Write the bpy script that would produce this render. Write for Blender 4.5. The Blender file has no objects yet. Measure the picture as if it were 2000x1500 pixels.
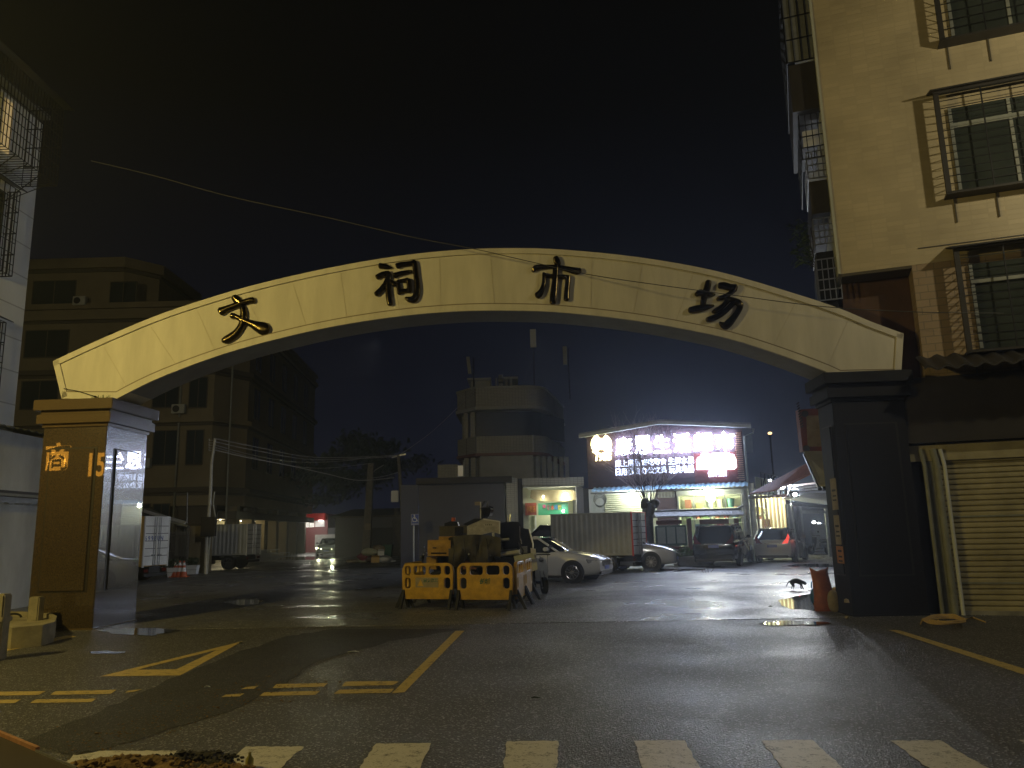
import bpy, bmesh, math, random
from mathutils import Vector, Matrix
random.seed(7)
R = math.radians
SC = bpy.context.scene
COL = SC.collection

# ------------------------------------------------------------------ camera
EYE = 1.7; FPX = 1510.0; PITCH = R(10.76); ROLL = R(1.38)
fw = Vector((0, math.cos(PITCH), math.sin(PITCH)))
u0 = Vector((0, -math.sin(PITCH), math.cos(PITCH))); r0 = Vector((1, 0, 0))
rt = r0 * math.cos(ROLL) - u0 * math.sin(ROLL)
up = r0 * math.sin(ROLL) + u0 * math.cos(ROLL)
cam_d = bpy.data.cameras.new('camera'); cam = bpy.data.objects.new('camera', cam_d); COL.objects.link(cam)
cam_d.sensor_fit = 'HORIZONTAL'; cam_d.sensor_width = 36; cam_d.lens = 36 * FPX / 2000
cam_d.clip_start = .05; cam_d.clip_end = 1500
m = Matrix((rt, up, -fw)).transposed().to_4x4(); m.translation = (0, 0, EYE); cam.matrix_world = m
SC.camera = cam

# ------------------------------------------------------------------ night sky
W = bpy.data.worlds.new('World'); SC.world = W; W.use_nodes = True
nt = W.node_tree; nt.nodes.clear()
wo = nt.nodes.new('ShaderNodeOutputWorld'); bg = nt.nodes.new('ShaderNodeBackground'); add = nt.nodes.new('ShaderNodeAddShader')
bg2 = nt.nodes.new('ShaderNodeBackground'); sky = nt.nodes.new('ShaderNodeTexSky'); sky.sky_type = 'NISHITA'; sky.sun_disc = False
sky.sun_elevation = R(-9); sky.sun_rotation = R(30)
nt.links.new(sky.outputs[0], bg2.inputs[0]); bg2.inputs[1].default_value = .05
tcw = nt.nodes.new('ShaderNodeTexCoord'); sx = nt.nodes.new('ShaderNodeSeparateXYZ'); rmp = nt.nodes.new('ShaderNodeValToRGB')   # night sky: faint blue town glow low down, black overhead
nt.links.new(tcw.outputs['Generated'], sx.inputs[0]); nt.links.new(sx.outputs['Z'], rmp.inputs[0]); nt.links.new(rmp.outputs[0], bg.inputs[0])
rmp.color_ramp.elements[0].position = .0; rmp.color_ramp.elements[0].color = (.40, .47, 1.15, 1); rmp.color_ramp.elements[1].position = .5; rmp.color_ramp.elements[1].color = (.12, .12, .12, 1)
e_ = rmp.color_ramp.elements.new(.22); e_.color = (.26, .30, .62, 1)
bg.inputs[1].default_value = .0105
nt.links.new(bg.outputs[0], add.inputs[0]); nt.links.new(bg2.outputs[0], add.inputs[1]); nt.links.new(add.outputs[0], wo.inputs[0])
SC.view_settings.view_transform = 'Standard'; SC.view_settings.look = 'None'
SC.view_settings.exposure = 0; SC.view_settings.gamma = 1

# ------------------------------------------------------------------ helpers
def ray(x, y): return fw * FPX + rt * (x - 1000) - up * (y - 750)
def at(x, y, Y):
    d = ray(x, y); return d * (Y / d.y) + Vector((0, 0, EYE))
def G(x, y, z=0.0):
    d = ray(x, y); return d * ((z - EYE) / d.z) + Vector((0, 0, EYE))
class Frame:
    """vertical plane: s runs along xdir, d goes away behind the plane, z up"""
    def __init__(s, P, xd):
        s.P = Vector((P[0], P[1], 0)); s.x = Vector((xd[0], xd[1], 0)).normalized(); s.y = Vector((0, 0, 1)).cross(s.x)
        s.M = Matrix(((s.x.x, s.y.x, 0, s.P.x), (s.x.y, s.y.y, 0, s.P.y), (0, 0, 1, 0), (0, 0, 0, 1)))
    def hit(s, px, py, d=0.0):
        D = ray(px, py); O = Vector((0, 0, EYE)); P = s.P + s.y * d
        t = (P - O).dot(s.y) / D.dot(s.y); q = O + D * t
        return (q - s.P).dot(s.x), q.z
    def w(s, a, d, z): return s.M @ Vector((a, d, z))

class MB:
    def __init__(s, M=None): s.v = []; s.f = []; s.M = M
    def _a(s, vs, fs):
        n = len(s.v)
        for q in vs:
            q = Vector(q)
            s.v.append(s.M @ q if s.M else q)
        s.f += [[i + n for i in f] for f in fs]
        return s
    def box(s, a, b, bev=0, M=None):
        x0, y0, z0 = [min(a[i], b[i]) for i in range(3)]; x1, y1, z1 = [max(a[i], b[i]) for i in range(3)]
        if bev <= 0:
            vs = [(x0, y0, z0), (x1, y0, z0), (x1, y1, z0), (x0, y1, z0), (x0, y0, z1), (x1, y0, z1), (x1, y1, z1), (x0, y1, z1)]
            fs = [(0, 3, 2, 1), (4, 5, 6, 7), (0, 1, 5, 4), (1, 2, 6, 5), (2, 3, 7, 6), (3, 0, 4, 7)]
        else:
            bm = bmesh.new(); bmesh.ops.create_cube(bm, size=1)
            for v in bm.verts: v.co = Vector(((x0 + x1) / 2 + v.co.x * (x1 - x0), (y0 + y1) / 2 + v.co.y * (y1 - y0), (z0 + z1) / 2 + v.co.z * (z1 - z0)))
            bmesh.ops.bevel(bm, geom=bm.edges[:], offset=min(bev, (x1 - x0) * .45, (y1 - y0) * .45, (z1 - z0) * .45), segments=2, affect='EDGES')
            bm.verts.index_update(); vs = [v.co.copy() for v in bm.verts]; fs = [[v.index for v in f.verts] for f in bm.faces]; bm.free()
        if M: vs = [M @ Vector(q) for q in vs]
        return s._a(vs, fs)
    def quad(s, *p): return s._a(p, [tuple(range(len(p)))])
    def slab(s, pts, n):
        """polygon pts thickened by vector n"""
        k = len(pts); n = Vector(n); vs = [Vector(p) for p in pts] + [Vector(p) + n for p in pts]
        fs = [tuple(range(k)), tuple(range(2 * k - 1, k - 1, -1))] + [(i, i + k, (i + 1) % k + k, (i + 1) % k) for i in range(k)]
        return s._a(vs, fs)
    def cyl(s, p, q, r, r2=None, n=10, caps=True):
        p = Vector(p); q = Vector(q); r2 = r if r2 is None else r2; a = (q - p).normalized()
        b = a.orthogonal().normalized(); c = a.cross(b); vs = []
        for k in range(n):
            t = 2 * math.pi * k / n; e = b * math.cos(t) + c * math.sin(t); vs.append(p + e * r); vs.append(q + e * r2)
        fs = [(2 * k, 2 * ((k + 1) % n), 2 * ((k + 1) % n) + 1, 2 * k + 1) for k in range(n)]
        if caps: fs += [tuple(range(2 * n - 2, -1, -2)), tuple(range(1, 2 * n, 2))]
        return s._a(vs, fs)
    def tube(s, pts, r, n=6, r2=None):
        pts = [Vector(p) for p in pts]; m_ = len(pts); vs = []; b = None
        for i, p in enumerate(pts):
            a = (pts[min(i + 1, m_ - 1)] - pts[max(i - 1, 0)]).normalized()
            b = (b - a * b.dot(a)).normalized() if b is not None and (b - a * b.dot(a)).length > 1e-4 else a.orthogonal().normalized()
            c = a.cross(b); rr = r if r2 is None else r + (r2 - r) * i / (m_ - 1)
            for k in range(n):
                t = 2 * math.pi * k / n; vs.append(p + b * math.cos(t) * rr + c * math.sin(t) * rr)
        fs = [(i * n + k, i * n + (k + 1) % n, (i + 1) * n + (k + 1) % n, (i + 1) * n + k) for i in range(m_ - 1) for k in range(n)]
        fs += [tuple(range(n - 1, -1, -1)), tuple(range((m_ - 1) * n, m_ * n))]
        return s._a(vs, fs)
    def bar(s, p, q, w, h=None):
        h = h or w; p = Vector(p); q = Vector(q); a = (q - p).normalized()
        b = a.cross(Vector((0, 0, 1))); b = b.normalized() if b.length > .01 else Vector((1, 0, 0)); c = a.cross(b)
        o = [b * w / 2 + c * h / 2, -b * w / 2 + c * h / 2, -b * w / 2 - c * h / 2, b * w / 2 - c * h / 2]
        return s._a([p + k for k in o] + [q + k for k in o], [(0, 1, 2, 3), (7, 6, 5, 4), (0, 4, 5, 1), (1, 5, 6, 2), (2, 6, 7, 3), (3, 7, 4, 0)])
    def lathe(s, prof, n=20, c=(0, 0, 0)):
        c = Vector(c); vs = [c + Vector((r * math.cos(2 * math.pi * k / n), r * math.sin(2 * math.pi * k / n), z)) for r, z in prof for k in range(n)]
        m_ = len(prof)
        return s._a(vs, [(i * n + k, i * n + (k + 1) % n, (i + 1) * n + (k + 1) % n, (i + 1) * n + k) for i in range(m_ - 1) for k in range(n)])
    def loft(s, secs, caps=True, closed=False):
        n = len(secs[0]); vs = [p for q in secs for p in q]; fs = []
        rg = n if closed else n - 1
        for i in range(len(secs) - 1):
            for k in range(rg): fs.append((i * n + k, i * n + (k + 1) % n, (i + 1) * n + (k + 1) % n, (i + 1) * n + k))
        if caps: fs += [tuple(range(n)), tuple(range(len(secs) * n - 1, (len(secs) - 1) * n - 1, -1))]
        return s._a(vs, fs)
    def blob(s, c, r, sub=2, amp=.15, seed=0):
        bm = bmesh.new(); bmesh.ops.create_icosphere(bm, subdivisions=sub, radius=1); rr = random.Random(seed)
        ph = [rr.uniform(0, 6) for _ in range(6)]
        for v in bm.verts:
            q = v.co.copy(); k = 1 + amp * (math.sin(3 * q.x + ph[0]) + math.sin(4 * q.y + ph[1]) + math.sin(3.5 * q.z + ph[2]) + .5 * math.sin(9 * q.x + ph[3]) * math.sin(8 * q.y + ph[4])) / 2
            v.co = Vector((c[0] + q.x * r[0] * k, c[1] + q.y * r[1] * k, c[2] + q.z * r[2] * k))
        bm.verts.index_update(); s._a([v.co.copy() for v in bm.verts], [[v.index for v in f.verts] for f in bm.faces]); bm.free(); return s
    def mesh(s, name, mat, smooth=0):
        me = bpy.data.meshes.new(name); me.from_pydata([tuple(v) for v in s.v], [], s.f); me.update()
        bm = bmesh.new(); bm.from_mesh(me); bmesh.ops.recalc_face_normals(bm, faces=bm.faces[:]); bm.to_mesh(me); bm.free()
        if mat: me.materials.append(mat)
        if smooth:
            for p in me.polygons: p.use_smooth = True
            me.set_sharp_from_angle(angle=R(smooth))
        return me

def xform(o): return Matrix.Translation(o.location) @ o.rotation_euler.to_matrix().to_4x4()
def obj(name, geo, mat=None, parent=None, smooth=0, label=None, local=False):
    me = geo.mesh(name, mat, smooth) if isinstance(geo, MB) else geo
    if mat and not me.materials: me.materials.append(mat)
    o = bpy.data.objects.new(name, me); COL.objects.link(o)
    if parent:
        o.parent = parent
        if not local:
            if parent.type == 'EMPTY': o.matrix_parent_inverse = xform(parent).inverted()
    if label: o['label'] = label
    return o
def tag(o, label, cat, group=None, kind=None):
    o['label'] = label; o['category'] = cat
    if group: o['group'] = group
    if kind: o['kind'] = kind
    return o
def thing(name, label, cat, loc=(0, 0, 0), rz=0, group=None):
    o = bpy.data.objects.new(name, None); COL.objects.link(o); o.location = loc; o.rotation_euler = (0, 0, rz); o.empty_display_size = .3
    return tag(o, label, cat, group)
def struct(name, geo, mat, label=None, cat='ground', smooth=0, kind='structure'):
    o = obj(name, geo, mat, None, smooth); o['kind'] = kind
    tag(o, label or name.replace('_', ' '), cat); return o
def dup(root, loc, rz, label):
    r = root.copy(); COL.objects.link(r); r.location = loc; r.rotation_euler = (0, 0, rz); r['label'] = label
    def rec(a, b):
        for ch in a.children:
            c = ch.copy(); COL.objects.link(c); c.parent = b; rec(ch, c)
    rec(root, r); return r

# ------------------------------------------------------------------ materials
def mat(name, col, rough=.6, metal=0, nz=None, amt=.3, bump=None, emis=None, coat=0, alpha=1, spec=.5, col2=None, rvar=0, trans=0, stretch=None):
    m = bpy.data.materials.new(name); m.use_nodes = True; n = m.node_tree; b = n.nodes['Principled BSDF']
    c = (*col, 1); b.inputs['Base Color'].default_value = c; b.inputs['Roughness'].default_value = rough; b.inputs['Metallic'].default_value = metal
    b.inputs['Specular IOR Level'].default_value = spec; b.inputs['Coat Weight'].default_value = coat; b.inputs['Transmission Weight'].default_value = trans
    b.inputs['Coat Roughness'].default_value = .012 if 'granite' in name else .05
    if nz or bump or rvar:
        tc = n.nodes.new('ShaderNodeTexCoord'); src = tc.outputs['Object']
        if stretch:
            mp = n.nodes.new('ShaderNodeMapping'); mp.inputs['Scale'].default_value = stretch; n.links.new(src, mp.inputs[0]); src = mp.outputs[0]
    if nz:
        t = n.nodes.new('ShaderNodeTexNoise'); t.inputs['Scale'].default_value = nz; t.inputs['Detail'].default_value = 7; t.inputs['Roughness'].default_value = .65
        n.links.new(src, t.inputs['Vector'])
        rp = n.nodes.new('ShaderNodeValToRGB'); rp.color_ramp.elements[0].position = .35; rp.color_ramp.elements[1].position = .68
        d = col2 or tuple(x * (1 - amt) for x in col)
        rp.color_ramp.elements[0].color = (*d, 1); rp.color_ramp.elements[1].color = c
        n.links.new(t.outputs['Fac'], rp.inputs[0]); n.links.new(rp.outputs[0], b.inputs['Base Color'])
        if rvar:
            mr = n.nodes.new('ShaderNodeMapRange'); mr.inputs['From Min'].default_value = .3; mr.inputs['From Max'].default_value = .7
            mr.inputs['To Min'].default_value = max(.02, rough - rvar); mr.inputs['To Max'].default_value = min(1, rough + rvar)
            n.links.new(t.outputs['Fac'], mr.inputs[0]); n.links.new(mr.outputs[0], b.inputs['Roughness'])
    if bump:
        t2 = n.nodes.new('ShaderNodeTexNoise'); t2.inputs['Scale'].default_value = bump[0]; t2.inputs['Detail'].default_value = 4
        n.links.new(src, t2.inputs['Vector'])
        bp = n.nodes.new('ShaderNodeBump'); bp.inputs['Strength'].default_value = bump[1]; bp.inputs['Distance'].default_value = bump[2] if len(bump) > 2 else .01
        n.links.new(t2.outputs['Fac'], bp.inputs['Height']); n.links.new(bp.outputs[0], b.inputs['Normal'])
    if emis: b.inputs['Emission Color'].default_value = (*emis[0], 1); b.inputs['Emission Strength'].default_value = emis[1]
    return m
def tilemat(name, col, mortar, sx, sz, rough=.35, msize=.02, amt=.12, stagger=0, axis='XZ', stain=.3):
    """brick-texture tiles on a vertical wall, object coordinates"""
    m = mat(name, col, rough); n = m.node_tree; b = n.nodes['Principled BSDF']
    tc = n.nodes.new('ShaderNodeTexCoord'); sp = n.nodes.new('ShaderNodeSeparateXYZ'); cb = n.nodes.new('ShaderNodeCombineXYZ')
    n.links.new(tc.outputs['Object'], sp.inputs[0])
    ad = n.nodes.new('ShaderNodeMath'); ad.operation = 'ADD'
    n.links.new(sp.outputs['X'], ad.inputs[0]); n.links.new(sp.outputs['Y'], ad.inputs[1])
    n.links.new(ad.outputs[0] if axis == 'XZ' else sp.outputs['X'], cb.inputs[0]); n.links.new(sp.outputs['Z' if axis == 'XZ' else 'Y'], cb.inputs[1])
    br = n.nodes.new('ShaderNodeTexBrick'); br.offset = stagger; br.inputs['Color1'].default_value = (*col, 1)
    br.inputs['Color2'].default_value = (*[c * (1 - amt) for c in col], 1); br.inputs['Mortar'].default_value = (*mortar, 1)
    br.inputs['Scale'].default_value = 1; br.inputs['Mortar Size'].default_value = msize * sz; br.inputs['Brick Width'].default_value = sx; br.inputs['Row Height'].default_value = sz
    n.links.new(cb.outputs[0], br.inputs['Vector'])
    t = n.nodes.new('ShaderNodeTexNoise'); t.inputs['Scale'].default_value = .7; t.inputs['Detail'].default_value = 6; n.links.new(tc.outputs['Object'], t.inputs['Vector'])
    mr = n.nodes.new('ShaderNodeMapRange'); mr.inputs['From Min'].default_value = .3; mr.inputs['From Max'].default_value = .7; mr.inputs['To Min'].default_value = 1 - stain
    n.links.new(t.outputs['Fac'], mr.inputs[0])
    mx = n.nodes.new('ShaderNodeMix'); mx.data_type = 'RGBA'; mx.blend_type = 'MULTIPLY'; mx.inputs[0].default_value = 1
    n.links.new(br.outputs['Color'], mx.inputs[6]); n.links.new(mr.outputs[0], mx.inputs[7]); n.links.new(mx.outputs[2], b.inputs['Base Color'])
    bp = n.nodes.new('ShaderNodeBump'); bp.inputs['Strength'].default_value = .5; bp.inputs['Distance'].default_value = .004; bp.invert = True
    n.links.new(br.outputs['Fac'], bp.inputs['Height']); n.links.new(bp.outputs[0], b.inputs['Normal'])
    return m
def asphalt(name, col, rough, rv, grain, wetscale, strength=1.0):
    m = mat(name, col, rough); n = m.node_tree; b = n.nodes['Principled BSDF']
    tc = n.nodes.new('ShaderNodeTexCoord'); ob = tc.outputs['Object']
    big = n.nodes.new('ShaderNodeTexNoise'); big.inputs['Scale'].default_value = wetscale; big.inputs['Detail'].default_value = 6; n.links.new(ob, big.inputs['Vector'])
    vo = n.nodes.new('ShaderNodeTexVoronoi'); vo.inputs['Scale'].default_value = grain; n.links.new(ob, vo.inputs['Vector'])
    rp = n.nodes.new('ShaderNodeMapRange'); rp.inputs['From Min'].default_value = .35; rp.inputs['From Max'].default_value = .65
    rp.inputs['To Min'].default_value = rough - rv; rp.inputs['To Max'].default_value = rough + rv; n.links.new(big.outputs['Fac'], rp.inputs[0]); n.links.new(rp.outputs[0], b.inputs['Roughness'])
    mx = n.nodes.new('ShaderNodeMix'); mx.data_type = 'RGBA'
    mx.inputs[6].default_value = (*[c * .6 for c in col], 1); mx.inputs[7].default_value = (*[c * 1.35 for c in col], 1)
    bw = n.nodes.new('ShaderNodeSeparateColor'); n.links.new(vo.outputs['Color'], bw.inputs[0])
    ad = n.nodes.new('ShaderNodeMath'); ad.operation = 'MULTIPLY_ADD'; ad.inputs[1].default_value = .5; n.links.new(bw.outputs[0], ad.inputs[0])
    sb = n.nodes.new('ShaderNodeMath'); sb.operation = 'MULTIPLY'; sb.inputs[1].default_value = .5; n.links.new(big.outputs['Fac'], sb.inputs[0]); n.links.new(sb.outputs[0], ad.inputs[2])
    n.links.new(ad.outputs[0], mx.inputs[0])
    th = n.nodes.new('ShaderNodeMapRange'); th.inputs['From Min'].default_value = .86; th.inputs['From Max'].default_value = .92; n.links.new(bw.outputs[1], th.inputs[0])
    m2 = n.nodes.new('ShaderNodeMix'); m2.data_type = 'RGBA'; n.links.new(th.outputs[0], m2.inputs[0]); n.links.new(mx.outputs[2], m2.inputs[6]); m2.inputs[7].default_value = (*[c * 4.5 for c in col], 1); n.links.new(m2.outputs[2], b.inputs['Base Color'])
    bp = n.nodes.new('ShaderNodeBump'); bp.inputs['Strength'].default_value = strength; bp.inputs['Distance'].default_value = .014
    n.links.new(vo.outputs['Distance'], bp.inputs['Height'])
    bp2 = n.nodes.new('ShaderNodeBump'); bp2.inputs['Strength'].default_value = .6; bp2.inputs['Distance'].default_value = .02
    md = n.nodes.new('ShaderNodeTexNoise'); md.inputs['Scale'].default_value = 3.5; md.inputs['Detail'].default_value = 5; n.links.new(ob, md.inputs['Vector'])
    n.links.new(md.outputs['Fac'], bp2.inputs['Height']); n.links.new(bp.outputs[0], bp2.inputs['Normal']); n.links.new(bp2.outputs[0], b.inputs['Normal'])
    return m
def paint(name, col, worn=.5, bare=(.05, .05, .05)):
    m = mat(name, col, .55); n = m.node_tree; b = n.nodes['Principled BSDF']; tc = n.nodes.new('ShaderNodeTexCoord')
    a = n.nodes.new('ShaderNodeTexNoise'); a.inputs['Scale'].default_value = 9; a.inputs['Detail'].default_value = 12; a.inputs['Roughness'].default_value = .75; n.links.new(tc.outputs['Object'], a.inputs['Vector'])
    c = n.nodes.new('ShaderNodeTexNoise'); c.inputs['Scale'].default_value = 70; c.inputs['Detail'].default_value = 3; n.links.new(tc.outputs['Object'], c.inputs['Vector'])
    s_ = n.nodes.new('ShaderNodeMath'); s_.operation = 'MULTIPLY_ADD'; s_.inputs[1].default_value = .35; n.links.new(c.outputs['Fac'], s_.inputs[0]); n.links.new(a.outputs['Fac'], s_.inputs[2])
    rp = n.nodes.new('ShaderNodeValToRGB'); rp.color_ramp.elements[0].position = .38 + .2 * worn; rp.color_ramp.elements[1].position = .55 + .2 * worn
    rp.color_ramp.elements[0].color = (*bare, 1); rp.color_ramp.elements[1].color = (*col, 1)
    e = rp.color_ramp.elements.new(.80 + .1 * worn); e.color = (*[x * .75 for x in col], 1)
    n.links.new(s_.outputs[0], rp.inputs[0]); n.links.new(rp.outputs[0], b.inputs['Base Color'])
    bp = n.nodes.new('ShaderNodeBump'); bp.inputs['Strength'].default_value = .5; bp.inputs['Distance'].default_value = .004
    n.links.new(c.outputs['Fac'], bp.inputs['Height']); n.links.new(bp.outputs[0], b.inputs['Normal'])
    return m

M = {}
M['road'] = asphalt('road_asphalt', (.075, .073, .075), .49, .08, 62, .45, 1.6)
M['court'] = asphalt('court_asphalt', (.10, .10, .105), .40, .19, 50, .42, .9)
M['patch'] = asphalt('patch_asphalt', (.026, .025, .024), .58, .05, 70, .8, 1.3)
M['concrete'] = mat('old_concrete', (.34, .33, .3), .8, nz=2.5, amt=.45, bump=(25, .4))
M['water'] = mat('puddle_water', (.012, .012, .012), .05, spec=.7, bump=(5, .10, .01))
M['yellowline'] = paint('worn_yellow_paint', (.48, .36, .13), .62)
M['whiteline'] = paint('worn_white_paint', (.60, .57, .54), .62)
M['oldline'] = paint('faded_white_paint', (.35, .35, .34), .9)
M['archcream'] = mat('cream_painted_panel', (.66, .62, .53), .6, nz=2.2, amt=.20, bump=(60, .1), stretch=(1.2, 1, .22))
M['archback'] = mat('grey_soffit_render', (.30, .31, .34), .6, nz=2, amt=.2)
M['seam'] = mat('dark_joint', (.24, .20, .14), .8)
M['joint'] = mat('faint_joint', (.52, .47, .37), .8)
M['gold'] = mat('tarnished_gold_metal', (.085, .065, .03), .16, 1, bump=(22, .35, .004))
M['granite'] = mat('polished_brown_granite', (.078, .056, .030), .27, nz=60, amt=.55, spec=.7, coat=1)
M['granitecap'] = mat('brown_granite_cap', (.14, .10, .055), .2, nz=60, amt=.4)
M['graniteshaded'] = mat('shaded_granite', (.014, .014, .018), .55, nz=40, amt=.4, spec=.3)  # shaded copy of the granite: the right pillar's shade is in this colour
M['granitegap'] = mat('granite_recess', (.02, .016, .012), .5)
M['whitetile'] = tilemat('white_wall_tile', (.78, .80, .78), (.45, .45, .43), 1.5, .9, .6, .02, .06, 0, stain=.2)
M['whitewall'] = mat('stained_white_render', (.70, .73, .73), .8, nz=.9, amt=.35, bump=(20, .2), stretch=(1, 1, .4))
M['iron'] = mat('dark_iron', (.03, .03, .03), .5, .6, nz=15, amt=.4)
M['steel'] = mat('galvanised_steel', (.42, .43, .45), .35, .85, nz=8, amt=.3)
M['greymetal'] = mat('grey_painted_metal', (.22, .23, .24), .45, .2, nz=5, amt=.25)
M['glass'] = mat('dark_window_glass', (.02, .028, .03), .08, spec=.7)
M['greenglass'] = mat('green_tinted_glass', (.05, .06, .05), .12, spec=.7, nz=.8, amt=.4)
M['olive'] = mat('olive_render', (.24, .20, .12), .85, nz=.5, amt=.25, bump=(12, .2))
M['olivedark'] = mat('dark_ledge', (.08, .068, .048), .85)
M['ochre'] = tilemat('ochre_wall_tile', (.54, .45, .29), (.48, .40, .26), .30, .10, .5, .07, .12, 0, stain=.3)
M['pinktile'] = tilemat('pink_wall_tile', (.38, .28, .18), (.24, .19, .13), .30, .15, .5, .07, .14, .5, stain=.25)
M['maroon'] = mat('maroon_panel', (.10, .05, .03), .7, nz=2, amt=.4)
M['brownsteel'] = mat('dark_brown_sheet', (.032, .027, .022), .6, nz=2, amt=.4)
M['shutter'] = mat('cream_roller_shutter', (.46, .41, .25), .5, nz=1.6, amt=.4)
M['pipe'] = mat('grey_pvc_pipe', (.28, .29, .25), .5, nz=3, amt=.3)
M['brick'] = tilemat('red_brick', (.075, .032, .038), (.04, .03, .04), .24, .11, .7, .12, .3, .5, stain=.3)
M['redsheet'] = mat('red_cladding', (.24, .05, .06), .5, nz=1, amt=.2)
M['villatile'] = tilemat('pale_green_tile', (.48, .47, .38), (.17, .16, .12), .20, .10, .5, .08, .12, 0, stain=.2)
M['pale'] = mat('pale_render', (.48, .49, .44), .8, nz=1, amt=.25)
M['warmwhite'] = mat('shop_wall_white', (.62, .64, .48), .7, nz=2, amt=.15)
M['greywall'] = mat('grey_sheet_wall', (.11, .11, .125), .7, nz=.8, amt=.12)
M['bluesheet'] = mat('blue_canopy_sheet', (.25, .42, .55), .4, .3, nz=3, amt=.2)
M['orangecanopy'] = mat('orange_canvas', (.36, .11, .05), .7, nz=3, amt=.4)
M['carwhite'] = mat('white_car_paint', (.42, .42, .41), .25, 0, nz=1.2, amt=.06, coat=.8)
M['carsilver'] = mat('pearl_car_paint', (.55, .57, .62), .22, .2, coat=.9)
M['carblack'] = mat('dark_car_paint', (.022, .026, .04), .18, .3, coat=1)
M['cargrey'] = mat('grey_car_paint', (.06, .065, .07), .3, .3, coat=.6)
M['carglass'] = mat('tinted_car_glass', (.012, .015, .02), .05, spec=.8)
M['rubber'] = mat('tyre_rubber', (.014, .014, .015), .8)
M['rim'] = mat('alloy_rim', (.5, .5, .52), .25, .9)
M['edge'] = mat('glint_pale_steel', (.78, .79, .82), .3, .3)  # steel paled so that machine edges and rails read as shining
M['signback'] = mat('dark_red_sign_board', (.11, .018, .018), .6)
M['chrome'] = mat('chrome_trim', (.7, .7, .72), .1, 1)
M['plastic'] = mat('black_plastic', (.02, .02, .022), .45)
M['lens'] = mat('headlamp_lens', (.35, .36, .38), .08, .4, coat=1)
M['redlens'] = mat('red_lamp_lens', (.10, .006, .005), .2, coat=1)
M['redlit'] = mat('lit_red_lamp', (.6, .02, .01), .2, emis=((1, .07, .03), .9))
M['plate'] = mat('number_plate', (.06, .09, .3), .4)
M['corr'] = mat('truck_side_sheet', (.46, .46, .40), .5, .1, nz=1.5, amt=.2)
M['corrgrey'] = mat('grey_truck_side', (.42, .44, .45), .5, .1, nz=1.5, amt=.2)
M['truckdoor'] = mat('white_truck_door', (.74, .75, .74), .45, nz=2, amt=.15)
M['yellowpaint'] = mat('yellow_truck_side', (.55, .35, .08), .5)
M['redframe'] = mat('red_frame', (.55, .05, .04), .4)
M['barrier'] = mat('yellow_barrier_plastic', (.62, .37, .035), .42, nz=5, amt=.4, bump=(30, .1))
M['mach'] = mat('machine_orange_paint', (.52, .30, .05), .5, nz=4, amt=.45)
M['rust'] = mat('rusty_orange_sheet', (.28, .12, .05), .7, nz=5, amt=.5)
M['tarp'] = mat('dark_canvas', (.10, .092, .075), .8, nz=3, amt=.4, bump=(6, .8, .03))
M['black'] = mat('black_machine_steel', (.018, .019, .024), .35, .4, nz=6, amt=.4)
M['brushed'] = mat('brushed_steel_hood', (.62, .60, .59), .4, .35, nz=9, amt=.35)
M['blue'] = mat('sign_blue', (.015, .06, .42), .4)
M['white'] = mat('sign_white', (.75, .77, .8), .5)
M['woodpole'] = mat('concrete_pole', (.22, .2, .16), .8, nz=6, amt=.4)
M['polewhite'] = mat('whitewashed_pole', (.5, .5, .47), .7, nz=6, amt=.25)
M['bark'] = mat('grey_bark', (.10, .085, .075), .9, nz=9, amt=.5, bump=(14, .8, .03))
M['twig'] = mat('twig_bark', (.38, .32, .30), .8)
M['leaf'] = mat('dark_leaf', (.035, .06, .022), .6, nz=3, amt=.5)
M['leaf2'] = mat('shrub_leaf', (.10, .16, .05), .6, nz=8, amt=.5)
M['cone'] = mat('cone_orange', (.50, .09, .02), .5)
M['wire'] = mat('black_cable', (.06, .06, .065), .5)
M['wirelit'] = mat('lit_cable', (.32, .32, .32), .5)  # paler copy of the cable, lit look put into the colour
M['cat'] = mat('dark_fur', (.03, .028, .03), .9, bump=(80, .5, .005))
M['bluebag'] = mat('blue_plastic_bag', (.05, .17, .5), .35, bump=(12, .6, .02))
M['sack'] = mat('orange_woven_sack', (.42, .12, .04), .6, nz=6, amt=.4, bump=(18, .5, .02))
M['rope'] = mat('straw_rope', (.55, .38, .16), .8, bump=(60, .5))
M['soil'] = mat('excavated_soil', (.30, .19, .08), .95, nz=8, amt=.6, bump=(30, 1, .02))
M['soildark'] = mat('broken_asphalt_soil', (.05, .045, .04), .95, nz=12, amt=.5, bump=(30, 1, .02))
M['rustboard'] = mat('rusty_steel_edge', (.5, .24, .12), .6, nz=10, amt=.4)
M['darkboard'] = mat('dark_steel_plate', (.035, .022, .015), .7)
M['stonebasin'] = mat('stone_basin', (.36, .32, .22), .85, nz=4, amt=.4, bump=(20, .5))
M['green'] = mat('green_bin_plastic', (.03, .12, .08), .5)
M['board'] = mat('notice_paper', (.40, .47, .45), .6, nz=6, amt=.15)
M['boardgreen'] = mat('notice_board_back', (.10, .16, .16), .5)
M['darkred'] = mat('dark_red_timber', (.10, .03, .03), .55)
M['rooftile'] = mat('grey_roof_tile', (.2, .2, .18), .6, nz=4, amt=.3)
M['poster'] = mat('faded_poster', (.36, .30, .20), .7, nz=4, amt=.4)
M['orangeposter'] = mat('orange_poster', (.45, .2, .07), .7, nz=4, amt=.3)
EM = lambda n, c, s: mat(n, (.8, .8, .8), .5, emis=(c, s))
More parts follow.
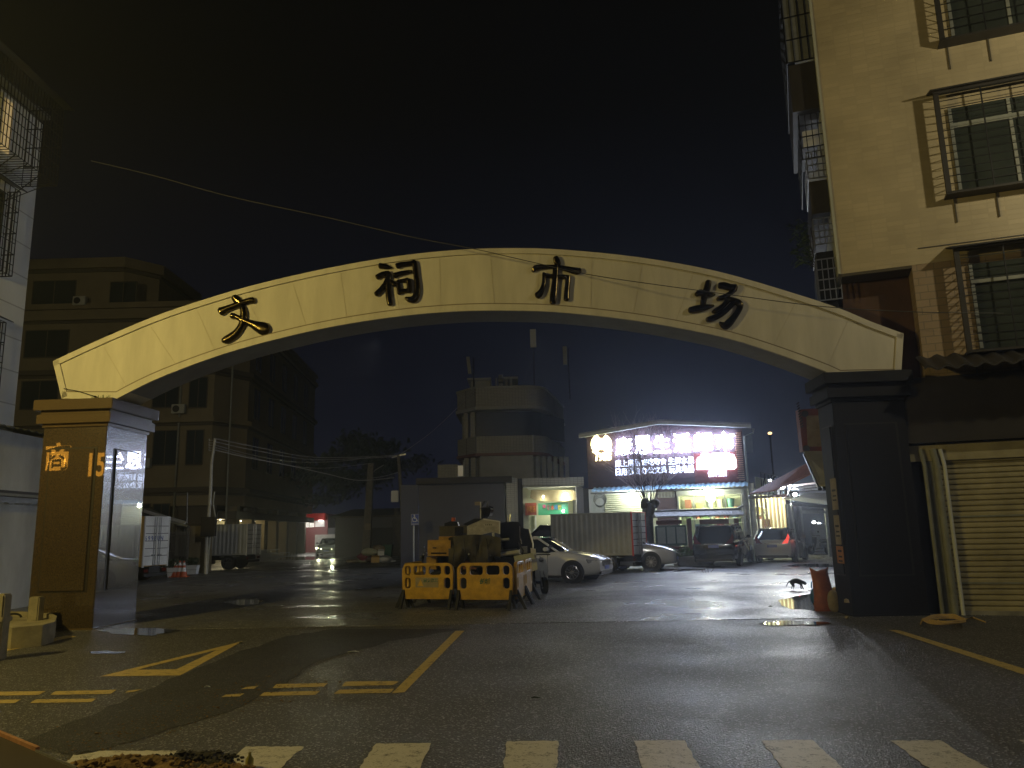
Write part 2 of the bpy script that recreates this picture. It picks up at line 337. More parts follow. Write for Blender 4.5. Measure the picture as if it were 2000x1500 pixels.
def text_mesh(body, size, off=0, ext=0, bev=0, align='CENTER', shear=0):
    c = bpy.data.curves.new('txt', 'FONT'); c.body = body; c.size = size; c.offset = off; c.extrude = ext; c.bevel_depth = bev; c.align_x = align; c.align_y = 'CENTER'; c.shear = shear
    o = bpy.data.objects.new('txt', c); COL.objects.link(o); me = bpy.data.meshes.new_from_object(o.evaluated_get(bpy.context.evaluated_depsgraph_get()))
    bpy.data.objects.remove(o); bpy.data.curves.remove(c); return me
def text_on(F, body, s, z, w, h, d, m, name, parent, off=0, ext=.02, shear=0, mirror=False, label=None):
    """writing laid on a vertical frame, fitted to width w and height h, centred on (s, z)"""
    me = text_mesh(body, 1, off, ext / max(h, .01), shear=shear)
    xs = [v.co.x for v in me.vertices]; ys = [v.co.y for v in me.vertices]
    cx, cy = (min(xs) + max(xs)) / 2, (min(ys) + max(ys)) / 2; kx = w / (max(xs) - min(xs)); ky = h / (max(ys) - min(ys))
    for v in me.vertices:
        x, y, z_ = v.co; q = F.M @ Vector((s + (x - cx) * kx * (-1 if mirror else 1), d - z_ * h, z + (y - cy) * ky)); v.co = q
    me.name = name; me.materials.clear(); me.materials.append(m)
    return obj(name, me, None, parent, label=label)
def poly_mesh(outer, holes, t, bev=0):
    """flat plate in x,z with holes, thickness t in y"""
    c = bpy.data.curves.new('pl', 'CURVE'); c.dimensions = '2D'; c.fill_mode = 'BOTH'; c.extrude = t / 2; c.bevel_depth = bev; c.bevel_resolution = 1
    for pts in [outer] + holes:
        s = c.splines.new('POLY'); s.points.add(len(pts) - 1); s.use_cyclic_u = True
        for p, q in zip(s.points, pts): p.co = (q[0], q[1], 0, 1)
    o = bpy.data.objects.new('pl', c); COL.objects.link(o); me = bpy.data.meshes.new_from_object(o.evaluated_get(bpy.context.evaluated_depsgraph_get()))
    bpy.data.objects.remove(o); bpy.data.curves.remove(c)
    for v in me.vertices: x, y, z = v.co; v.co = (x, -z, y)
    return me
def rrect(x0, y0, x1, y1, r, n=5):
    p = []
    for cx, cy, a in ((x1 - r, y1 - r, 0), (x0 + r, y1 - r, 90), (x0 + r, y0 + r, 180), (x1 - r, y0 + r, 270)):
        for k in range(n + 1): t = R(a + 90 * k / n); p.append((cx + r * math.cos(t), cy + r * math.sin(t)))
    return p

# ------------------------------------------------------------------ street lamps out of frame, plus spots added to brighten court and block
def lamp(name, loc, P, col, r=.12, kind='POINT', tgt=None, cone=60):
    L = bpy.data.lights.new(name, kind); L.energy = P; L.color = col
    if kind == 'AREA': L.size = r
    else: L.shadow_soft_size = r
    o = bpy.data.objects.new(name, L); COL.objects.link(o); o.location = loc
    if tgt is not None: o.rotation_euler = (Vector(tgt) - Vector(loc)).to_track_quat('-Z', 'Y').to_euler()
    if kind == 'SPOT': L.spot_size = R(cone); L.spot_blend = .6
    return o
lamp('sodium_lamp_left', (-11.2, 7.2, 7.6), 2250, (1, .77, .22), .15)
lamp('sodium_lamp_right', (11.2, 9.0, 9.4), 520, (1, .88, .56), .15)
lamp('added_court_spot', (.5, 16.9, 6.0), 780, (1, .95, .84), .12, 'SPOT', (4.5, 32, 1.4), 74).data.spot_blend = 1  # added spot behind the arch, no fixture; brightens truck, sedan and shed
lamp('added_court_spot', (-3.0, 17.0, 6.0), 1500, (1, .96, .86), .12, 'SPOT', (-16, 42, 1.2), 60).data.spot_blend = 1  # second added spot, no fixture; brightens the grey truck and poles
lamp('added_block_spot', (-30, 8, 15), 4200, (1, .84, .45), .3, 'SPOT', (-27, 53, 9.5), 42)  # added unseen spot that lifts the dim olive block
lamp('street_glow_lamp', (1, -9, 9), 190, (1, .96, .86), .3)

# ------------------------------------------------------------------ ground
PL = G(180, 1231); PR = G(1690, 1205)
FA = Frame((PL + (PR - PL) * .5), (PR - PL)); YA = FA.P.y
struct('ground', MB().quad((-400, -60, -.06), (400, -60, -.06), (400, 600, -.06), (-400, 600, -.06)), M['court'], 'dark open ground reaching beyond the market court')
e0 = FA.w(-30, -.1, 0); e1 = FA.w(30, -.1, 0)
struct('road', MB().slab([(-60, -20, -.05), (60, -20, -.05), (e1.x, e1.y, -.05), (e0.x, e0.y, -.05)], (0, 0, .05)), M['road'], 'coarse asphalt road running in front of the arch', 'road')
crk = MB()
for p_, q_, s_ in ((1010, 1262, 1), (1290, 1390, 2), (620, 1400, 3), (1560, 1330, 4)):
    rr = random.Random(s_); x, y = p_, q_
    for k in range(16):
        nx_, ny_ = x + rr.uniform(8, 26), y + rr.uniform(-5, 7); a_, b_ = G(x, y, .0045), G(nx_, ny_, .0045); n_ = Vector((-(b_ - a_).y, (b_ - a_).x, 0)).normalized() * rr.uniform(.002, .006); crk.quad(a_ - n_, b_ - n_, b_ + n_, a_ + n_); x, y = nx_, ny_
struct('road_cracks', crk, M['patch'], 'fine dark cracks wandering over the asphalt road', 'cracks')
struct('market_court', MB().slab([(e0.x, e0.y + .02, -.05), (e1.x, e1.y + .02, -.05), (70, 110, -.05), (-70, 110, -.05)], (0, 0, .056)), M['court'], 'damp smooth asphalt court behind the arch', 'court')
def patch(name, pxs, m, z, label, cat='road marking'):
    pts = [G(x, y, z) for x, y in pxs]
    return struct(name, MB().quad(*pts), m, label, cat)
def rag(pxs, n=9, amp=3):
    o = []
    for i, (x, y) in enumerate(pxs):
        x2, y2 = pxs[(i + 1) % len(pxs)]
        for k in range(n): t = k / n; o.append((x + (x2 - x) * t + random.uniform(-amp, amp) * 2 * (k > 0), y + (y2 - y) * t + random.uniform(-amp, amp) * .5 * (k > 0)))
    return o
patch('asphalt_patch', rag([(40, 1450), (180, 1397), (270, 1354), (420, 1292), (560, 1242), (650, 1228), (905, 1228), (760, 1252), (620, 1292), (560, 1337), (440, 1392), (280, 1442), (150, 1475)], 5, 4), M['patch'], .004, 'darker strip of newly laid asphalt crossing the road diagonally', 'asphalt patch')
# crosswalk: stripes with edges that run towards the camera
for i, (a, b, c, d) in enumerate([((480, 1458), (594, 1458), (500, 1540), (395, 1540)), ((735, 1452), (842, 1451), (800, 1540), (675, 1540)), ((990, 1448), (1090, 1447), (1088, 1540), (976, 1540)),
        ((1238, 1446), (1337, 1446), (1390, 1540), (1270, 1540)), ((1486, 1446), (1587, 1445), (1690, 1540), (1560, 1540)), ((1738, 1446), (1838, 1446), (1995, 1540), (1868, 1540)), ((1990, 1445), (2090, 1445), (2290, 1540), (2160, 1540)), ((150, 1466), (345, 1466), (290, 1520), (100, 1520))]):
    w_ = ['fourth crosswalk stripe from the left, shorter and half buried'][0]
    lab = ['white crosswalk bar in front of the bottle left of the barriers', 'white crosswalk bar below the yellow solid line', 'white crosswalk bar straight below the barriers', 'palest crosswalk bar below the market sign', 'crosswalk bar right of the palest one', 'crosswalk bar leading to the shop shutter', 'crosswalk bar cut by the right picture edge', 'worn crosswalk bar half covered by soil'][i]
    r_ = struct('crosswalk_stripe', MB().quad(*[G(x, y, .004) for x, y in rag([a, b, c, d], 14, 1.6)]), M['whiteline'], lab, 'crosswalk'); r_['group'] = 'crosswalk bars at the front'
for pts, n, l in [([(890, 1232), (907, 1232), (790, 1352), (765, 1354)], 'solid_road_line', 'solid yellow lane line running up to the barriers'),
        ([(1735, 1230), (1757, 1231), (2010, 1309), (2010, 1321)], 'solid_road_line', 'long pale line crossing in front of the roller shutter'),
        ([(0, 1268), (130, 1241), (150, 1243), (0, 1274)], 'kerb_line', 'thin pale line before the stone basin')]:
    struct(n, MB().quad(*[G(x, y, .004) for x, y in pts]), M['yellowline'], l, 'road marking')
T = [G(x, y, .004) for x, y in ((475, 1252), (195, 1321), (352, 1319))]; cc = sum(T, Vector()) / 3
Ti = [G(x, y, .004) for x, y in ((424, 1269), (268, 1308), (345, 1307))]
tm = MB()
for i in range(3): tm.quad(T[i], T[(i + 1) % 3], Ti[(i + 1) % 3], Ti[i])
struct('triangle_marking', tm, M['yellowline'], 'hollow yellow give way triangle painted on the road', 'road marking')
dash = [((674, 1331), (781, 1330), (768, 1338), (668, 1340)), ((662, 1347), (770, 1345), (762, 1353), (652, 1355)), ((540, 1336), (641, 1334), (632, 1341), (532, 1344)), ((516, 1352), (626, 1349), (616, 1357), (506, 1359)),
        ((480, 1342), (506, 1339), (496, 1345), (470, 1346)), ((440, 1357), (478, 1354), (468, 1360), (432, 1361)), ((108, 1350), (228, 1347), (216, 1355), (98, 1357)), ((70, 1366), (190, 1364), (178, 1371), (58, 1373)), ((-20, 1351), (90, 1350), (76, 1357), (-20, 1359)), ((-20, 1367), (42, 1366), (28, 1373), (-20, 1374)), ((250, 1349), (278, 1346), (262, 1351), (244, 1353))]
wh = ['back row, touching the yellow solid line', 'front row, touching the yellow solid line', 'back row, second from the yellow solid line', 'front row, second from the yellow solid line', 'back row, short and worn at the dark patch edge', 'front row, short and worn at the dark patch edge', 'back row, below the yellow triangle', 'front row, below the yellow triangle', 'back row, cut by the left picture edge', 'front row, cut by the left picture edge', 'back row, small scrap left of the dark patch']
for d_, l in zip(dash, wh):
    o = struct('road_dash', MB().quad(*[G(x, y, .0045) for x, y in d_]), M['yellowline'], 'worn yellow dash, ' + l, 'road marking'); o['group'] = 'double row of yellow give way dashes'
def strip(name, pts, w, m, label, z=.012):
    b = MB()
    for (x0, y0), (x1, y1) in zip(pts[:-1], pts[1:]):
        p, q = G(x0, y0, z), G(x1, y1, z); n_ = Vector((-(q - p).y, (q - p).x, 0)).normalized() * w / 2
        b.quad(p - n_, q - n_, q + n_, p + n_)
    return struct(name, b, m, label, 'road marking')
strip('parking_line', [(270, 1163), (350, 1152), (450, 1140), (550, 1128)], .12, M['oldline'], 'long faded line bounding the parking bays at left')
for k, (x0, y0, x1, y1) in enumerate([(275, 1143, 390, 1150), (300, 1135, 430, 1143), (340, 1128, 480, 1136), (378, 1122, 520, 1131)]):
    o = strip('parking_line', [(x0, y0), (x1, y1)], .1, M['oldline'], 'faded parking bay line, %s' % ['nearest to the pillar', 'second from the pillar', 'beyond the cones', 'before the utility pole'][k]); o['group'] = 'faded parking bay lines'
strip('parking_line', [(1085, 1168), (1170, 1146), (1260, 1126), (1330, 1112)], .1, M['oldline'], 'curved pale line in front of the white sedan')
strip('parking_line', [(745, 1168), (790, 1163)], .1, M['oldline'], 'short pale line left of the barriers')
def puddle(cx, cy, rx, ry, label, z, seed, amp=.25):
    rr = random.Random(seed); ph = [rr.uniform(0, 6) for _ in range(4)]
    pts = []
    for k in range(48):
        t = 2 * math.pi * k / 48; q = 1 + amp * (.5 * math.sin(2 * t + ph[0]) + .4 * math.sin(3 * t + ph[1]) + .3 * math.sin(5 * t + ph[2]) + .2 * math.sin(9 * t + ph[3]))
        pts.append(G(cx + rx * q * math.cos(t), cy + ry * q * math.sin(t), z))
    o = struct('puddle', MB().quad(*pts), M['water'], label, 'puddle'); return o
puddle(270, 1233, 62, 8, 'puddle at the foot of the left pillar', .009, 3, .35)
puddle(205, 1274, 30, 3, 'small shiny puddle before the left pillar', .009, 4)
puddle(478, 1176, 38, 5, 'puddle on the court between left pillar and barriers', .011, 5)
puddle(1578, 1177, 58, 14, 'large bright puddle beside the orange sack', .011, 6, .2)
puddle(1550, 1217, 60, 4.5, 'shallow puddle at the road edge by the right pillar', .011, 7, .35)
puddle(1590, 1104, 45, 3, 'puddle behind the white hatchback', .011, 8)
puddle(1310, 1113, 60, 2.5, 'thin puddle before the pearl people carrier', .011, 9)
puddle(655, 1108, 22, 2.2, 'small wet patch lit by the headlights', .011, 10)
puddle(600, 1090, 60, 3, 'wet strip on the lane lit by headlights', .011, 11)
puddle(1600, 1080, 25, 2, 'far puddle under the market hall lights', .011, 12)

# ------------------------------------------------------------------ the arch
def bezpoly(pts, n=6):
    """Catmull-Rom through pts"""
    o = []
    P = [pts[0]] + list(pts) + [pts[-1]]
    for i in range(1, len(P) - 2):
        p0, p1, p2, p3 = [Vector(q) for q in P[i - 1:i + 3]]
        for k in range(n):
            t = k / n; o.append(.5 * ((2 * p1) + (p2 - p0) * t + (2 * p0 - 5 * p1 + 4 * p2 - p3) * t * t + (3 * p1 - p0 - 3 * p2 + p3) * t ** 3))
    o.append(Vector(pts[-1])); return o
OUT = [(103, 706), (180, 670), (300, 619), (400, 585), (500, 556), (640, 524), (780, 500), (900, 488), (1000, 485), (1100, 488), (1250, 503), (1400, 530), (1550, 573), (1640, 603), (1700, 628), (1765, 652)]
INN = [(228, 778), (300, 742), (400, 703), (500, 672), (640, 639), (780, 617), (900, 607), (1000, 606), (1100, 610), (1250, 627), (1400, 655), (1500, 684), (1600, 720), (1640, 737)]
D0, D1 = .18, 1.08
def onA(p, d=D0): s, z = FA.hit(p[0], p[1], d); return s, z
out = bezpoly([(*onA(p), 0) for p in OUT], 4); inn = bezpoly([(*onA(p), 0) for p in INN], 4)
eL = [(*onA((120, 778)), 0)]; eR = [(*onA((1760, 735)), 0)]
arch = thing('gateway_arch', 'curved cream arch spanning the market entrance, carrying four dark gold characters', 'arch', FA.w(0, .6, 4))
prof = [Vector(p) for p in out] + [Vector(p) for p in eR] + list(reversed(inn)) + [Vector(p) for p in eL]
# front/back/top/bottom built as strips so that the curved faces stay clean
n_ = 60
def samp(c, t):
    L = [0]
    for a, b in zip(c[:-1], c[1:]): L.append(L[-1] + (b - a).length)
    q = t * L[-1]
    for i in range(len(L) - 1):
        if q <= L[i + 1] + 1e-9: return c[i].lerp(c[i + 1], (q - L[i]) / max(1e-9, L[i + 1] - L[i]))
    return c[-1]
top = [samp(out, k / n_) for k in range(n_ + 1)]
low = [Vector(eL[0])] + list(inn) + [Vector(eR[0])]; bot = [samp(low, k / n_) for k in range(n_ + 1)]
bot = [Vector(eL[0])] + [samp(inn, (k - 3) / (n_ - 6)) if 3 < k < n_ - 3 else (Vector(eL[0]).lerp(inn[0], k / 3) if k <= 3 else Vector(inn[-1]).lerp(Vector(eR[0]), (k - n_ + 3) / 3)) for k in range(1, n_)] + [Vector(eR[0])]
def sec(k, d0, d1): return [FA.w(top[k].x, d0, top[k].y), FA.w(top[k].x, d1, top[k].y), FA.w(bot[k].x, d1, bot[k].y), FA.w(bot[k].x, d0, bot[k].y)]
b = MB().loft([sec(k, D0 + .04, D1) for k in range(n_ + 1)], True, True)
body = obj('arch_body', b, M['archcream'], arch, 30)
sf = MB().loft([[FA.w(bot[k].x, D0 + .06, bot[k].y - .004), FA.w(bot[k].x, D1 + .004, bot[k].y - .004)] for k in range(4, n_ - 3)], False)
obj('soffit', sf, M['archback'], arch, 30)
def rim(c, w0, w1, inward):
    """raised border following curve c"""
    b = MB(); S = []
    for k in range(len(c)):
        a = c[max(0, k - 1)]; e = c[min(len(c) - 1, k + 1)]; t = (e - a).normalized(); n = Vector((-t.y, t.x, 0)) * inward
        p, q = c[k] + n * w0, c[k] + n * w1
        S.append([FA.w(p.x, D0, p.y), FA.w(p.x, D0 + .05, p.y), FA.w(q.x, D0 + .05, q.y), FA.w(q.x, D0, q.y)])
    return b.loft(S, True, True)
obj('upper_border', rim(out, -.005, .11, -1), M['archcream'], arch, 30)
inn2 = [Vector(eL[0])] + inn + [Vector(eR[0])]
obj('lower_border', rim(bot, -.005, .13, 1), M['archcream'], arch, 30)
obj('border_groove', rim(bot, .131, .152, 1), M['seam'], arch, 30)
for c_, w_, nm in (([Vector(eL[0]), Vector(out[0])], .13, 'end_border'), ([Vector(out[-1]), Vector(eR[0])], .13, 'end_border')):
    obj(nm, rim(c_, .0, w_, -1), M['archcream'], arch)
N = 17
for k in range(1, N):
    seams = MB()
    t = samp(out, k / N); kk = k / N; q = bot[round(kk * n_)]; q = Vector(bot[min(n_, max(0, round((kk * .965 + .0175) * n_)))])
    dirv = (q - t).normalized(); a = t + dirv * .11; e = q - dirv * .16
    w_ = .004; seams.slab([FA.w(a.x - w_, D0 + .035, a.y), FA.w(a.x + w_, D0 + .035, a.y), FA.w(e.x + w_, D0 + .035, e.y), FA.w(e.x - w_, D0 + .035, e.y)], FA.y * .01)
    obj('panel_joint', seams, M['joint'], arch)
# brushed characters
def stroke(b, pts, hw_scale, conv, th=.5):
    P = [Vector((p[0], p[1], p[2])) for p in pts]
    # smooth resample (x, y, halfwidth)
    Q = bezpoly(P, 8)
    # round ends
    def endcap(p, q):
        d = (p - q); d.z = 0; d.normalize(); r = p.z; o = []
        for a in (85, 65, 45, 28, 12):
            o.append(Vector((p.x + d.x * r * math.cos(R(a)) * 0 + d.x * r * math.sin(R(90 - a)) * .75, p.y + d.y * r * math.sin(R(90 - a)) * .75, r * math.sin(R(a)))))
        return o
    Q = list(reversed(endcap(Q[0], Q[1]))) + Q + endcap(Q[-1], Q[-2])
    S = []; nn = 8
    for i, q in enumerate(Q):
        a = Q[max(0, i - 1)]; e = Q[min(len(Q) - 1, i + 1)]; t = Vector((e.x - a.x, e.y - a.y, 0)); t = t.normalized() if t.length > 1e-6 else Vector((1, 0, 0)); n = Vector((-t.y, t.x, 0)); r = max(q.z, 2)
        row = []
        for k in range(nn + 1):
            an = math.pi * k / nn; o_ = math.cos(an) * r; h = (math.sin(an) ** .7) * min(r * 1.0, 62) * hw_scale
            s_, z_ = conv(q.x + n.x * o_, q.y + n.y * o_); row.append(FA.w(s_, D0 + .03 - .02 - h, z_))
        S.append(row)
    b.loft(S, True, False)
def glyph(strokes, ox, oy, sc, label):
    b = MB(); conv = lambda x, y: FA.hit(ox + x / sc, oy + y / sc, D0)
    k = .01 * 10.7 / sc / 10.7 * 1.0 * 10.7 * .1 * .9 * .9
    for st in strokes: stroke(b, st, .0011 * 10.7 / sc, conv)
    obj('metal_character', b, M['gold'], arch, 60, label)
glyph([[(625, 335, 72), (680, 390, 88), (745, 445, 62)], [(350, 620, 92), (480, 560, 65), (620, 510, 62), (740, 460, 62), (850, 420, 60), (950, 397, 62), (1010, 390, 66)],
       [(770, 470, 45), (805, 600, 70), (815, 720, 74), (795, 850, 74), (745, 960, 72), (665, 1070, 78), (560, 1155, 85), (450, 1215, 80), (390, 1235, 55)],
       [(575, 715, 66), (660, 735, 56), (760, 790, 62), (880, 840, 66), (1000, 890, 85), (1100, 935, 115), (1200, 975, 140), (1255, 985, 135)]], 400, 550, 10.71, 'leftmost character of the arch, 文, catching the lamp')
glyph([[(410, 365, 72), (530, 380, 65), (620, 398, 42), (690, 405, 12)], [(340, 640, 65), (420, 592, 66), (520, 560, 65), (610, 550, 68)], [(620, 560, 65), (600, 700, 75), (530, 820, 70), (450, 920, 66), (370, 1000, 66), (310, 1055, 62)],
       [(605, 640, 60), (600, 800, 70), (605, 1000, 72), (620, 1150, 75), (645, 1290, 72)], [(690, 735, 36), (735, 800, 60), (755, 830, 60)],
       [(830, 365, 72), (930, 335, 64), (1050, 320, 60), (1180, 300, 62), (1240, 285, 72)], [(1240, 290, 74), (1262, 420, 66), (1280, 600, 66), (1305, 800, 72), (1312, 950, 78), (1285, 1090, 85), (1220, 1180, 90), (1120, 1185, 72), (1030, 1150, 38)],
       [(765, 600, 70), (870, 562, 58), (1000, 532, 54), (1120, 508, 45), (1165, 502, 38)], [(838, 745, 48), (850, 860, 54), (878, 1030, 58)], [(850, 738, 46), (950, 730, 46), (1080, 715, 62)], [(1095, 715, 62), (1112, 850, 60), (1115, 975, 60)], [(880, 990, 50), (1000, 975, 52), (1105, 970, 54)]], 710, 490, 12.5, 'second character of the arch, 祠')
glyph([[(820, 240, 72), (850, 320, 85), (885, 380, 66)], [(265, 555, 42), (325, 480, 72), (430, 460, 68), (600, 450, 52), (800, 450, 52), (1000, 480, 60), (1200, 530, 78), (1330, 555, 88), (1400, 545, 72)],
       [(532, 620, 50), (532, 750, 52), (520, 880, 56), (480, 1010, 64), (430, 1100, 80), (375, 1150, 86)], [(540, 670, 46), (700, 680, 54), (900, 690, 54), (1100, 700, 54)], [(1120, 705, 70), (1110, 850, 68), (1088, 1050, 70), (1078, 1240, 74)],
       [(830, 420, 60), (812, 560, 74), (800, 800, 78), (778, 1000, 85), (758, 1200, 90), (745, 1310, 84)]], 1020, 485, 12.5, 'third character of the arch, 市')
glyph([[(350, 520, 52), (430, 480, 74), (560, 500, 60), (700, 520, 52), (765, 522, 22)], [(620, 245, 72), (590, 380, 80), (540, 520, 74), (512, 650, 72), (492, 790, 68)], [(210, 875, 72), (320, 850, 80), (450, 830, 78), (600, 800, 60), (735, 772, 28)],
       [(880, 320, 74), (980, 325, 85), (1100, 360, 80), (1225, 360, 74)], [(1215, 400, 62), (1100, 500, 54), (970, 575, 58), (860, 612, 58), (825, 630, 42)], [(1000, 605, 52), (1150, 640, 60), (1280, 700, 76), (1335, 765, 74), (1300, 880, 68), (1205, 1020, 74), (1085, 1160, 92), (1000, 1225, 86), (920, 1190, 58), (875, 1150, 28)],
       [(1060, 650, 58), (980, 740, 54), (880, 830, 60), (770, 895, 58), (715, 915, 34)], [(1200, 690, 60), (1100, 800, 60), (980, 910, 64), (850, 1000, 64), (700, 1060, 70), (600, 1088, 60)]], 1330, 530, 11.54, 'rightmost character of the arch, 场')

# ------------------------------------------------------------------ pillars
def pillar(s0, s1, zt, depth, label, M1, M2, M3, inner):
    p = thing('gate_pillar', label, 'pillar', FA.P + FA.x * ((s0 + s1) / 2) + FA.y * depth / 2, math.atan2(FA.x.y, FA.x.x), 'two pillars carrying the arch')
    w = s1 - s0; h = w / 2; e = depth / 2
    obj('shaft', MB().box((-h, -e, 0), (h, e, zt), .012), M1, p, local=True)
    obj('plinth_line', MB().box((-h - .012, -e - .012, 0), (h + .012, e + .012, .04)), M2, p, local=True)
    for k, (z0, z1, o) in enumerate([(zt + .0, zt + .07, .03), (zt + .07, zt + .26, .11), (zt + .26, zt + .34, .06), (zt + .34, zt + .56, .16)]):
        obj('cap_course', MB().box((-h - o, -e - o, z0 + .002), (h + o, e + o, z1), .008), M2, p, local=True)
    # raised panels with dark joints
    z0, z1 = .72, zt - .42
    obj('panel_recess', MB().box((-h + .17, -e - .006, z0), (h - .17, -e, z1)), M3, p, local=True)
    obj('front_panel', MB().box((-h + .20, -e - .03, z0 + .03), (h - .22, -e - .006, z1 - .03), .008), M1, p, local=True)
    x = inner * h; sg = inner
    obj('panel_recess', MB().box((x, -e + depth * .18, z0), (x + sg * .006, e - depth * .18, z1)), M3, p, local=True)
    obj('side_panel', MB().box((x + sg * .006, -e + depth * .23, z0 + .03), (x + sg * .03, e - depth * .2, z1 - .03), .008), M1, p, local=True)
    return p
sL0 = FA.hit(50, 1236)[0]; sL1 = FA.hit(180, 1231)[0]; zt = FA.hit(210, 832)[1]
pillar(sL0 + .0, sL1, zt, 1.55, 'polished brown granite left pillar reflecting an orange sign', M['granite'], M['granitecap'], M['granitegap'], 1)
sR0 = FA.hit(1668, 1205)[0]; sR1 = FA.hit(1815, 1200)[0]
pr = pillar(sR0, sR1, zt + .0, .86, 'unlit dark right pillar with faded posters on its inner side', M['graniteshaded'], M['graniteshaded'], M['granitegap'], -1)
hw = (sR1 - sR0) / 2
for (z0, z1, d0, d1, mm, lb) in ((1.95, 2.55, -.62, -.3, 'poster', 'faded white poster on the inner side of the right pillar'), (1.3, 1.85, -.6, -.3, 'poster', 'torn grey poster below the white one on the right pillar'), (.95, 1.27, -.64, -.28, 'orangeposter', 'orange notice low on the inner side of the right pillar')):
    q = thing('poster', lb, 'poster', FA.w(sR0 - .032, .75 + (d0 + d1) / 2, (z0 + z1) / 2), math.atan2(FA.x.y, FA.x.x))
    obj('paper', MB().box((-.006, -(d1 - d0) / 2, -(z1 - z0) / 2), (0, (d1 - d0) / 2, (z1 - z0) / 2)), M[mm], q, local=True)
    obj('printed_lines', MB().box((-.008, -.1, .05), (-.0062, .1, .09)).box((-.008, -.1, -.05), (-.0062, .08, -.02)).box((-.008, -.1, -.13), (-.0062, .1, -.1)), M['graniteshaded'], q, local=True)
# thin barbed cable and tufts at the left end of the arch
p0 = FA.w(*[FA.hit(115, 756)[0], D0 - .02, FA.hit(115, 756)[1]]); p1 = FA.w(FA.hit(177, 772)[0], D0 - .03, FA.hit(177, 772)[1])
tag(obj('barbed_wire', MB().tube([p0, p0.lerp(p1, .5) + Vector((0, 0, .02)), p1], .008).blob(p1, (.03, .03, .02)), M['iron']), 'short rusty wire hooked on the left end of the arch', 'wire')
tf = MB(); rr = random.Random(3)
for k in range(26):
    s_, z_ = FA.hit(180 + k * 1.3, 779, D0 - .1); a = rr.uniform(-.06, .06); tf.tube([FA.w(s_, D0 - .08, z_ - .04), FA.w(s_ + a, D0 - .1, z_ + rr.uniform(.03, .09))], .004, 4)
o = obj('dry_weeds', tf, M['leaf2']); tag(o, 'tiny dry weeds growing on top of the left pillar', 'weeds', kind='stuff')
# lit shop sign across the road behind the camera, seen mirrored in the polished pillar
FB = Frame((0, -13.5), (-1, 0))
sg = thing('orange_shop_sign', 'orange lit shop lettering standing across the road behind the photographer', 'sign', (-17, -13.7, 5))
mo = EM('orange_sign_light', (1, .42, .04), 9.0)
sg.location = (0, 0, 0)
def mir(px, py):   # place on z-x of plane y=-13.5 seen through the mirror plane of the pillar front
    d = ray(px, py); t = (FA.w(sL1, 0, 0).y) / d.y; q = d * t + Vector((0, 0, EYE)); n = FA.y; r_ = d - n * 2 * d.dot(n); u = (-13.5 - q.y) / r_.y; return q + r_ * u
a = mir(88, 865); b_ = mir(133, 918); c_ = mir(176, 885); e_ = mir(203, 930)
FS = Frame((0, -13.5), (1, 0))
text_on(FS, '商', (a.x + b_.x) / 2, (a.z + b_.z) / 2, abs(b_.x - a.x), abs(a.z - b_.z), 0, mo, 'sign_character', sg, .02, .03)
text_on(FS, '15', (c_.x + e_.x) / 2, (c_.z + e_.z) / 2, abs(e_.x - c_.x), abs(c_.z - e_.z), 0, mo, 'sign_number', sg, .015, .03)

# ------------------------------------------------------------------ frames of the surroundings
ID = Frame((0, 0), (1, 0))
def rzf(F): return math.atan2(F.x.y, F.x.x)
def root(name, label, cat, F, group=None): return thing(name, label, cat, F.P, rzf(F), group)
def lbox(name, p, m, a, b, bev=0, label=None, smooth=0): return obj(name, MB().box(a, b, bev), m, p, smooth, label, True)
def grille(F, p, a, b, nx, nz, r=.012, name='grille', m=None, diag=False):
    """flat bar grille in local plane d=a[1]"""
    g = MB(); (x0, d, z0), (x1, _, z1) = a, b
    for k in range(nx + 1): x = x0 + (x1 - x0) * k / nx; g.box((x - r, d - r, z0), (x + r, d + r, z1))
    for k in range(nz + 1): z = z0 + (z1 - z0) * k / nz; g.box((x0, d - r * .7, z - r), (x1, d + r * .7, z + r))
    return g

# ------------------------------------------------------------------ near left building (white tiles, caged windows), its wall runs away from the camera
XL = -13.6
FL = Frame((XL, 0), (0, 1))      # s = Y, front side (towards the street) is -d = +X
def hl(px, py, d=0): return FL.hit(px, py, d)
lb = root('tiled_building', 'white tiled building at far left with caged windows', 'building', FL)
yc = hl(50, 585)[0]
def cage(p, s0, s1, z0, z1, dep, label=None, solid=.0, n=None, roof=True, m='iron', hood=.15):
    n = n or int((s1 - s0) / .13); f = obj('window_cage', grille(None, p, (s0, -dep, z0), (s1, -dep, z1), n, max(3, int((z1 - z0) / .28)), .009), M[m], p, 0, label, True)
    g = MB()
    for s_ in (s0, s1):
        for k in range(5): z = z0 + (z1 - z0) * k / 4; g.box((s_ - .012, -dep, z - .012), (s_ + .012, 0, z + .012))
        for k in range(4): d = -dep * k / 4; g.box((s_ - .01, d - .01, z0), (s_ + .01, d + .01, z1))
    for k in range(n + 1): s_ = s0 + (s1 - s0) * k / n; g.box((s_ - .008, -dep, z0 - .008), (s_ + .008, 0, z0 + .008))
    obj('cage_sides', g, M[m], f, 0, None, True)
    if roof: obj('cage_hood', MB().slab([(s0 - .12, -dep - hood, z1 + .02), (s1 + .12, -dep - hood, z1 + .02), (s1 + .12, 0, z1 + .25), (s0 - .12, 0, z1 + .25)], (0, 0, .03)), M[m], f, 0, None, True)
    return f
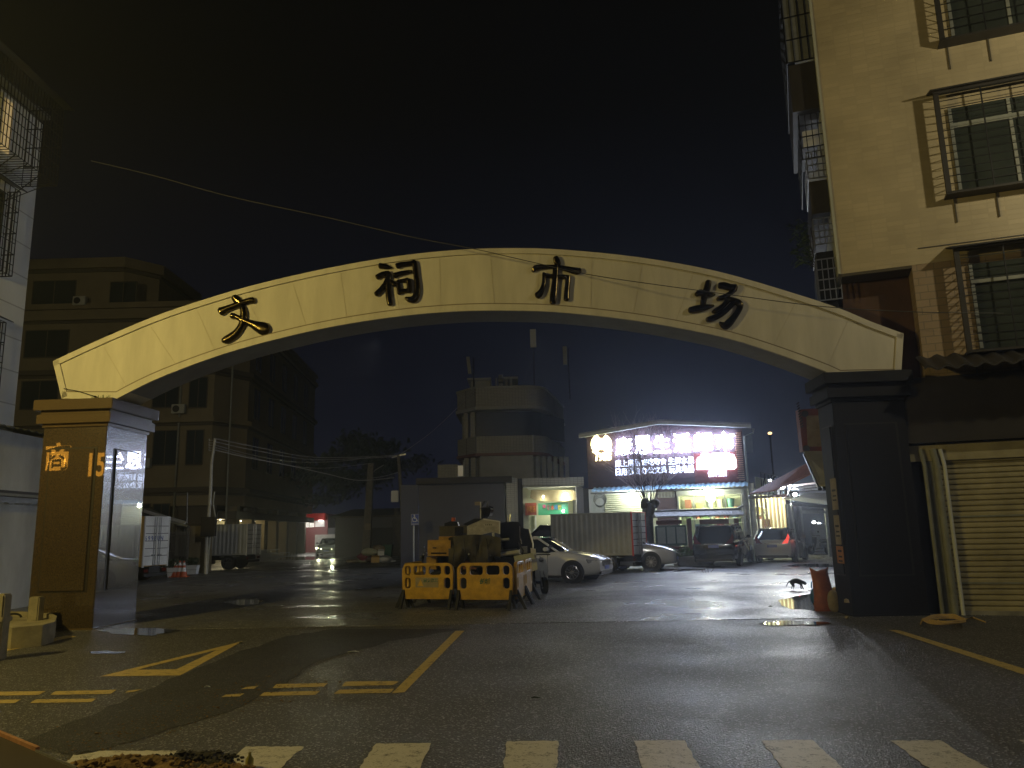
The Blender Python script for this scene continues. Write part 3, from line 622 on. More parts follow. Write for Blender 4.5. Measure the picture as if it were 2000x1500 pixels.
# corner balcony cage high up
s1, z1 = hl(108, 360, -1.0); s0, z0 = hl(15, 300, -1.0)
zt1 = hl(125, 215, -1.0)[1]; sc = hl(125, 215, -1.0)[0]
lbox('wall', lb, M['whitetile'], (13, 0, 0), (yc, 9, zt1 - .05)); lbox('roof_edge', lb, M['greymetal'], (13, -.15, zt1 + .14), (yc + .1, 9, zt1 + .26))
f = cage(lb, 14.0, sc, z1, zt1, 1.0, 'big balcony cage wrapping the top corner', hood=.25)
for k in range(6): obj('cage_bracket', MB().tube([(14 + k * 1.1, -.95, z1 + .02), (14 + k * 1.1, -.02, z1 - .75), (14 + k * 1.1 + .5, -.95, z1)], .015, 4), M['iron'], f, 0, None, True)

w_ = lbox('window', lb, M['glass'], (14.6, -.02, z1 + .55), (sc - 1.2, .01, zt1 - .15)); obj('window_frame', grille(None, lb, (14.6, -.04, z1 + .55), (sc - 1.2, -.04, zt1 - .15), 5, 1, .03), M['pale'], w_, 0, None, True)
lbox('lit_curtain', lb, EM('curtain_glow', (1, .66, .22), .28), (hl(14, 200)[0] - .1, -.03, z1 + .6), (hl(26, 200)[0], -.021, zt1 - .2), label='narrow lit orange curtain')
# two lower cages
for (pt, pb, pr_, lab) in ((375, 545, 40, 'window cage with curved hood'), (630, 790, 12, 'lower window cage cut by the picture edge')):
    sa, za = hl(pr_, pt, -.35); sb, zb = hl(pr_ - 6, pb, -.35)
    cage(lb, sa - 1.9, sa, zb, za, .35, lab, n=9, hood=.12)
    w2 = lbox('window', lb, M['glass'], (sa - 1.8, -.02, zb + .05), (sa - .1, .01, za - .05)); lbox('window_frame', w2, M['pale'], (sa - .98, -.04, zb + .05), (sa - .92, -.021, za - .05))
# low annexe wall with corrugated edge and gutter
XA = -13.2
FAX = Frame((XA, 0), (0, 1)); ha = lambda x, y: FAX.hit(x, y)
an = root('annexe', 'low stained white annexe wall with corrugated eave behind the left pillar', 'building', FAX)
ya = ha(78, 848)[0] + 1.5; zr = ha(40, 840)[1]
lbox('wall', an, M['whitewall'], (13, 0, 0), (ya, 3, zr - .1))
c = MB(); rows = []
for k in range(120): s_ = 13 + (ya + .3 - 13) * k / 119; rows.append([(s_, -.25, zr - .02 + .03 * math.sin(k * 1.6)), (s_, 1.5, zr + .25 + .03 * math.sin(k * 1.6))])
obj('corrugated_roof', c.loft(rows, False), M['greymetal'], an, 60, None, True)
z2 = ha(30, 963)[1]
lbox('shutter_box', an, M['brownsteel'], (13, -.06, z2 - .25), (ya, 0, z2 + .05)); lbox('gutter_pipe', an, M['pipe'], (13, -.14, z2 - .10), (ya, -.07, z2 - .03))
c = MB(); rows = []
for k in range(90): s_ = 13 + (ya - 13) * k / 89; rows.append([(s_, -.09, z2 - .28 + .03 * math.sin(k * 1.6)), (s_, -.09, z2 - .12)])
obj('scalloped_trim', c.loft(rows, False), M['greymetal'], an, 60, None, True)

# ------------------------------------------------------------------ olive five-storey block beyond the court on the left
YO = 53.0
def ho(x, y, Y=YO): q = at(x, y, Y); return q.x, q.z
ob_ = thing('apartment_block', 'dark olive five storey block with shuttered arcade behind the left pillar', 'building', (0, YO, 0))
xl = ho(40, 700)[0] - 9; xr = ho(457, 900)[0]; ztop = ho(300, 600)[1]
side_dir = Vector((ho(612, 900, 80)[0] - xr, 80 - YO, 0))
e = (xr + side_dir.x, 80)
chA = ((xr - 1.6), YO); chB = (xr + side_dir.x * .06, YO + 27 * .06 + 1.0)
PLAN = [(xl, YO), chA, chB, e, (xl, 80)]
def prism(plan, z0, z1, grow=0):
    cx = sum(p[0] for p in plan) / len(plan); cy = sum(p[1] for p in plan) / len(plan)
    P = [Vector((p[0], p[1], z0)) for p in plan]
    if grow:
        Q = []
        for i, p in enumerate(P):
            a, b = P[i - 1], P[(i + 1) % len(P)]; n1 = (p - a).normalized(); n2 = (b - p).normalized()
            m1 = Vector((n1.y, -n1.x, 0)); m2 = Vector((n2.y, -n2.x, 0)); mm = (m1 + m2); mm = mm / max(.3, mm.length_squared) * 2 * .5; Q.append(p + (m1 + m2).normalized() * grow * 1.1)
        P = Q
    return MB().slab(P, (0, 0, z1 - z0))
obj('wall', prism(PLAN, 3.9, ztop), M['olive'], ob_)
xpl = ho(60, 500)[0]; xpr = ho(250, 560)[0]; zp = ho(200, 503)[1]
PH = [(xpl - 6, YO + .3), (xpr - .5, YO + .3), (xpr + 1.2, YO + 2.2), (xpr + 1.2, YO + 9), (xpl - 6, YO + 9)]
obj('penthouse', prism(PH, ztop, zp - .75), M['olive'], ob_); obj('penthouse_parapet', prism(PH, zp - .75, zp, .35), M['olive'], ob_); obj('ledge', prism(PH, zp - 1.0, zp - .752, .12), M['olivedark'], ob_)
for k, py in enumerate((622, 728, 826, 962)):
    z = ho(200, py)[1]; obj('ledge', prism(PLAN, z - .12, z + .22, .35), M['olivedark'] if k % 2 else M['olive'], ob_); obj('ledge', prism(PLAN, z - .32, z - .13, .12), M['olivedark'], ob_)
obj('parapet', prism(PLAN, ztop - .05, ztop + .35, .3), M['olive'], ob_)
def win(p, F, a, b, m='glass', fr='olivedark', dep=.0):
    x0, z0 = a; x1, z1 = b
    w = lbox('window', p, M[m], (x0, -.02, z0), (x1, .01, z1)); g = MB(); t = .06
    g.box((x0 - t, -.06, z0 - t), (x0, 0, z1 + t)).box((x1, -.06, z0 - t), (x1 + t, 0, z1 + t)).box((x0, -.06, z1), (x1, 0, z1 + t)).box((x0, -.09, z0 - t * 1.5), (x1, 0, z0))
    g.box(((x0 + x1) / 2 - .03, -.05, z0), ((x0 + x1) / 2 + .03, -.021, z1))
    obj('window_frame', g, M[fr], w, 0, None, True); return w
FO = Frame((0, YO), (1, 0)); fo = thing('x', 'x', 'x'); bpy.data.objects.remove(fo)
def ow(x0, y0, x1, y1, F=ID, dy=0):
    a = ho((x0 + x1) / 2 - abs(x1 - x0) / 2, (y0 + y1) / 2); b = ho((x0 + x1) / 2 + abs(x1 - x0) / 2, (y0 + y1) / 2)
    z1 = ho((x0 + x1) / 2, y0)[1]; z0 = ho((x0 + x1) / 2, y1)[1]
    return win(ob_, None, (a[0], z0), (b[0], z1))
for r in ((60, 547, 142, 597), (212, 650, 330, 690), (50, 646, 133, 697), (212, 549, 262, 590), (42, 745, 112, 798), (300, 740, 349, 795), (371, 738, 404, 795), (300, 842, 345, 907), (365, 841, 396, 906), (230, 842, 280, 907), (268, 985, 292, 1018), (300, 985, 330, 1018)):
    w = ow(*r)
    if r[1] == 547 or r[1] == 549: w.location.y += .3
# side face windows
sd = side_dir.normalized(); FS2 = Frame((xr, YO + 1), (sd.x, sd.y)); sideroot = ob_
def sw(s0, s1, z0, z1):
    b = MB(FS2.M).box((s0, -.03, z0), (s1, .02, z1)); w = obj('window', b, M['glass'], ob_)
    t = .07; obj('window_frame', MB(FS2.M).box((s0 - t, -.07, z0 - .1), (s1 + t, 0, z0)).box((s0 - t, -.06, z1), (s1 + t, 0, z1 + t)).box(((s0 + s1) / 2 - .03, -.06, z0), ((s0 + s1) / 2 + .03, -.031, z1)), M['olivedark'], w)
for r_, (ya_, yb_) in enumerate(((740, 800), (640, 700), (842, 905))):
    z1_, z0_ = ho(400, ya_)[1], ho(400, yb_)[1]
    for s_ in (3.2, 7.4, 11.6, 16, 20.5): sw(s_, s_ + 1.5, z0_, z1_)
# arcade on the side face
zA = 3.9
for k in range(7):
    s_ = 1.0 + k * 3.8
    obj('arcade_column', MB(FS2.M).box((s_, .3, 0), (s_ + .7, 1.0, zA)), M['olive'], ob_)
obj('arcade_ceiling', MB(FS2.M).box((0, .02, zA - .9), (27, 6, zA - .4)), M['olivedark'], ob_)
obj('shop_back_wall', MB(FS2.M).box((0, 3.2, 0), (27, 3.6, zA - .9)), mat('cream_shutters', (.5, .46, .3), .6, nz=2), ob_)
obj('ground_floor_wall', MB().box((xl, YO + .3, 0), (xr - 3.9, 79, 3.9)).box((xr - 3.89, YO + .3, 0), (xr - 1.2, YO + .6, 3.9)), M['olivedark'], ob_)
for k, P_ in enumerate((60, 45, 25)): 
    q = FS2.w(2.6 + k * 5, 1.9, 2.9); lamp('arcade_lamp', q, P_ * 1.6, (1, .85, .5), .1)
    t_ = thing('ceiling_lamp', 'small lamp under the arcade of the olive block, %s' % ['near corner', 'middle', 'far end'][k], 'lamp', q); obj('bulb', MB().blob((0, 0, .12), (.06, .06, .06), 1, 0), EM('arcade_bulb', (1, .85, .5), 4), t_, local=True)
# ------------------------------------------------------------------ far red shop and dark backdrop at the lane end
YR = 82.0
rs = thing('red_shop', 'far red shop with white lit windows at the lane end', 'building', (at(612, 1040, YR).x, YR, 0))
def rb(name, x0, y0, x1, y1, m, d0=0, d1=.1, par=None, Y=YR):
    a = at(x0, (y0 + y1) / 2, Y); b = at(x1, (y0 + y1) / 2, Y); z1 = at((x0 + x1) / 2, y0, Y).z; z0 = max(0, at((x0 + x1) / 2, y1, Y).z)
    return obj(name, MB().box((a.x, Y + d0, z0), (b.x, Y + d1, z1)), m, par or rs)
rb('wall', 578, 1004, 640, 1080, M['redsheet'], 0, 6); rb('red_fascia', 580, 1003, 636, 1017, mat('lit_red_fascia', (.5, .03, .03), .5, emis=((1, .05, .04), .10)), -.5, -.02)
w = rb('window', 580, 1018, 614, 1030, EM('far_white_window', (1, .98, .85), .55), -.1, -.02)
for k in range(3): rb('window_bar', 588 + 8 * k, 1018, 589 + 8 * k, 1030, M['iron'], -.16, -.11, w)
rb('window', 616, 1017, 634, 1029, EM('far_dim_window', (.9, .95, .9), .22), -.1, -.02)
rb('roller_door', 616, 1044, 656, 1068, mat('far_roller_door', (.5, .5, .48), .6, nz=3), -.2, -.02); rb('side_bay', 612, 1031, 660, 1078, M['greywall'], .1, 5)
rb('lamp_tube', 624, 1016, 633, 1018, EM('far_tube', (1, 1, .9), 6), -.5, -.4)
for k, (x0, y0, x1, y1) in enumerate(((680, 1028, 687, 1044), (696, 1024, 708, 1050))):
    t_ = thing('lit_banner', 'ragged pale lit sheet behind the concrete pole, %s' % ['narrow one', 'wide one'][k], 'banner', (at((x0 + x1) / 2, 1040, 70).x, 70, 0))
    a = at(x0, y0, 70); b = at(x1, y1, 70); pts = [(a.x, 70, b.z), (a.x + .1, 70, a.z * .8 + b.z * .2), (a.x + .3, 70, a.z), (b.x, 70, a.z - .1), (b.x, 70, b.z)]
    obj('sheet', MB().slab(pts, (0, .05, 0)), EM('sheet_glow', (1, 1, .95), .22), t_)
lamp('red_shop_fill', at(600, 1026, 79), 170, (1, .95, .85), .2)  # added fill in front of the shop, brightens its red wall
# long dark sheds closing the horizon
def shed(x0, x1, ytop, Y, m, label, depth=8):
    a = at(x0, 1000, Y); b = at(x1, 1000, Y); z = at((x0 + x1) / 2, ytop, Y).z
    t_ = thing('shed', label, 'building', ((a.x + b.x) / 2, Y, 0)); obj('wall', MB().box((a.x, Y, 0), (b.x, Y + depth, z)), m, t_)
    obj('roof', MB().slab([(a.x - .3, Y - .4, z), (b.x + .3, Y - .4, z), (b.x + .3, Y + depth, z + .8), (a.x - .3, Y + depth, z + .8)], (0, 0, .12)), M['olivedark'], t_)
    obj('door', MB().box((a.x * .5 + b.x * .5 - 1, Y - .03, 0), (a.x * .5 + b.x * .5 + 1, Y, 2.2)), M['iron'], t_); return t_
shed(655, 830, 1010, 62, M['greywall'], 'dark shed behind the rubbish heap')
shed(1520, 2050, 960, 66, M['greywall'], 'long dark shed closing the court on the right')

# ------------------------------------------------------------------ right building
GR = G(1860, 1200); FR = Frame((GR.x, GR.y), (.94, -.34)); hr = FR.hit
rbd = root('ochre_building', 'tall ochre tiled building on the right with caged windows', 'building', FR)
sc0 = hr(1640, 590)[0]; sc0 = (hr(1592, 0)[0] + hr(1640, 590)[0]) / 2; zb = hr(1700, 528)[1]; s785 = hr(1786, 560)[0]
lbox('upper_wall', rbd, M['ochre'], (sc0, 0, zb), (6.5, 9, 17)); 
lbox('wall_edge', rbd, M['pale'], (sc0 - .05, -.03, zb), (sc0, 9, 17))
zaw = hr(1850, 718)[1]; zlow = hr(1900, 862)[1]
lbox('middle_wall', rbd, M['pinktile'], (s785, .01, zaw - .8), (6.5, 9, zb - .001))
lbox('recess_wall', rbd, M['maroon'], (sc0 + .02, .55, 0), (s785 - .001, 9, zb - .001)); lbox('recess_soffit', rbd, M['olivedark'], (sc0 + .01, .0, zb - .06), (s785 - .001, .54, zb - .002))
lbox('ground_wall', rbd, M['brownsteel'], (sc0 + .3, .05, 0), (6.5, 9, zaw - .801))
ss0 = hr(1800, 1000)[0]; ss1 = 2.9
# corrugated awning sheet, seen from below and in front
rows = []
for k in range(90):
    s_ = hr(1790, 720)[0] + k * .055; w_ = .035 * math.sin(k * 1.15); rows.append([(s_, .0, zaw + .25 + w_), (s_, -.9, zaw - .12 + w_ * 1.2), (s_, -.9, zaw - .16 + w_)])
obj('corrugated_awning', MB().loft(rows, False), M['brownsteel'], rbd, 50, None, True)
lbox('dark_fascia', rbd, M['brownsteel'], (ss0 - .25, -.25, zlow), (5.2, -.02, zaw - .2))
# roller shutter with real slats
zs1 = hr(1900, 868)[1]; S = []; z = .06; prof_ = []
while z < zs1: prof_ += [(-.02, z), (-.055, z + .012), (-.06, z + .045), (-.055, z + .08), (-.02, z + .092)]; z += .1
s_a = hr(1850, 1100)[0] + .05
sh = obj('roller_shutter', MB().loft([[(s_, d, z_) for d, z_ in prof_] for s_ in (s_a, 5.0)], False), M['shutter'], rbd, 40, None, True)
lbox('bottom_rail', sh, M['concrete'], (s_a, -.09, 0.0), (5.0, -.02, .075))
for zz in (.55, 1.75): lbox('lock_rail', sh, M['pipe'], (s_a, -.075, zz), (5.0, -.06, zz + .03))
sgn = lbox('shutter_head', rbd, M['shutter'], (ss0 - .1, -.12, zs1 - .28), (5.0, -.061, zs1 + .02))
for k, (x_, r_, mm) in enumerate(((1806, .035, 'pipe'), (1830, .06, 'pipe'), (1845, .035, 'whitewall'))):
    sx, zz = hr(x_, 935); obj('drain_pipe', MB().tube([(sx, -.16, .0), (sx, -.16, zz + .25), (sx - .04, -.16, zz + .55)], r_, 10), M[mm], rbd, 40, None, True)
lbox('door_post', rbd, M['pipe'], (hr(1815, 1000)[0], -.1, 0), (s_a - .01, -.02, zs1 - .29))
# caged windows
for k, (x0, y0, x1, y1, lb_) in enumerate(((1812, -130, 2060, 78, 'top window cage cut by the picture edge'), (1828, 185, 2100, 376, 'middle window cage'), (1868, 490, 2160, 685, 'lower window cage'))):
    dpt = -.30
    sA, zT = hr(x0, y0, dpt); _, zB = hr(x0 + 15, y1, dpt); sB = sA + 2.35
    w = lbox('window', rbd, M['greenglass'], (sA + .22, -.03, zB + .06), (sB - .1, .01, zT - .22)); g = MB()
    for q in (sA + .25, (sA + sB) / 2 + .1, sB - .1): g.box((q - .03, -.06, zB + .06), (q + .03, -.031, zT - .22))
    g.box((sA + .22, -.065, zB + (zT - zB) * .68), (sB, -.031, zB + (zT - zB) * .73)); obj('window_frame', g, M['pipe'], w, 0, None, True)
    g = MB(); n = 13
    for q in range(n + 1): z = zB + (zT - zB) * q / n; g.box((sA, dpt - .008, z - .008), (sA + .02, 0, z + .008)); g.box((sA, dpt - .008, z - .006), (sB, dpt + .008, z + .006))
    for q in (0, .33, .66, 1): g.box((sA + (sB - sA) * q - .012, dpt - .012, zB), (sA + (sB - sA) * q + .012, dpt + .012, zT))
    c_ = obj('window_cage', g, M['iron'], rbd, 0, lb_, True)
    g = MB().box((sA - .05, dpt - .02, zB - .03), (sA + .04, dpt + .06, zT + .02)).box((sA - .05, dpt - .02, zB - .05), (sB, 0, zB - .01)).box((sA - .05, dpt - .02, zT), (sB, dpt + .06, zT + .05))
    obj('cage_frame', g, M['brownsteel'], c_, 0, None, True)
    obj('cage_hood', MB().slab([(sA - .12, dpt - .12, zT + .04), (sB, dpt - .12, zT + .04), (sB, 0, zT + .16), (sA - .12, 0, zT + .16)], (0, 0, .03)), M['brownsteel'], c_, 0, None, True)
    for q in (.12, .85, 1.6): obj('stay_rod', MB().bar((sA + q, -.02, zB - .02), (sA + q, -.02, zB - .55), .025), M['olivedark'], c_, 0, None, True)
lbox('wall_cable', rbd, M['wire'], (.2, -.02, zb + .32), (5, -.005, zb + .335))
# balcony cages on the receding side face (stick out to the left)
def sidecage(z0, z1, d0, d1, out_, kind, label):
    f = MB(); nb = 8
    for k in range(nb + 1): d = d0 + (d1 - d0) * k / nb; f.box((sc0 - out_ - .012, d - .01, z0), (sc0 - out_ + .012, d + .01, z1))
    for k in range(5): z = z0 + (z1 - z0) * k / 4; f.box((sc0 - out_ - .012, d0, z - .012), (sc0 - out_ + .012, d1, z + .012)); f.box((sc0 - out_, d0 - .01, z - .012), (sc0, d0 + .01, z + .012))
    for k in range(5): x = sc0 - out_ * k / 4; f.box((x - .009, d0 - .01, z0), (x + .009, d0 + .01, z1))
    o = obj('balcony_cage', f, M['steel' if kind == 'light' else 'iron'], rbd, 0, label, True)
    if kind == 'panel': obj('cage_panel', MB().box((sc0 - out_ + .02, d0 + .02, z0), (sc0 - .06, d0 + .035, z1)), M['greymetal'], o, 0, None, True)
    return o
hs = lambda y: hr(1600, y, .3)[1]
sidecage(hs(118), hs(-60), .15, 3.5, .62, 'panel', 'pale panelled balcony cage at the top')
lbox('balcony_panel', rbd, M['brownsteel'], (sc0 - .6, .18, hs(215)), (sc0 - .06, 3.4, hs(122)))
sidecage(hs(312), hs(225), .15, 3.0, .5, 'dark', 'dark balcony cage with a lit room behind')
lbox('lit_room', rbd, mat('dim_room', (.5, .5, .5), .6, emis=((1, .95, .9), .03)), (sc0 - .42, .9, hs(258)), (sc0 - .06, .95, hs(226)))
sidecage(hs(352), hs(300), .15, 2.0, .42, 'light', 'steel drying rack below the dark cage')
lbox('balcony_panel', rbd, M['brownsteel'], (sc0 - .42, .2, hs(420)), (sc0 - .06, 3, hs(356)))
sidecage(hs(480), hs(430), .2, 2.0, .42, 'light', 'steel grille with hanging things')
sidecage(hs(590), hs(510), .2, 1.2, .44, 'light', 'lowest bright steel grille just above the arch')
lbox('balcony_panel', rbd, M['iron'], (sc0 - .4, .6, hs(600)), (sc0 - .06, 3, hs(484)))
plt = thing('balcony_plant', 'leafy plant sticking out of a balcony of the ochre building', 'plant', FR.w(sc0 - .5, .8, hs(480)))
g = MB(); rr = random.Random(5)
for k in range(240):
    a = rr.uniform(0, 6.28); r_ = rr.uniform(.05, .42); q = FR.w(sc0 - .5 - r_ * abs(math.cos(a)), .8 + r_ * math.sin(a), hs(500) + rr.uniform(0, 1.0)); t_ = Vector((rr.uniform(-1, 1), rr.uniform(-1, 1), rr.uniform(-.3, 1))).normalized() * .09
    n_ = t_.orthogonal().normalized() * .022; g.quad(q - t_, q + n_, q + t_, q - n_)
obj('leaves', g, M['leaf2'], plt)
g = MB()
for k in range(5): g.tube([FR.w(sc0 - .4, .8, hs(510)), FR.w(sc0 - .45 - .07 * k, .7 + .1 * k, hs(430 + 12 * k))], .01, 4)
obj('stem', g, M['bark'], plt)

# air conditioners and pipes on the olive block
for k, (px, py) in enumerate(((160, 590), (352, 800), (285, 905), (150, 700))):
    x_, z_ = ho(px, py); ac = obj('air_conditioner', MB().box((x_ - .45, YO - .42, z_ - .32), (x_ + .45, YO - .08, z_ + .32), .03), M['pale'], ob_); obj('fan_grille', MB().cyl((x_ - .12, YO - .44, z_), (x_ - .12, YO - .425, z_), .24, None, 18), M['iron'], ac)
for px in (352, 452): x_ = ho(px, 800)[0]; obj('downpipe', MB().cyl((x_, YO - .12, .1), (x_, YO - .12, ztop), .07, None, 8), M['pipe'], ob_, 40)

# ------------------------------------------------------------------ supermarket
GM = G(1462, 1096); FM = Frame((GM.x, GM.y), (.955, -.297)); hm = FM.hit
mk = root('supermarket', 'red brick supermarket under a gable roof with a blazing white sign', 'building', FM)
sml = hm(1147, 900)[0]; smr = hm(1454, 900)[0]; zcan = hm(1300, 948)[1]; zl = hm(1147, 854)[1]; zr_ = hm(1454, 838)[1]; sp = hm(1290, 828)[0]; zp_ = hm(1290, 829)[1]
obj('upper_wall', MB().slab([(sml, 0, zcan), (smr, 0, zcan), (smr, 0, zr_), (sp, 0, zp_), (sml, 0, zl)], (0, .25, 0)), M['brick'], mk, 0, None, True)
obj('red_sign_backing', MB().box((hm(1355, 900)[0], -.02, hm(1350, 946)[1]), (hm(1440, 900)[0], -.003, hm(1400, 884)[1])), M['signback'], mk, 0, None, True)
L_ = hm(1133, 853); A_ = hm(1290, 826); R_ = hm(1467, 833)
obj('roof_edge', MB().slab([(L_[0], -.35, L_[1] - .1), (A_[0], -.35, A_[1] - .1), (R_[0], -.35, R_[1] - .1), (R_[0], -.35, R_[1] + .06), (A_[0], -.35, A_[1] + .06), (L_[0], -.35, L_[1] + .06)], (0, .12, 0)), M['pale'], mk, 0, None, True)
obj('roof', MB().slab([(L_[0], -.3, L_[1] + .07), (A_[0], -.3, A_[1] + .07), (A_[0], 16, A_[1] + .07), (L_[0], 16, L_[1] + .07)], (0, 0, .08)).slab([(A_[0], -.3, A_[1] + .07), (R_[0], -.3, R_[1] + .07), (R_[0], 16, R_[1] + .07), (A_[0], 16, A_[1] + .07)], (0, 0, .08)), M['greymetal'], mk, 0, None, True)
obj('side_wall', MB().box((smr - .2, .26, 3.6), (smr, 16, zr_ - .02)), M['greywall'], mk, 0, None, True)
obj('left_side_wall', MB().box((sml, .26, 0), (sml + .2, 16, zl - .02)), M['greywall'], mk, 0, None, True)
# stacked timber-like cladding ends at the right of the sign
g = MB(); rr = random.Random(2); z = zcan + .1; sC = hm(1436, 900)[0]
while z < zr_ - .2: g.box((sC + rr.uniform(0, .12), -.05 - rr.uniform(0, .06), z), (smr - .06, -.004, z + .05)); z += .105
obj('slat_cladding', g, mat('cladding_timber', (.40, .20, .13), .35, nz=5), mk, 0, None, True)
# canopy
cl, cr = hm(1160, 955)[0], hm(1462, 955)[0]; rows = []
for k in range(150): s_ = cl + (cr - cl) * k / 149; w_ = .025 * math.sin(k * 1.3); rows.append([(s_, -.02, zcan + .02 + w_), (s_, -.95, zcan - .22 + w_)])
obj('corrugated_canopy', MB().loft(rows, False), M['bluesheet'], mk, 50, None, True)
obj('canopy_beam', MB().box((cl, -.9, zcan - .34), (cr, -.84, zcan - .27)), M['greymetal'], mk, 0, None, True)
# ground floor
zg = zcan - .05
s1181, s1282, s1322, s1455 = hm(1181, 990)[0], hm(1283, 990)[0], hm(1323, 990)[0], hm(1455, 1000)[0]
sh_ = []; z = .05; pf = []
while z < zg - .3: pf += [(-.0, z), (-.03, z + .02), (-.035, z + .06), (-.0, z + .09)]; z += .1
obj('white_shutter', MB().loft([[(s_, d, z_) for d, z_ in pf] for s_ in (s1181, s1282)], False), M['warmwhite'], mk, 30, None, True)
obj('ground_wall', MB().box((sml, .01, 0), (s1181, .25, zg)).box((s1181, .02, 0), (s1282, .25, zg)), M['whitewall'], mk, 0, None, True)
obj('brick_pier', MB().box((s1282, -.03, 0), (s1322, .25, zg - .0)), M['brick'], mk, 0, None, True)
sign_small = hm(1305, 960)
obj('vent_grille', grille(None, mk, (s1282 + .1, -.05, zg - .55), (s1322 - .1, -.05, zg - .3), 5, 4, .015), M['pipe'], mk, 0, None, True)
obj('roller_box', MB().box((s1322, -.12, hm(1390, 966)[1]), (s1455, .1, zg)), M['pipe'], mk, 0, None, True)
zgl = hm(1390, 966)[1] - .01
# room behind glass
obj('room', MB().box((s1322, 1.55, 0), (s1455 - .1, 1.65, zgl)).box((s1322, .0, -.0), (s1322 + .05, 1.55, zgl)).box((s1322, 0, zgl + .01), (s1455, 1.6, zgl + .08)), M['warmwhite'], mk, 0, None, True)
GOODC = [(.30, .12, .07), (.06, .16, .14), (.42, .40, .28), (.07, .08, .08), (.24, .20, .07), (.10, .15, .20), (.22, .05, .04), (.10, .16, .07)]
GM_ = [mat('goods_colour', c, .5) for c in GOODC]
def shelves(F, s0, s1, d, zs, step, lab, wmin=.18, wmax=.34, hgt=.34):
    sf = thing('shop_shelf', lab, 'shelf', F.w((s0 + s1) / 2, d, 0), rzf(F)); inv = -(s0 + s1) / 2
    b = MB()
    for z in zs: b.box((s0 + inv, -.18, z - .03), (s1 + inv, .18, z))
    obj('shelf_boards', b, M['warmwhite'], sf, local=True); rr = random.Random(int(s0 * 10) + 5)
    n = 0
    for z in zs:
        s_ = s0 + .1
        while s_ < s1 - .15:
            w = rr.uniform(wmin, wmax); h = rr.uniform(.6, 1) * hgt; k = rr.randrange(8)
            nm, lbq = (('storage_pot', 'pot'), ('carton', 'carton'))[rr.random() < .45]
            if nm == 'storage_pot': gm = MB().lathe([(w * .34, 0), (w * .42, h * .9), (w * .45, h * .92), (w * .45, h), (.01, h + .02)], 12); 
            else: gm = MB().box((-w * .4, -.12, 0), (w * .4, .12, h), .008).box((-w * .3, -.123, h * .3), (w * .3, -.121, h * .7))
            o = obj(nm, gm, GM_[k], None, 40); o.matrix_world = Matrix.Translation(F.w(s_ + w / 2, d, z + .002)) @ Matrix.Rotation(rzf(F), 4, 'Z')
            colr = ['rust red', 'teal', 'cream', 'dark', 'mustard', 'grey blue', 'crimson', 'green'][k]
            tag(o, '%s %s on the %s' % (colr, lbq, lab), lbq, 'goods on ' + lab); s_ += w + rr.uniform(.02, step)
    return sf
shelves(FM, s1322 + .15, s1455 - .25, 1.15, [hm(1390, 991)[1], hm(1390, 1012)[1], hm(1390, 1035)[1]], .16, 'lit shelves in the supermarket window', .3, .55, .46)
gl = mat('clear_shop_glass', (.9, .95, .92), .02, trans=1, spec=.5); gl.node_tree.nodes['Principled BSDF'].inputs['IOR'].default_value = 1.03
gw = lbox('shop_window', mk, gl, (s1322 + .06, -.06, .5), (s1455 - .12, -.05, zgl))
g = MB()
for k in range(5): s_ = s1322 + .06 + (s1455 - .2 - s1322) * k / 4; g.box((s_ - .02, -.09, .02), (s_ + .02, -.04, zgl))
obj('window_frame', g.box((s1322 + .05, -.09, .45), (s1455 - .1, -.04, .5)), M['greymetal'], gw, 0, None, True)
obj('window_base', MB().box((s1322 + .05, -.05, 0), (s1455 - .1, .1, .45)), M['pale'], mk, 0, None, True)
lamp('shop_window_lamp', FM.w((s1322 + s1455) / 2, .55, zgl - .12), 400, (1, 1, .72), .25)
q = FM.w(hm(1378, 956)[0], -.45, zg - .2); ct = thing('canopy_lamp', 'glowing round lamp under the blue canopy', 'lamp', q); obj('bulb', MB().blob((0, 0, 0), (.09, .09, .07), 2, 0), EM('canopy_bulb', (1, 1, .8), 40), ct, local=True)
lamp('canopy_light', q - Vector((0, .1, .12)), 330, (1, 1, .78), .08)
q2 = FM.w(hm(1240, 958)[0], -.6, zg - .25); lamp('canopy_light', q2, 170, (1, 1, .85), .1); ct = thing('canopy_lamp', 'dim lamp under the canopy before the white shutter', 'lamp', q2 + Vector((0, 0, .1))); obj('bulb', MB().blob((0, 0, .03), (.05, .05, .04), 1, 0), EM('canopy_bulb_dim', (1, 1, .8), 6), ct, local=True)
col_ = lbox('corner_column', mk, M['concrete'], (s1455, -.12, 0), (smr + .35, .3, zg), .01); lbox('steel_post', mk, M['greymetal'], (s1455 - .1, -.16, 0), (s1455 + .02, -.121, zg)); 
g = MB().tube([(smr + .08, -.1, 0), (smr + .08, -.1, hm(1461, 852)[1]), (smr + .5, .1, hm(1461, 852)[1] + .15), (smr + .55, .1, hm(1461, 845)[1] + .2)], .05, 8)
obj('drain_pipe', g, M['pipe'], mk, 40, None, True)
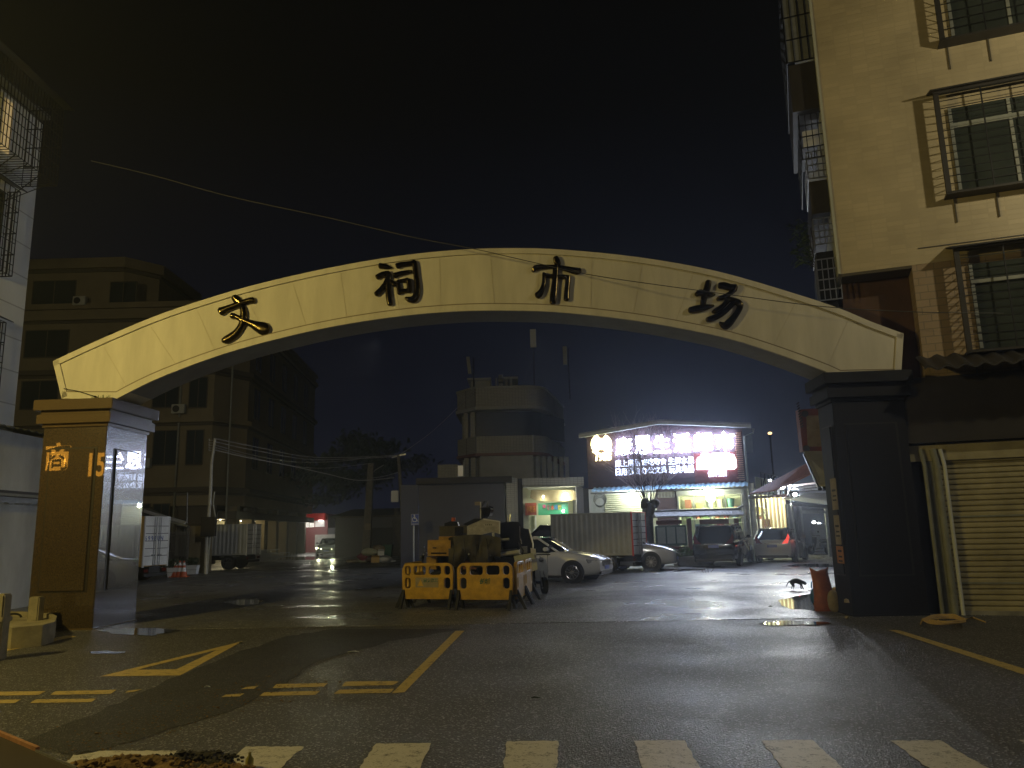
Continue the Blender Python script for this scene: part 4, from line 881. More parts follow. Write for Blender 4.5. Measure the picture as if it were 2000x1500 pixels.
# sign
WH = EM('white_led', (.60, .71, 1.0), 68); WS = EM('small_white_led', (.60, .71, 1.0), 9); WY = EM('yellow_led', (1, .93, .45), 10); WR = EM('lightbox_white', (.75, .84, 1), 16)
sg = root('lit_shop_sign', 'blown out white lettering 康恩生活超市 on the supermarket gable', 'sign', FM)
def tx(body, x0, y0, x1, y1, m, off, nm='lettering', lab=None, shear=0):
    a = hm(x0, (y0 + y1) / 2); b = hm(x1, (y0 + y1) / 2); zt_ = hm((x0 + x1) / 2, y0)[1]; zb_ = hm((x0 + x1) / 2, y1)[1]
    me = text_mesh(body, 1, off, .03, shear=shear); xs = [v.co.x for v in me.vertices]; ys = [v.co.y for v in me.vertices]
    cx, cy = (min(xs) + max(xs)) / 2, (min(ys) + max(ys)) / 2; kx = (b[0] - a[0]) / (max(xs) - min(xs)); ky = (zt_ - zb_) / (max(ys) - min(ys))
    for v in me.vertices:
        x, y, z_ = v.co; v.co = ((a[0] + b[0]) / 2 + (x - cx) * kx, -.16 - z_, (zt_ + zb_) / 2 + (y - cy) * ky)
    me.name = nm; me.materials.clear(); me.materials.append(m); obj(nm, me, None, sg, 0, lab, True)
for ch, (x0, y0, x1, y1) in zip('康恩生活超市', [(1203, 855, 1236, 889), (1240, 852, 1273, 887), (1277, 851, 1310, 885), (1315, 847, 1349, 884), (1355, 846, 1393, 881), (1397, 844, 1435, 881)]): tx(ch, x0, y0, x1, y1, WH, .010, 'sign_character', 'large white character ' + ch)
for t_, r_ in (('床上用品', (1203, 898, 1250, 912)), ('好吃零食', (1254, 896, 1302, 909)), ('生鲜水果', (1306, 893, 1356, 907)), ('日用百货', (1204, 914, 1251, 928)), ('办公文具', (1254, 912, 1303, 925)), ('玩具电器', (1307, 909, 1356, 924))): tx(t_, *r_, WS, -.002, 'small_lettering', 'small white lettering ' + t_)
tx('便利店', 1383, 919, 1420, 931, WS, -.002, 'small_lettering', 'small white lettering below the light box')
tx('1985', 1164, 887, 1196, 900, WY, .02, 'sign_number', 'glowing year 1985 below the emblem', .2)
def blobpoly(px, m, nm, d=-.16, t=.06):
    pts = [(*hm(x, y),) for x, y in px]; return obj(nm, MB().slab([(s_, d, z_) for s_, z_ in pts], (0, t, 0)), m, sg, 0, None, True)
circ = lambda cx, cy, r, a0, a1, n=18: [(cx + r * math.cos(R(a0 + (a1 - a0) * k / n)), cy + r * math.sin(R(a0 + (a1 - a0) * k / n))) for k in range(n + 1)]
blobpoly([(1361, 917), (1361, 902), (1363, 894), (1368, 893), (1369, 888), (1375, 886), (1384, 886), (1388, 889), (1391, 886), (1404, 885), (1425, 885), (1427, 888), (1433, 888), (1435, 893), (1437, 897), (1438, 912), (1435, 916), (1400, 917)], WR, 'light_box')
cx, cy = 1175.5, 868
blobpoly(circ(cx, cy, 11, 0, 360, 24)[:-1], WY, 'emblem_disc', -.18)
blobpoly(circ(cx, cy, 20, 120, 245) + list(reversed(circ(cx + 2, cy, 13, 120, 245))), WY, 'emblem_wreath'); blobpoly(circ(cx, cy, 20, 60, -65) + list(reversed(circ(cx - 2, cy, 13, 60, -65))), WY, 'emblem_wreath')
blobpoly([(1157, 882), (1165, 883), (1175, 886), (1186, 883), (1196, 879), (1192, 886), (1180, 888), (1165, 888)], WY, 'emblem_ribbon')
# side shop front running to the right and away
PS = FM.w(smr + .42, .2, 0); FD = Frame((PS.x, PS.y), (.52, .854)); hd = FD.hit
sf_ = root('side_shopfront', 'lit glazed side shopfront with timber mullions right of the supermarket', 'shopfront', FD)
se = hd(1534, 1000)[0]; se = min(max(se, 5), 14); zs = hd(1480, 968)[1]
lbox('floor_slab', sf_, M['concrete'], (0, -.1, .0), (se, 3, .08)); lbox('back_wall', sf_, M['warmwhite'], (0, 2.2, .08), (se, 2.3, zs + .9)); lbox('end_wall', sf_, M['warmwhite'], (se, -.05, 0), (se + .15, 2.3, zs + .6)); lbox('ceiling', sf_, M['warmwhite'], (0, -.05, zs + .05), (se, 2.2, zs + .15))
for k in range(8): lbox('mullion', sf_, mat('timber_mullion', (.32, .22, .12), .5) if k == 0 else bpy.data.materials['timber_mullion'], (se * k / 7 - .05, -.06, .08), (se * k / 7 + .05, .04, zs + .05))
lbox('fascia', sf_, M['warmwhite'], (-.2, -.08, zs + .06), (se, -.051, zs + .9))
g = MB()
for k in range(9): g.bar((se * k / 8, -.3, zs + .1), (se * min(8, k + 1) / 8, -.3, zs + 1.0), .035); g.bar((se * k / 8, -.3, zs + .1), (se * k / 8, -.3, zs + 1.1), .03)
g.bar((0, -.3, zs + .1), (se, -.3, zs + .1), .04); g.bar((0, -.3, zs + 1.1), (se, -.3, zs + 1.1), .04); obj('truss', g, M['iron'], sf_, 0, None, True)
shelves(FD, .4, se - .3, 1.2, [.5, .95, 1.4, 1.85, 2.3], .25, 'crowded shelves in the side shopfront', .25, .5, .38)
for k, s_ in enumerate((se * .45, se * .58)):
    q = thing('drinks_fridge', 'red topped drinks fridge in the side shopfront, %s' % ['near one', 'far one'][k], 'fridge', FD.w(s_, .55, .09), rzf(FD), 'drinks fridges')
    obj('cabinet', MB().box((-.28, -.25, 0), (.28, .3, 1.9), .01), M['white'], q, local=True); obj('red_header', MB().box((-.29, -.28, 1.45), (.29, -.251, 1.9)), M['redlens'], q, local=True); obj('lit_door', MB().box((-.24, -.27, .1), (.24, -.252, 1.4)), EM('fridge_glow', (.8, .93, 1), 1.1), q, local=True)
lamp('shopfront_lamp', FD.w(se * .35, .7, zs - .15), 260, (1, .98, .68), .15); lamp('shopfront_lamp', FD.w(se * .8, .7, zs - .15), 220, (1, .98, .68), .15)

# ------------------------------------------------------------------ orange canopy and trusses on the right
YC = 31
oc = thing('orange_canopy', 'tilted orange canvas canopy hung on trusses right of the supermarket', 'canopy', at(1530, 960, YC))
a, b2, c2, d2, e2 = at(1464, 963, YC), at(1578, 903, 27), at(1590, 921, 26.4), at(1556, 938, 26.6), at(1510, 957, 28.5)
obj('canvas', MB().slab([a, b2, c2, d2, e2], (0, .02, -.05)), M['orangecanopy'], oc)
g = MB(); p1, p2 = at(1462, 972, YC), at(1538, 968, 29); g.bar(p1, p2, .09); 
for k in range(5): t = k / 4; g.bar(p1.lerp(p2, t), a.lerp(b2, t * .8) - Vector((0, 0, .1)), .04)
for k in range(5):
    q0, q1 = at(1540, 950 + k * 5, 29 + k * 2), at(1625, 940 + k * 6, 26 + k * 2.4); g.bar(q0, q1, .06)
g.bar(at(1545, 985, 33), at(1625, 992, 33), .12); g.bar(at(1545, 975, 33), at(1560, 1090, 33), .06)
obj('truss', g, M['steel'], oc)
hall = thing('market_hall_roof', 'low corrugated hall roof on steel posts at the far right of the court', 'roof', at(1590, 990, 40))
g = MB()
ps = [at(1528, 975, 42), at(1650, 990, 42), at(1650, 962, 34), at(1540, 968, 34)]; obj('roof_sheet', MB().slab(ps, (0, 0, .08)), M['pale'], hall)
for k, x in enumerate((1553, 1562, 1612)): q = at(x, 990, 41); obj('post', MB().box((q.x - .07, 40.9, 0), (q.x + .07, 41.05, q.z)), M['steel'], hall)
g = MB().bar(at(1548, 1000, 41), at(1650, 1000, 41), .15); obj('beam', g, M['steel'], hall)
tarp_ = thing('plastic_curtain', 'grey plastic sheet curtain hanging beside the side shopfront', 'curtain', at(1545, 1040, 38)); S = []
for k in range(30):
    x = 1533 + k * 1.0; q = at(x, 985, 38); d = .08 * math.sin(k * 1.1); S.append([(q.x, 38 + d, q.z), (q.x + .02 * math.sin(k), 38 + d * 1.6, .1)])
obj('sheet', MB().loft(S, False), M['greymetal'], tarp_, 60)
def flood(px, py, Y, P, lab, tgt, strg=60, r=.13, col=(.92, .96, 1)):
    q = at(px, py, Y); t_ = thing('floodlight', lab, 'lamp', q); D = (Vector(tgt) - q).normalized(); X = D.cross(Vector((0, 0, 1))).normalized(); U = X.cross(D)
    mm = Matrix((X, -D, U)).transposed().to_4x4(); mm.translation = q
    obj('lamp_body', MB(mm).box((-r * 1.3, .02, -r), (r * 1.3, .12, r), .01), M['iron'], t_); obj('lit_face', MB(mm).blob((0, -.01, 0), (r * .8, r * .3, r * .6), 2, 0), EM('flood_face', col, strg), t_)
    if P: lamp('flood_beam', q + D * .1, P, col, .1, 'SPOT', tgt, 140)
flood(1527, 951, 29.5, 760, 'bright white floodlight under the orange canopy', (6.5, 17, 0), 90, .14)
flood(1553, 966, 31.5, 320, 'second white floodlight right of the orange canopy', (8, 20, 0), 70, .11)
flood(1504, 938, 33, 0, 'small white lamp above the canopy edge', (8, 20, 0), 25, .07)
for k, (x, y, P_) in enumerate(((1590, 1020, 130), (1600, 1023, 150), (1608, 1025, 60))): flood(x, y, 52, P_, 'far white hall lamp, %s of three' % ['left', 'middle', 'right'][k], (12, 30, 0), 40, .14)
w_ = thing('cold_cabinet', 'pale cabinet under the far hall lamps', 'cabinet', at(1610, 1040, 50).xy.to_3d()); obj('cabinet', MB().box((-.7, -.3, 0), (.7, .3, 1.7), .03), M['white'], w_, local=True); obj('door_line', MB().box((-.01, -.31, .1), (.01, -.301, 1.6)), M['iron'], w_, local=True)
# framed notice box on brackets and ribbed canopy under it
NB = 20.5
nb = thing('hanging_sign_box', 'ornate sign box seen from the side above the right hand canopy', 'sign', at(1585, 840, NB))
def q4(pts, Y, t, m, nm, par): return obj(nm, MB().slab([at(x, y, Y) for x, y in pts], (0, t, 0)), m, par)
q4([(1560, 800), (1606, 797), (1606, 882), (1568, 882)], NB, .25, mat('sign_red_border', (.22, .07, .05), .5), 'box', nb); q4([(1575, 812), (1604, 811), (1604, 872), (1578, 872)], NB - .03, .02, M['poster'], 'face', nb)
g = MB()
for k in range(10): q = at(1556 + k * .9, 790 + k * 5, NB - .05); g.bar(q, q + Vector((.05, -.05, .05)), .03)
for k, (x, y) in enumerate(((1572, 808), (1575, 876))): g.cyl(at(x, y, NB - .05), at(x, y, NB + .02), .09, None, 12)
obj('scroll_trim', g, M['brownsteel'], nb)
rc = thing('ribbed_canopy', 'ribbed canopy underside below the ornate sign box', 'canopy', at(1590, 920, 19))
obj('sheet', MB().slab([at(1570, 884, 20), at(1612, 884, 20), at(1640, 950, 17), at(1600, 950, 17.5)], (0, 0, .04)), M['pale'], rc); g = MB()
for k in range(5): g.bar(at(1571 + k * 9, 884, 19.9) - Vector((0, 0, .05)), at(1601 + k * 9, 951, 17.4) - Vector((0, 0, .05)), .07)
for k in range(4): g.bar(at(1570 + k * 9, 888 + k * 19, 19.8 - k * .6) - Vector((0, 0, .1)), at(1625, 888 + k * 19, 19.6 - k * .6) - Vector((0, 0, .1)), .06)
obj('ribs', g, M['iron'], rc)
fl = thing('street_lamp', 'small dim street lamp behind the supermarket roof', 'street lamp', at(1517, 1000, 52).xy.to_3d()); q = at(1517, 846, 52); obj('pole', MB().cyl((0, 0, 0), (0, 0, q.z), .07), M['iron'], fl, local=True); obj('lamp_head', MB().blob((0, 0, q.z), (.14, .14, .1), 2, 0), EM('dim_orange_lamp', (1, .6, .25), 3), fl, local=True)

# ------------------------------------------------------------------ tiled villa tower
YV = 50
vl = thing('villa', 'pale tiled villa with rounded balconies and roof antennas behind the machine', 'building', (at(1000, 900, YV).x, YV, 0))
vx = lambda px, Y=YV: at(px, 850, Y).x
vz = lambda py, px=1000: at(px, py, YV).z
def rplan(xa, xb, y0, y1, cl=0, rc_=1.6, xw=None):
    p = [(xa + cl, y0)] if cl else [(xa, y0)]
    for k in range(9): t = R(-90 + 75 * k / 8); p.append((xb - rc_ + rc_ * math.cos(t), y0 + rc_ + rc_ * math.sin(t)))
    p += [(xb + 1.6, y1), (xa, y1)]
    if cl: p += [(xa, y0 + cl * 1.3)]
    return p
xa, xb = vx(890), vx(1072)
B = rplan(xa, xb, YV, YV + 9, vx(930) - xa); Bi = rplan(xa + .25, xb - .35, YV + .9, YV + 8.8, vx(930) - xa)
obj('wall', prism(Bi, 2.5, vz(770)), M['villatile'], vl, 30)
obj('parapet', prism(B, vz(793), vz(757)), M['villatile'], vl, 30); obj('parapet_coping', prism(B, vz(757) + .002, vz(755) + .05, .08), M['pale'], vl, 30); obj('balcony_soffit', prism(B, vz(799), vz(793) - .002, .1), M['pale'], vl, 30)
obj('balcony', prism(B, vz(884), vz(851)), M['villatile'], vl, 30); obj('balcony_edge', prism(B, vz(889), vz(884) - .002, .08), mat('reddish_band', (.22, .1, .07), .6), vl, 30)
lg = obj('loggia_glazing', prism(rplan(vx(928), xb - .25, YV + .8, YV + 5, 0), vz(850), vz(800)), mat('loggia_dark_glass', (.012, .016, .035), .3), vl, 30)
for px in (908, 922): x = vx(px); obj('column', MB().box((x - .14, YV + 1.2 - .3 * (px > 915), vz(930)), (x + .14, YV + 1.6, vz(799))), M['villatile'], vl)
obj('lower_bay', MB().box((vx(937), YV + .2, 2), (vx(1040), YV + 2, vz(889) - .01)), M['pale'], vl)
for k in range(6): x = vx(1046 + k * 12); obj('side_shutter', MB().box((x, YV + .8 + .25 * k, 2.5), (x + .25, YV + 1.1 + .25 * k, vz(889) - .01)), M['pipe'], vl)
obj('left_wing', MB().box((vx(853), YV + .5, 0), (vx(892), YV + 5, vz(903))), M['villatile'], vl)
w = obj('lit_window', MB().box((vx(893), YV + .3, vz(927)), (vx(903), YV + .34, vz(906))), EM('warm_window', (1, .85, .55), .12), vl); obj('window_frame', MB().box((vx(903), YV + .25, vz(930)), (vx(906), YV + .4, vz(900))), M['pale'], w)
obj('roof_house', MB().box((vx(918), YV + 2, vz(760)), (vx(958), YV + 6, vz(731))), M['pale'], vl); obj('roof_slab', MB().box((vx(911), YV + 1.6, vz(731) + .01), (vx(960), YV + 6.4, vz(727))), M['pale'], vl)
obj('roof_slab', MB().box((vx(985), YV + 2, vz(728)), (vx(1015), YV + 5, vz(724))), M['pale'], vl)
g = MB().bar((vx(970), YV + 2, vz(762)), (vx(970), YV + 2, vz(726)), .12)
for k in range(5): g.box((vx(975), YV + 2, vz(760) + k * .3), (vx(984), YV + 2.6, vz(760) + k * .3 + .2))
g.box((vx(988), YV + 2.2, vz(750)), (vx(993), YV + 2.6, vz(727))).box((vx(998), YV + 2.2, vz(760)), (vx(1003), YV + 2.5, vz(727))).tube([(vx(990), YV + 1.8, vz(747)), (vx(1010), YV + 1.8, vz(744)), (vx(1024), YV + 1.8, vz(748)), (vx(1030), YV + 1.8, vz(758))], .05)
obj('water_tank_frame', g, M['pipe'], vl)
obj('downpipe', MB().tube([(vx(1041), YV - .1, vz(884)), (vx(1041), YV - .1, vz(851))], .06), M['steel'], vl, 40)
for k, (px, y0, y1, yb, tilt, lab) in enumerate(((917, 686, 720, 750, .03, 'small tilted panel antenna left on the villa roof'), (1048, 634, 670, 752, 0, 'tallest white panel antenna on the villa roof'), (1112, 670, 706, 775, 0, 'panel antenna right on the villa roof'))):
    x = vx(px); t_ = thing('panel_antenna', lab, 'antenna', (x, YV + 1.5, vz(yb)), 0, 'panel antennas on the villa roof')
    obj('mast', MB().cyl((x + (.25 if k != 1 else 0), YV + 1.6, vz(yb)), (x + (.25 if k != 1 else 0), YV + 1.6, vz(y0) - .05), .05), M['iron'], t_)
    w = .11 if k == 0 else (.2 if k == 1 else .13); obj('panel', MB().slab([(x - w - tilt * 4, YV + 1.3, vz(y0)), (x + w - tilt * 4, YV + 1.3, vz(y0)), (x + w, YV + 1.3, vz(y1)), (x - w, YV + 1.3, vz(y1))], (0, .18, 0)), M['white' if k == 1 else 'pale'], t_)
    if k == 1: obj('guy_wires', MB().tube([(x, YV + 1.6, vz(690)), (x - .9, YV + 1.6, vz(748))], .012, 4).tube([(x, YV + 1.6, vz(690)), (x + .7, YV + 1.6, vz(752))], .012, 4), M['wire'], t_)
# grey shed wall, tiled pier and the snack shop below the villa
YG = 40
gs = thing('grey_shed', 'plain dark grey sheet wall behind the road machine', 'building', (at(900, 1000, YG).x, YG, 0))
a = at(818, 1000, YG); b_ = at(986, 1000, YG)
obj('wall', MB().box((a.x, YG, 0), (b_.x, YG + 6, at(900, 945, YG).z)), M['greywall'], gs); obj('roof_band', MB().box((a.x - .1, YG - .4, at(900, 945, YG).z + .002), (b_.x + .4, YG + 6.2, at(900, 933, YG).z)), M['brownsteel'], gs)
obj('corner_post', MB().box((a.x - .9, YG - .1, 0), (a.x - .002, YG + .3, at(900, 945, YG).z)), mat('deep_blue_post', (.03, .04, .1), .5), gs)
ss = thing('snack_shop', 'small lit corner shop with green signboard left of the supermarket', 'building', (at(1070, 1000, YG).x, YG, 0))
def sb(nm, x0, y0, x1, y1, m, d0, d1, Y=YG, par=None, bev=0):
    A = at(x0, (y0 + y1) / 2, Y); Bq = at(x1, (y0 + y1) / 2, Y); return obj(nm, MB().box((A.x, Y + d0, max(0, at((x0 + x1) / 2, y1, Y).z)), (Bq.x, Y + d1, at((x0 + x1) / 2, y0, Y).z), bev), m, par or ss)
sb('tiled_pier', 990, 934, 1012, 1110, M['villatile'], 0, .8); sb('dark_gap', 1013, 934, 1022, 1110, M['iron'], .1, .8); sb('lintel', 1020, 933, 1140, 948, M['villatile'], -.05, 3); sb('soffit', 1022, 949, 1140, 951, M['pale'], -.04, 3)
sb('inner_pier', 1023, 952, 1034, 1110, M['warmwhite'], .4, .9); sb('back_wall', 1030, 950, 1140, 1110, M['warmwhite'], 2.6, 2.8); sb('right_wall', 1128, 950, 1142, 1110, M['greywall'], .0, 2.8)
ar = obj('arched_fascia', MB().slab([at(x, y, YG + .3) for x, y in ((1037, 957), (1120, 957), (1130, 966), (1132, 975), (1115, 978), (1080, 980), (1045, 977), (1035, 972))], (0, .1, 0)), M['olive'], ss)
sb('white_shelf_rack', 1044, 1032, 1065, 1052, M['white'], 1.2, 1.3); sb('door_frame', 1048, 1005, 1051, 1090, M['white'], 2.4, 2.5)
gsb = thing('green_signboard', 'green signboard with coloured lettering in the corner shop', 'sign', at(1080, 993, YG + .9)); sb('board', 1052, 981, 1112, 1005, mat('sign_green', (.06, .38, .22), .4), .8, .9, par=gsb)
FG = Frame((0, YG + .8), (1, 0))
for ch, x, cc_ in zip('零食水果饮料', (1063, 1071, 1079, 1086, 1093, 1101), ((.7, .1, .3), (.7, .1, .3), (.75, .1, .1), (.1, .3, .75), (.8, .6, .1), (.2, .6, .7))):
    s_, z_ = FG.hit(x, 991); text_on(FG, ch, s_, z_, .19, .27, -.02, mat('sign_letter', cc_, .5), 'letter', gsb, .015, .005)
rsb = thing('red_signboard', 'small red signboard with yellow lettering beside the green one', 'sign', at(1033, 993, YG + .5)); sb('board', 1026, 982, 1048, 1006, mat('sign_dull_red', (.5, .12, .08), .5), .2, .35, par=rsb)
FG2 = Frame((0, YG + .2), (1, 0))
for ch, x in zip('小吃店', (1031, 1037, 1043)): s_, z_ = FG2.hit(x, 994); text_on(FG2, ch, s_, z_, .13, .34, -.02, mat('sign_yellow_letter', (.8, .45, .1), .5), 'letter', rsb, .012, .005)
for k, (x, y, P_, s_) in enumerate(((1105, 966, 60, 60), (1061, 970, 18, 10), (1100, 998, 0, 18))):
    q = at(x, y, YG + (.0 if k < 2 else .6)); t_ = thing('shop_bulb', 'bulb in the corner shop, %s' % ['large and bright under the ceiling', 'small one before the arched fascia', 'reflecting low on the green board'][k], 'lamp', q); obj('bulb', MB().blob((0, 0, 0), (.12, .12, .09) if k == 0 else (.06, .06, .07), 2, 0), EM('shop_bulb_glow', (1, 1, .75), s_), t_, local=True)
    if P_: lamp('shop_bulb_light', q + Vector((0, .1, -.2)), P_, (1, .98, .7), .1)
lamp('corner_shop_inner_light', at(1075, 1000, YG + 1.7), 34, (1, .97, .68), .2)
sb('dark_doorway', 1143, 952, 1180, 1100, M['iron'], .6, .8); cw = thing('hose_coil', 'coiled hose on the wall between corner shop and supermarket', 'hose', at(1172, 975, YG - 1)); g = MB()
for k in range(4): g.tube([cw.location + Vector((.32 * math.cos(t / 20 * 6.28) * (1 - k * .08), .02 * k, .32 * math.sin(t / 20 * 6.28) * (1 - k * .08) - .05 * k)) for t in range(21)], .02, 5)
obj('coil', g, M['pipe'], cw, 40)


# ------------------------------------------------------------------ vehicles
def wheel(p, x, y, r, side, w=.2, spokes=10):
    t = thing_part('wheel', p, MB().cyl((x, y - w / 2, r), (x, y + w / 2, r), r, None, 26), M['rubber'], 40)
    yo = y + side * (w / 2)
    b = MB().cyl((x, yo - side * .01, r), (x, yo + side * .004, r), r * .66, None, 22)
    obj('hub_disc', b, M['plastic'], t, 40, None, True)
    b = MB()
    for k in range(spokes):
        a = 2 * math.pi * k / spokes; b.bar((x + .1 * r * math.cos(a), yo + side * .008, r + .1 * r * math.sin(a)), (x + .62 * r * math.cos(a), yo + side * .01, r + .62 * r * math.sin(a)), .035, .02)
    ring = [(x + .66 * r * math.cos(2 * math.pi * k / 20), yo + side * .01, r + .66 * r * math.sin(2 * math.pi * k / 20)) for k in range(21)]
    b.tube(ring, .014, 5); b.cyl((x, yo, r), (x, yo + side * .02, r), r * .16, None, 12)
    obj('rim', b, M['rim'], t, 40, None, True); return t
def thing_part(name, p, g, m, smooth=0, label=None): return obj(name, g, m, p, smooth, label, True)
def car(name, label, cat, loc, rz, st, gh, paint, r=.33, wx=(1.4, -1.35), kind='sedan', lit_rear=False, front_lit=False, plate=True):
    """st: stations (x, z0, zbelt, hw); gh: (xf_base, zf_base, xf_roof, z_roof, xr_roof, xr_base, zr_base, hwb, hwr)"""
    c = thing(name, label, cat, loc, rz)
    S = []
    for x, z0, zb, hw in st:
        half = [(0, z0), (hw * .8, z0), (hw * .95, z0 + .07), (hw, z0 + (zb - z0) * .35), (hw * 1.0, z0 + (zb - z0) * .6), (hw * .985, z0 + (zb - z0) * .8), (hw * .93, zb - .05), (hw * .86, zb - .008), (hw * .6, zb + .015), (0, zb + .03)]
        S.append([(x, y, z) for y, z in half] + [(x, -y, z) for y, z in reversed(half[1:-1])])
    thing_part('body', c, MB().loft(S, True, True), paint, 50)
    xf, zf, xfr, zr, xrr, xr_, zrb, hb, hr_ = gh
    def sect(t):  # t 0..1 front to rear over base/roof
        return None
    def rp(xb, zb, xt, zt, hbx, hrx): return [(xb, hbx, zb), (xt, hrx, zt), (xt, -hrx, zt), (xb, -hbx, zb)]
    xm1 = xf * .55 + xr_ * .45; 
    # glass house: loft base->roof around outline
    n = 4; base = [(xf, 0.0, zf + .02), (xf - .12, hb * .8, zf), (xf - .42, hb, zf), (xr_ + .25, hb, zrb), (xr_ + .05, hb * .8, zrb), (xr_, 0, zrb)]
    roof = [(xfr, 0, zr - .03), (xfr - .04, hr_ * .8, zr - .035), (xfr - .14, hr_, zr - .05), (xrr + .12, hr_, zr - .06), (xrr + .03, hr_ * .8, zr - .045), (xrr, 0, zr - .035)]
    def ring(t): 
        o = []
        for b, q in zip(base, roof): k = t; o.append(Vector(b).lerp(Vector(q), k) + Vector((0, (.035 * math.sin(math.pi * t)) * (1 if b[1] > .01 else 0), 0)))
        return o + [Vector((v.x, -v.y, v.z)) for v in reversed(o[1:-1])]
    thing_part('cabin_glass', c, MB().loft([ring(t) for t in (0, .33, .66, 1)], True, True), M['carglass'], 40)
    rr_ = []
    for k in range(9):
        t = k / 8; x = xfr + .05 + (xrr - xfr - .1) * t; h = zr - .045 + .05 * math.sin(math.pi * min(1, max(0, .1 + t * .8)));
        rr_.append([(x, hr_ + .02, zr - .07), (x, hr_ * .93, zr - .025 + (h - zr + .045) * .5), (x, hr_ * .5, h), (x, 0, h + .012), (x, -hr_ * .5, h), (x, -hr_ * .93, zr - .025 + (h - zr + .045) * .5), (x, -hr_ - .02, zr - .07)])
    thing_part('roof', c, MB().loft(rr_, False), paint, 60)
    b = MB()
    for s in (1, -1):
        A, B_, C_, D_ = Vector((xf - .10, s * hb * .9, zf)), Vector((xfr - .06, s * (hr_ + .005), zr - .045)), Vector((xrr + .08, s * (hr_ + .005), zr - .055)), Vector((xr_ + .14, s * (hb - .01), zrb))
        b.bar(A, B_, .05, .06).bar(C_, D_, .09, .12).bar(B_, C_, .05, .05)
        xm = (xf + xr_) / 2 - .05; b.bar((xm, s * (hb + .015), (zf + zrb) / 2 - .02), (xm - .05, s * (hr_ + .012), zr - .06), .05, .03)
        if kind != 'sedan': b.bar((xr_ + .75, s * (hb + .012), zrb), (xrr + .55, s * (hr_ + .01), zr - .06), .05, .03)
    thing_part('cabin_frame', c, b.bar((xfr - .1, -hr_ * .9, zr - .06), (xfr - .1, hr_ * .9, zr - .06), .04), paint if kind == 'sedan' else M['plastic'])
    for s in (1, -1):
        w = MB();
        for x in wx:
            pass
        for x in wx:
            arc = MB().cyl((x, s * (max(q[3] for q in st) - .06), r), (x, s * (max(q[3] for q in st) + .008), r), r * 1.2, None, 28); thing_part('wheel_arch', c, arc, M['plastic'], 40)
            wheel(c, x, s * (max(q[3] for q in st) - .075), r, s)
        mz = zf + .12; thing_part('side_mirror', c, MB().box((xf - .55, s * (hb + .06), mz - .06), (xf - .40, s * (hb + .26), mz + .07), .03).bar((xf - .47, s * hb, mz - .05), (xf - .47, s * (hb + .1), mz - .03), .04), paint, 50)
        thing_part('door_handle', c, MB().box((-.25, s * (max(q[3] for q in st) - .012), zf - .16), (-.05, s * (max(q[3] for q in st) + .018), zf - .13), .008), M['chrome'])
        ln = MB(); hwm = max(q[3] for q in st)
        for x in (xf - .45, (xf + xr_) / 2 - .05, xr_ + .75): ln.box((x - .005, s * (hwm - .04), .35), (x + .005, s * (hwm + .002), zf - .05))
        thing_part('door_gap', c, ln, M['plastic'])
    nx = st[-1][0]; nh = st[-1][3]; zt_ = st[-1][2]; rx = st[0][0]; rh = st[0][3]
    if front_lit is not None:
        for s in (1, -1):
            g = MB().slab([(nx - .02, s * nh * .58, zt_ - .03), (nx - .10, s * nh * 1.02, zt_ + .01), (nx - .42, s * (nh * 1.24), zt_ + .06), (nx - .36, s * (nh * 1.22), zt_ - .07), (nx - .03, s * nh * .6, zt_ - .13)], (.03, s * .015, 0))
            thing_part('headlight', c, g, EM('lit_headlight', (1, 1, .62), 45) if front_lit else M['lens'], 0)
        g = MB()
        for k in range(5): g.box((nx - .01, -nh * .56, zt_ - .17 + .035 * k), (nx + .025, nh * .56, zt_ - .155 + .035 * k))
        thing_part('grille', c, g, M['chrome']); thing_part('grille_recess', c, MB().box((nx - .05, -nh * .6, zt_ - .19), (nx + .008, nh * .6, zt_ + .0), .01), M['plastic'])
        thing_part('lower_intake', c, MB().box((nx - .10, -nh * .9, .27), (nx + .012, nh * .9, .38), .02), M['plastic']); thing_part('bumper_trim', c, MB().box((nx - .12, -nh * 1.02, .235), (nx + .03, nh * 1.02, .262), .01), M['chrome'])
        if plate: thing_part('number_plate', c, MB().box((nx + .013, -.22, .40), (nx + .028, .22, .52), .004), M['plate'])
        thing_part('wiper', c, MB().bar((xf - .02, -.5, zf + .05), (xf - .12, .2, zf + .12), .02), M['plastic'])
    # rear end
    zb = st[1][2]
    for s in (1, -1):
        if kind == 'sedan': g = MB().box((rx - .01, s * rh * .55, zb - .22), (rx + .12, s * rh * 1.12, zb - .08), .02)
        else: g = MB().slab([(rx - .015, s * rh * .62, zb - .16), (rx - .01, s * rh * 1.0, zb - .14), (rx + .10, s * (rh + .06), zb + .12), (rx + .14, s * (rh + .0), zb + .28), (rx + .05, s * rh * .88, zb + .06)], (.05, 0, 0))
        thing_part('tail_lamp', c, g, M['redlit'] if (lit_rear and s == -1) else M['redlens'])
    thing_part('rear_bumper', c, MB().box((rx - .05, -rh * 1.02, .34), (rx + .1, rh * 1.02, .55), .05), paint, 50); thing_part('bumper_skirt', c, MB().box((rx - .03, -rh * .98, .22), (rx + .1, rh * .98, .335), .03), M['plastic'], 50)
    thing_part('rear_plate', c, MB().box((rx - .022, -.22, zb - .32), (rx - .005, .22, zb - .19), .004), M['plate']); thing_part('rear_trim', c, MB().box((rx - .028, -rh * .5, zb - .17), (rx - .006, rh * .5, zb - .145), .006), M['chrome'])
    return c
HD = math.atan2(-.30, .95)
fl_ = lambda a, px, py, off, lat: (lambda g: (g.x - math.cos(a) * off + math.sin(a) * lat, g.y - math.sin(a) * off - math.cos(a) * lat, 0.006))(G(px, py, .006))
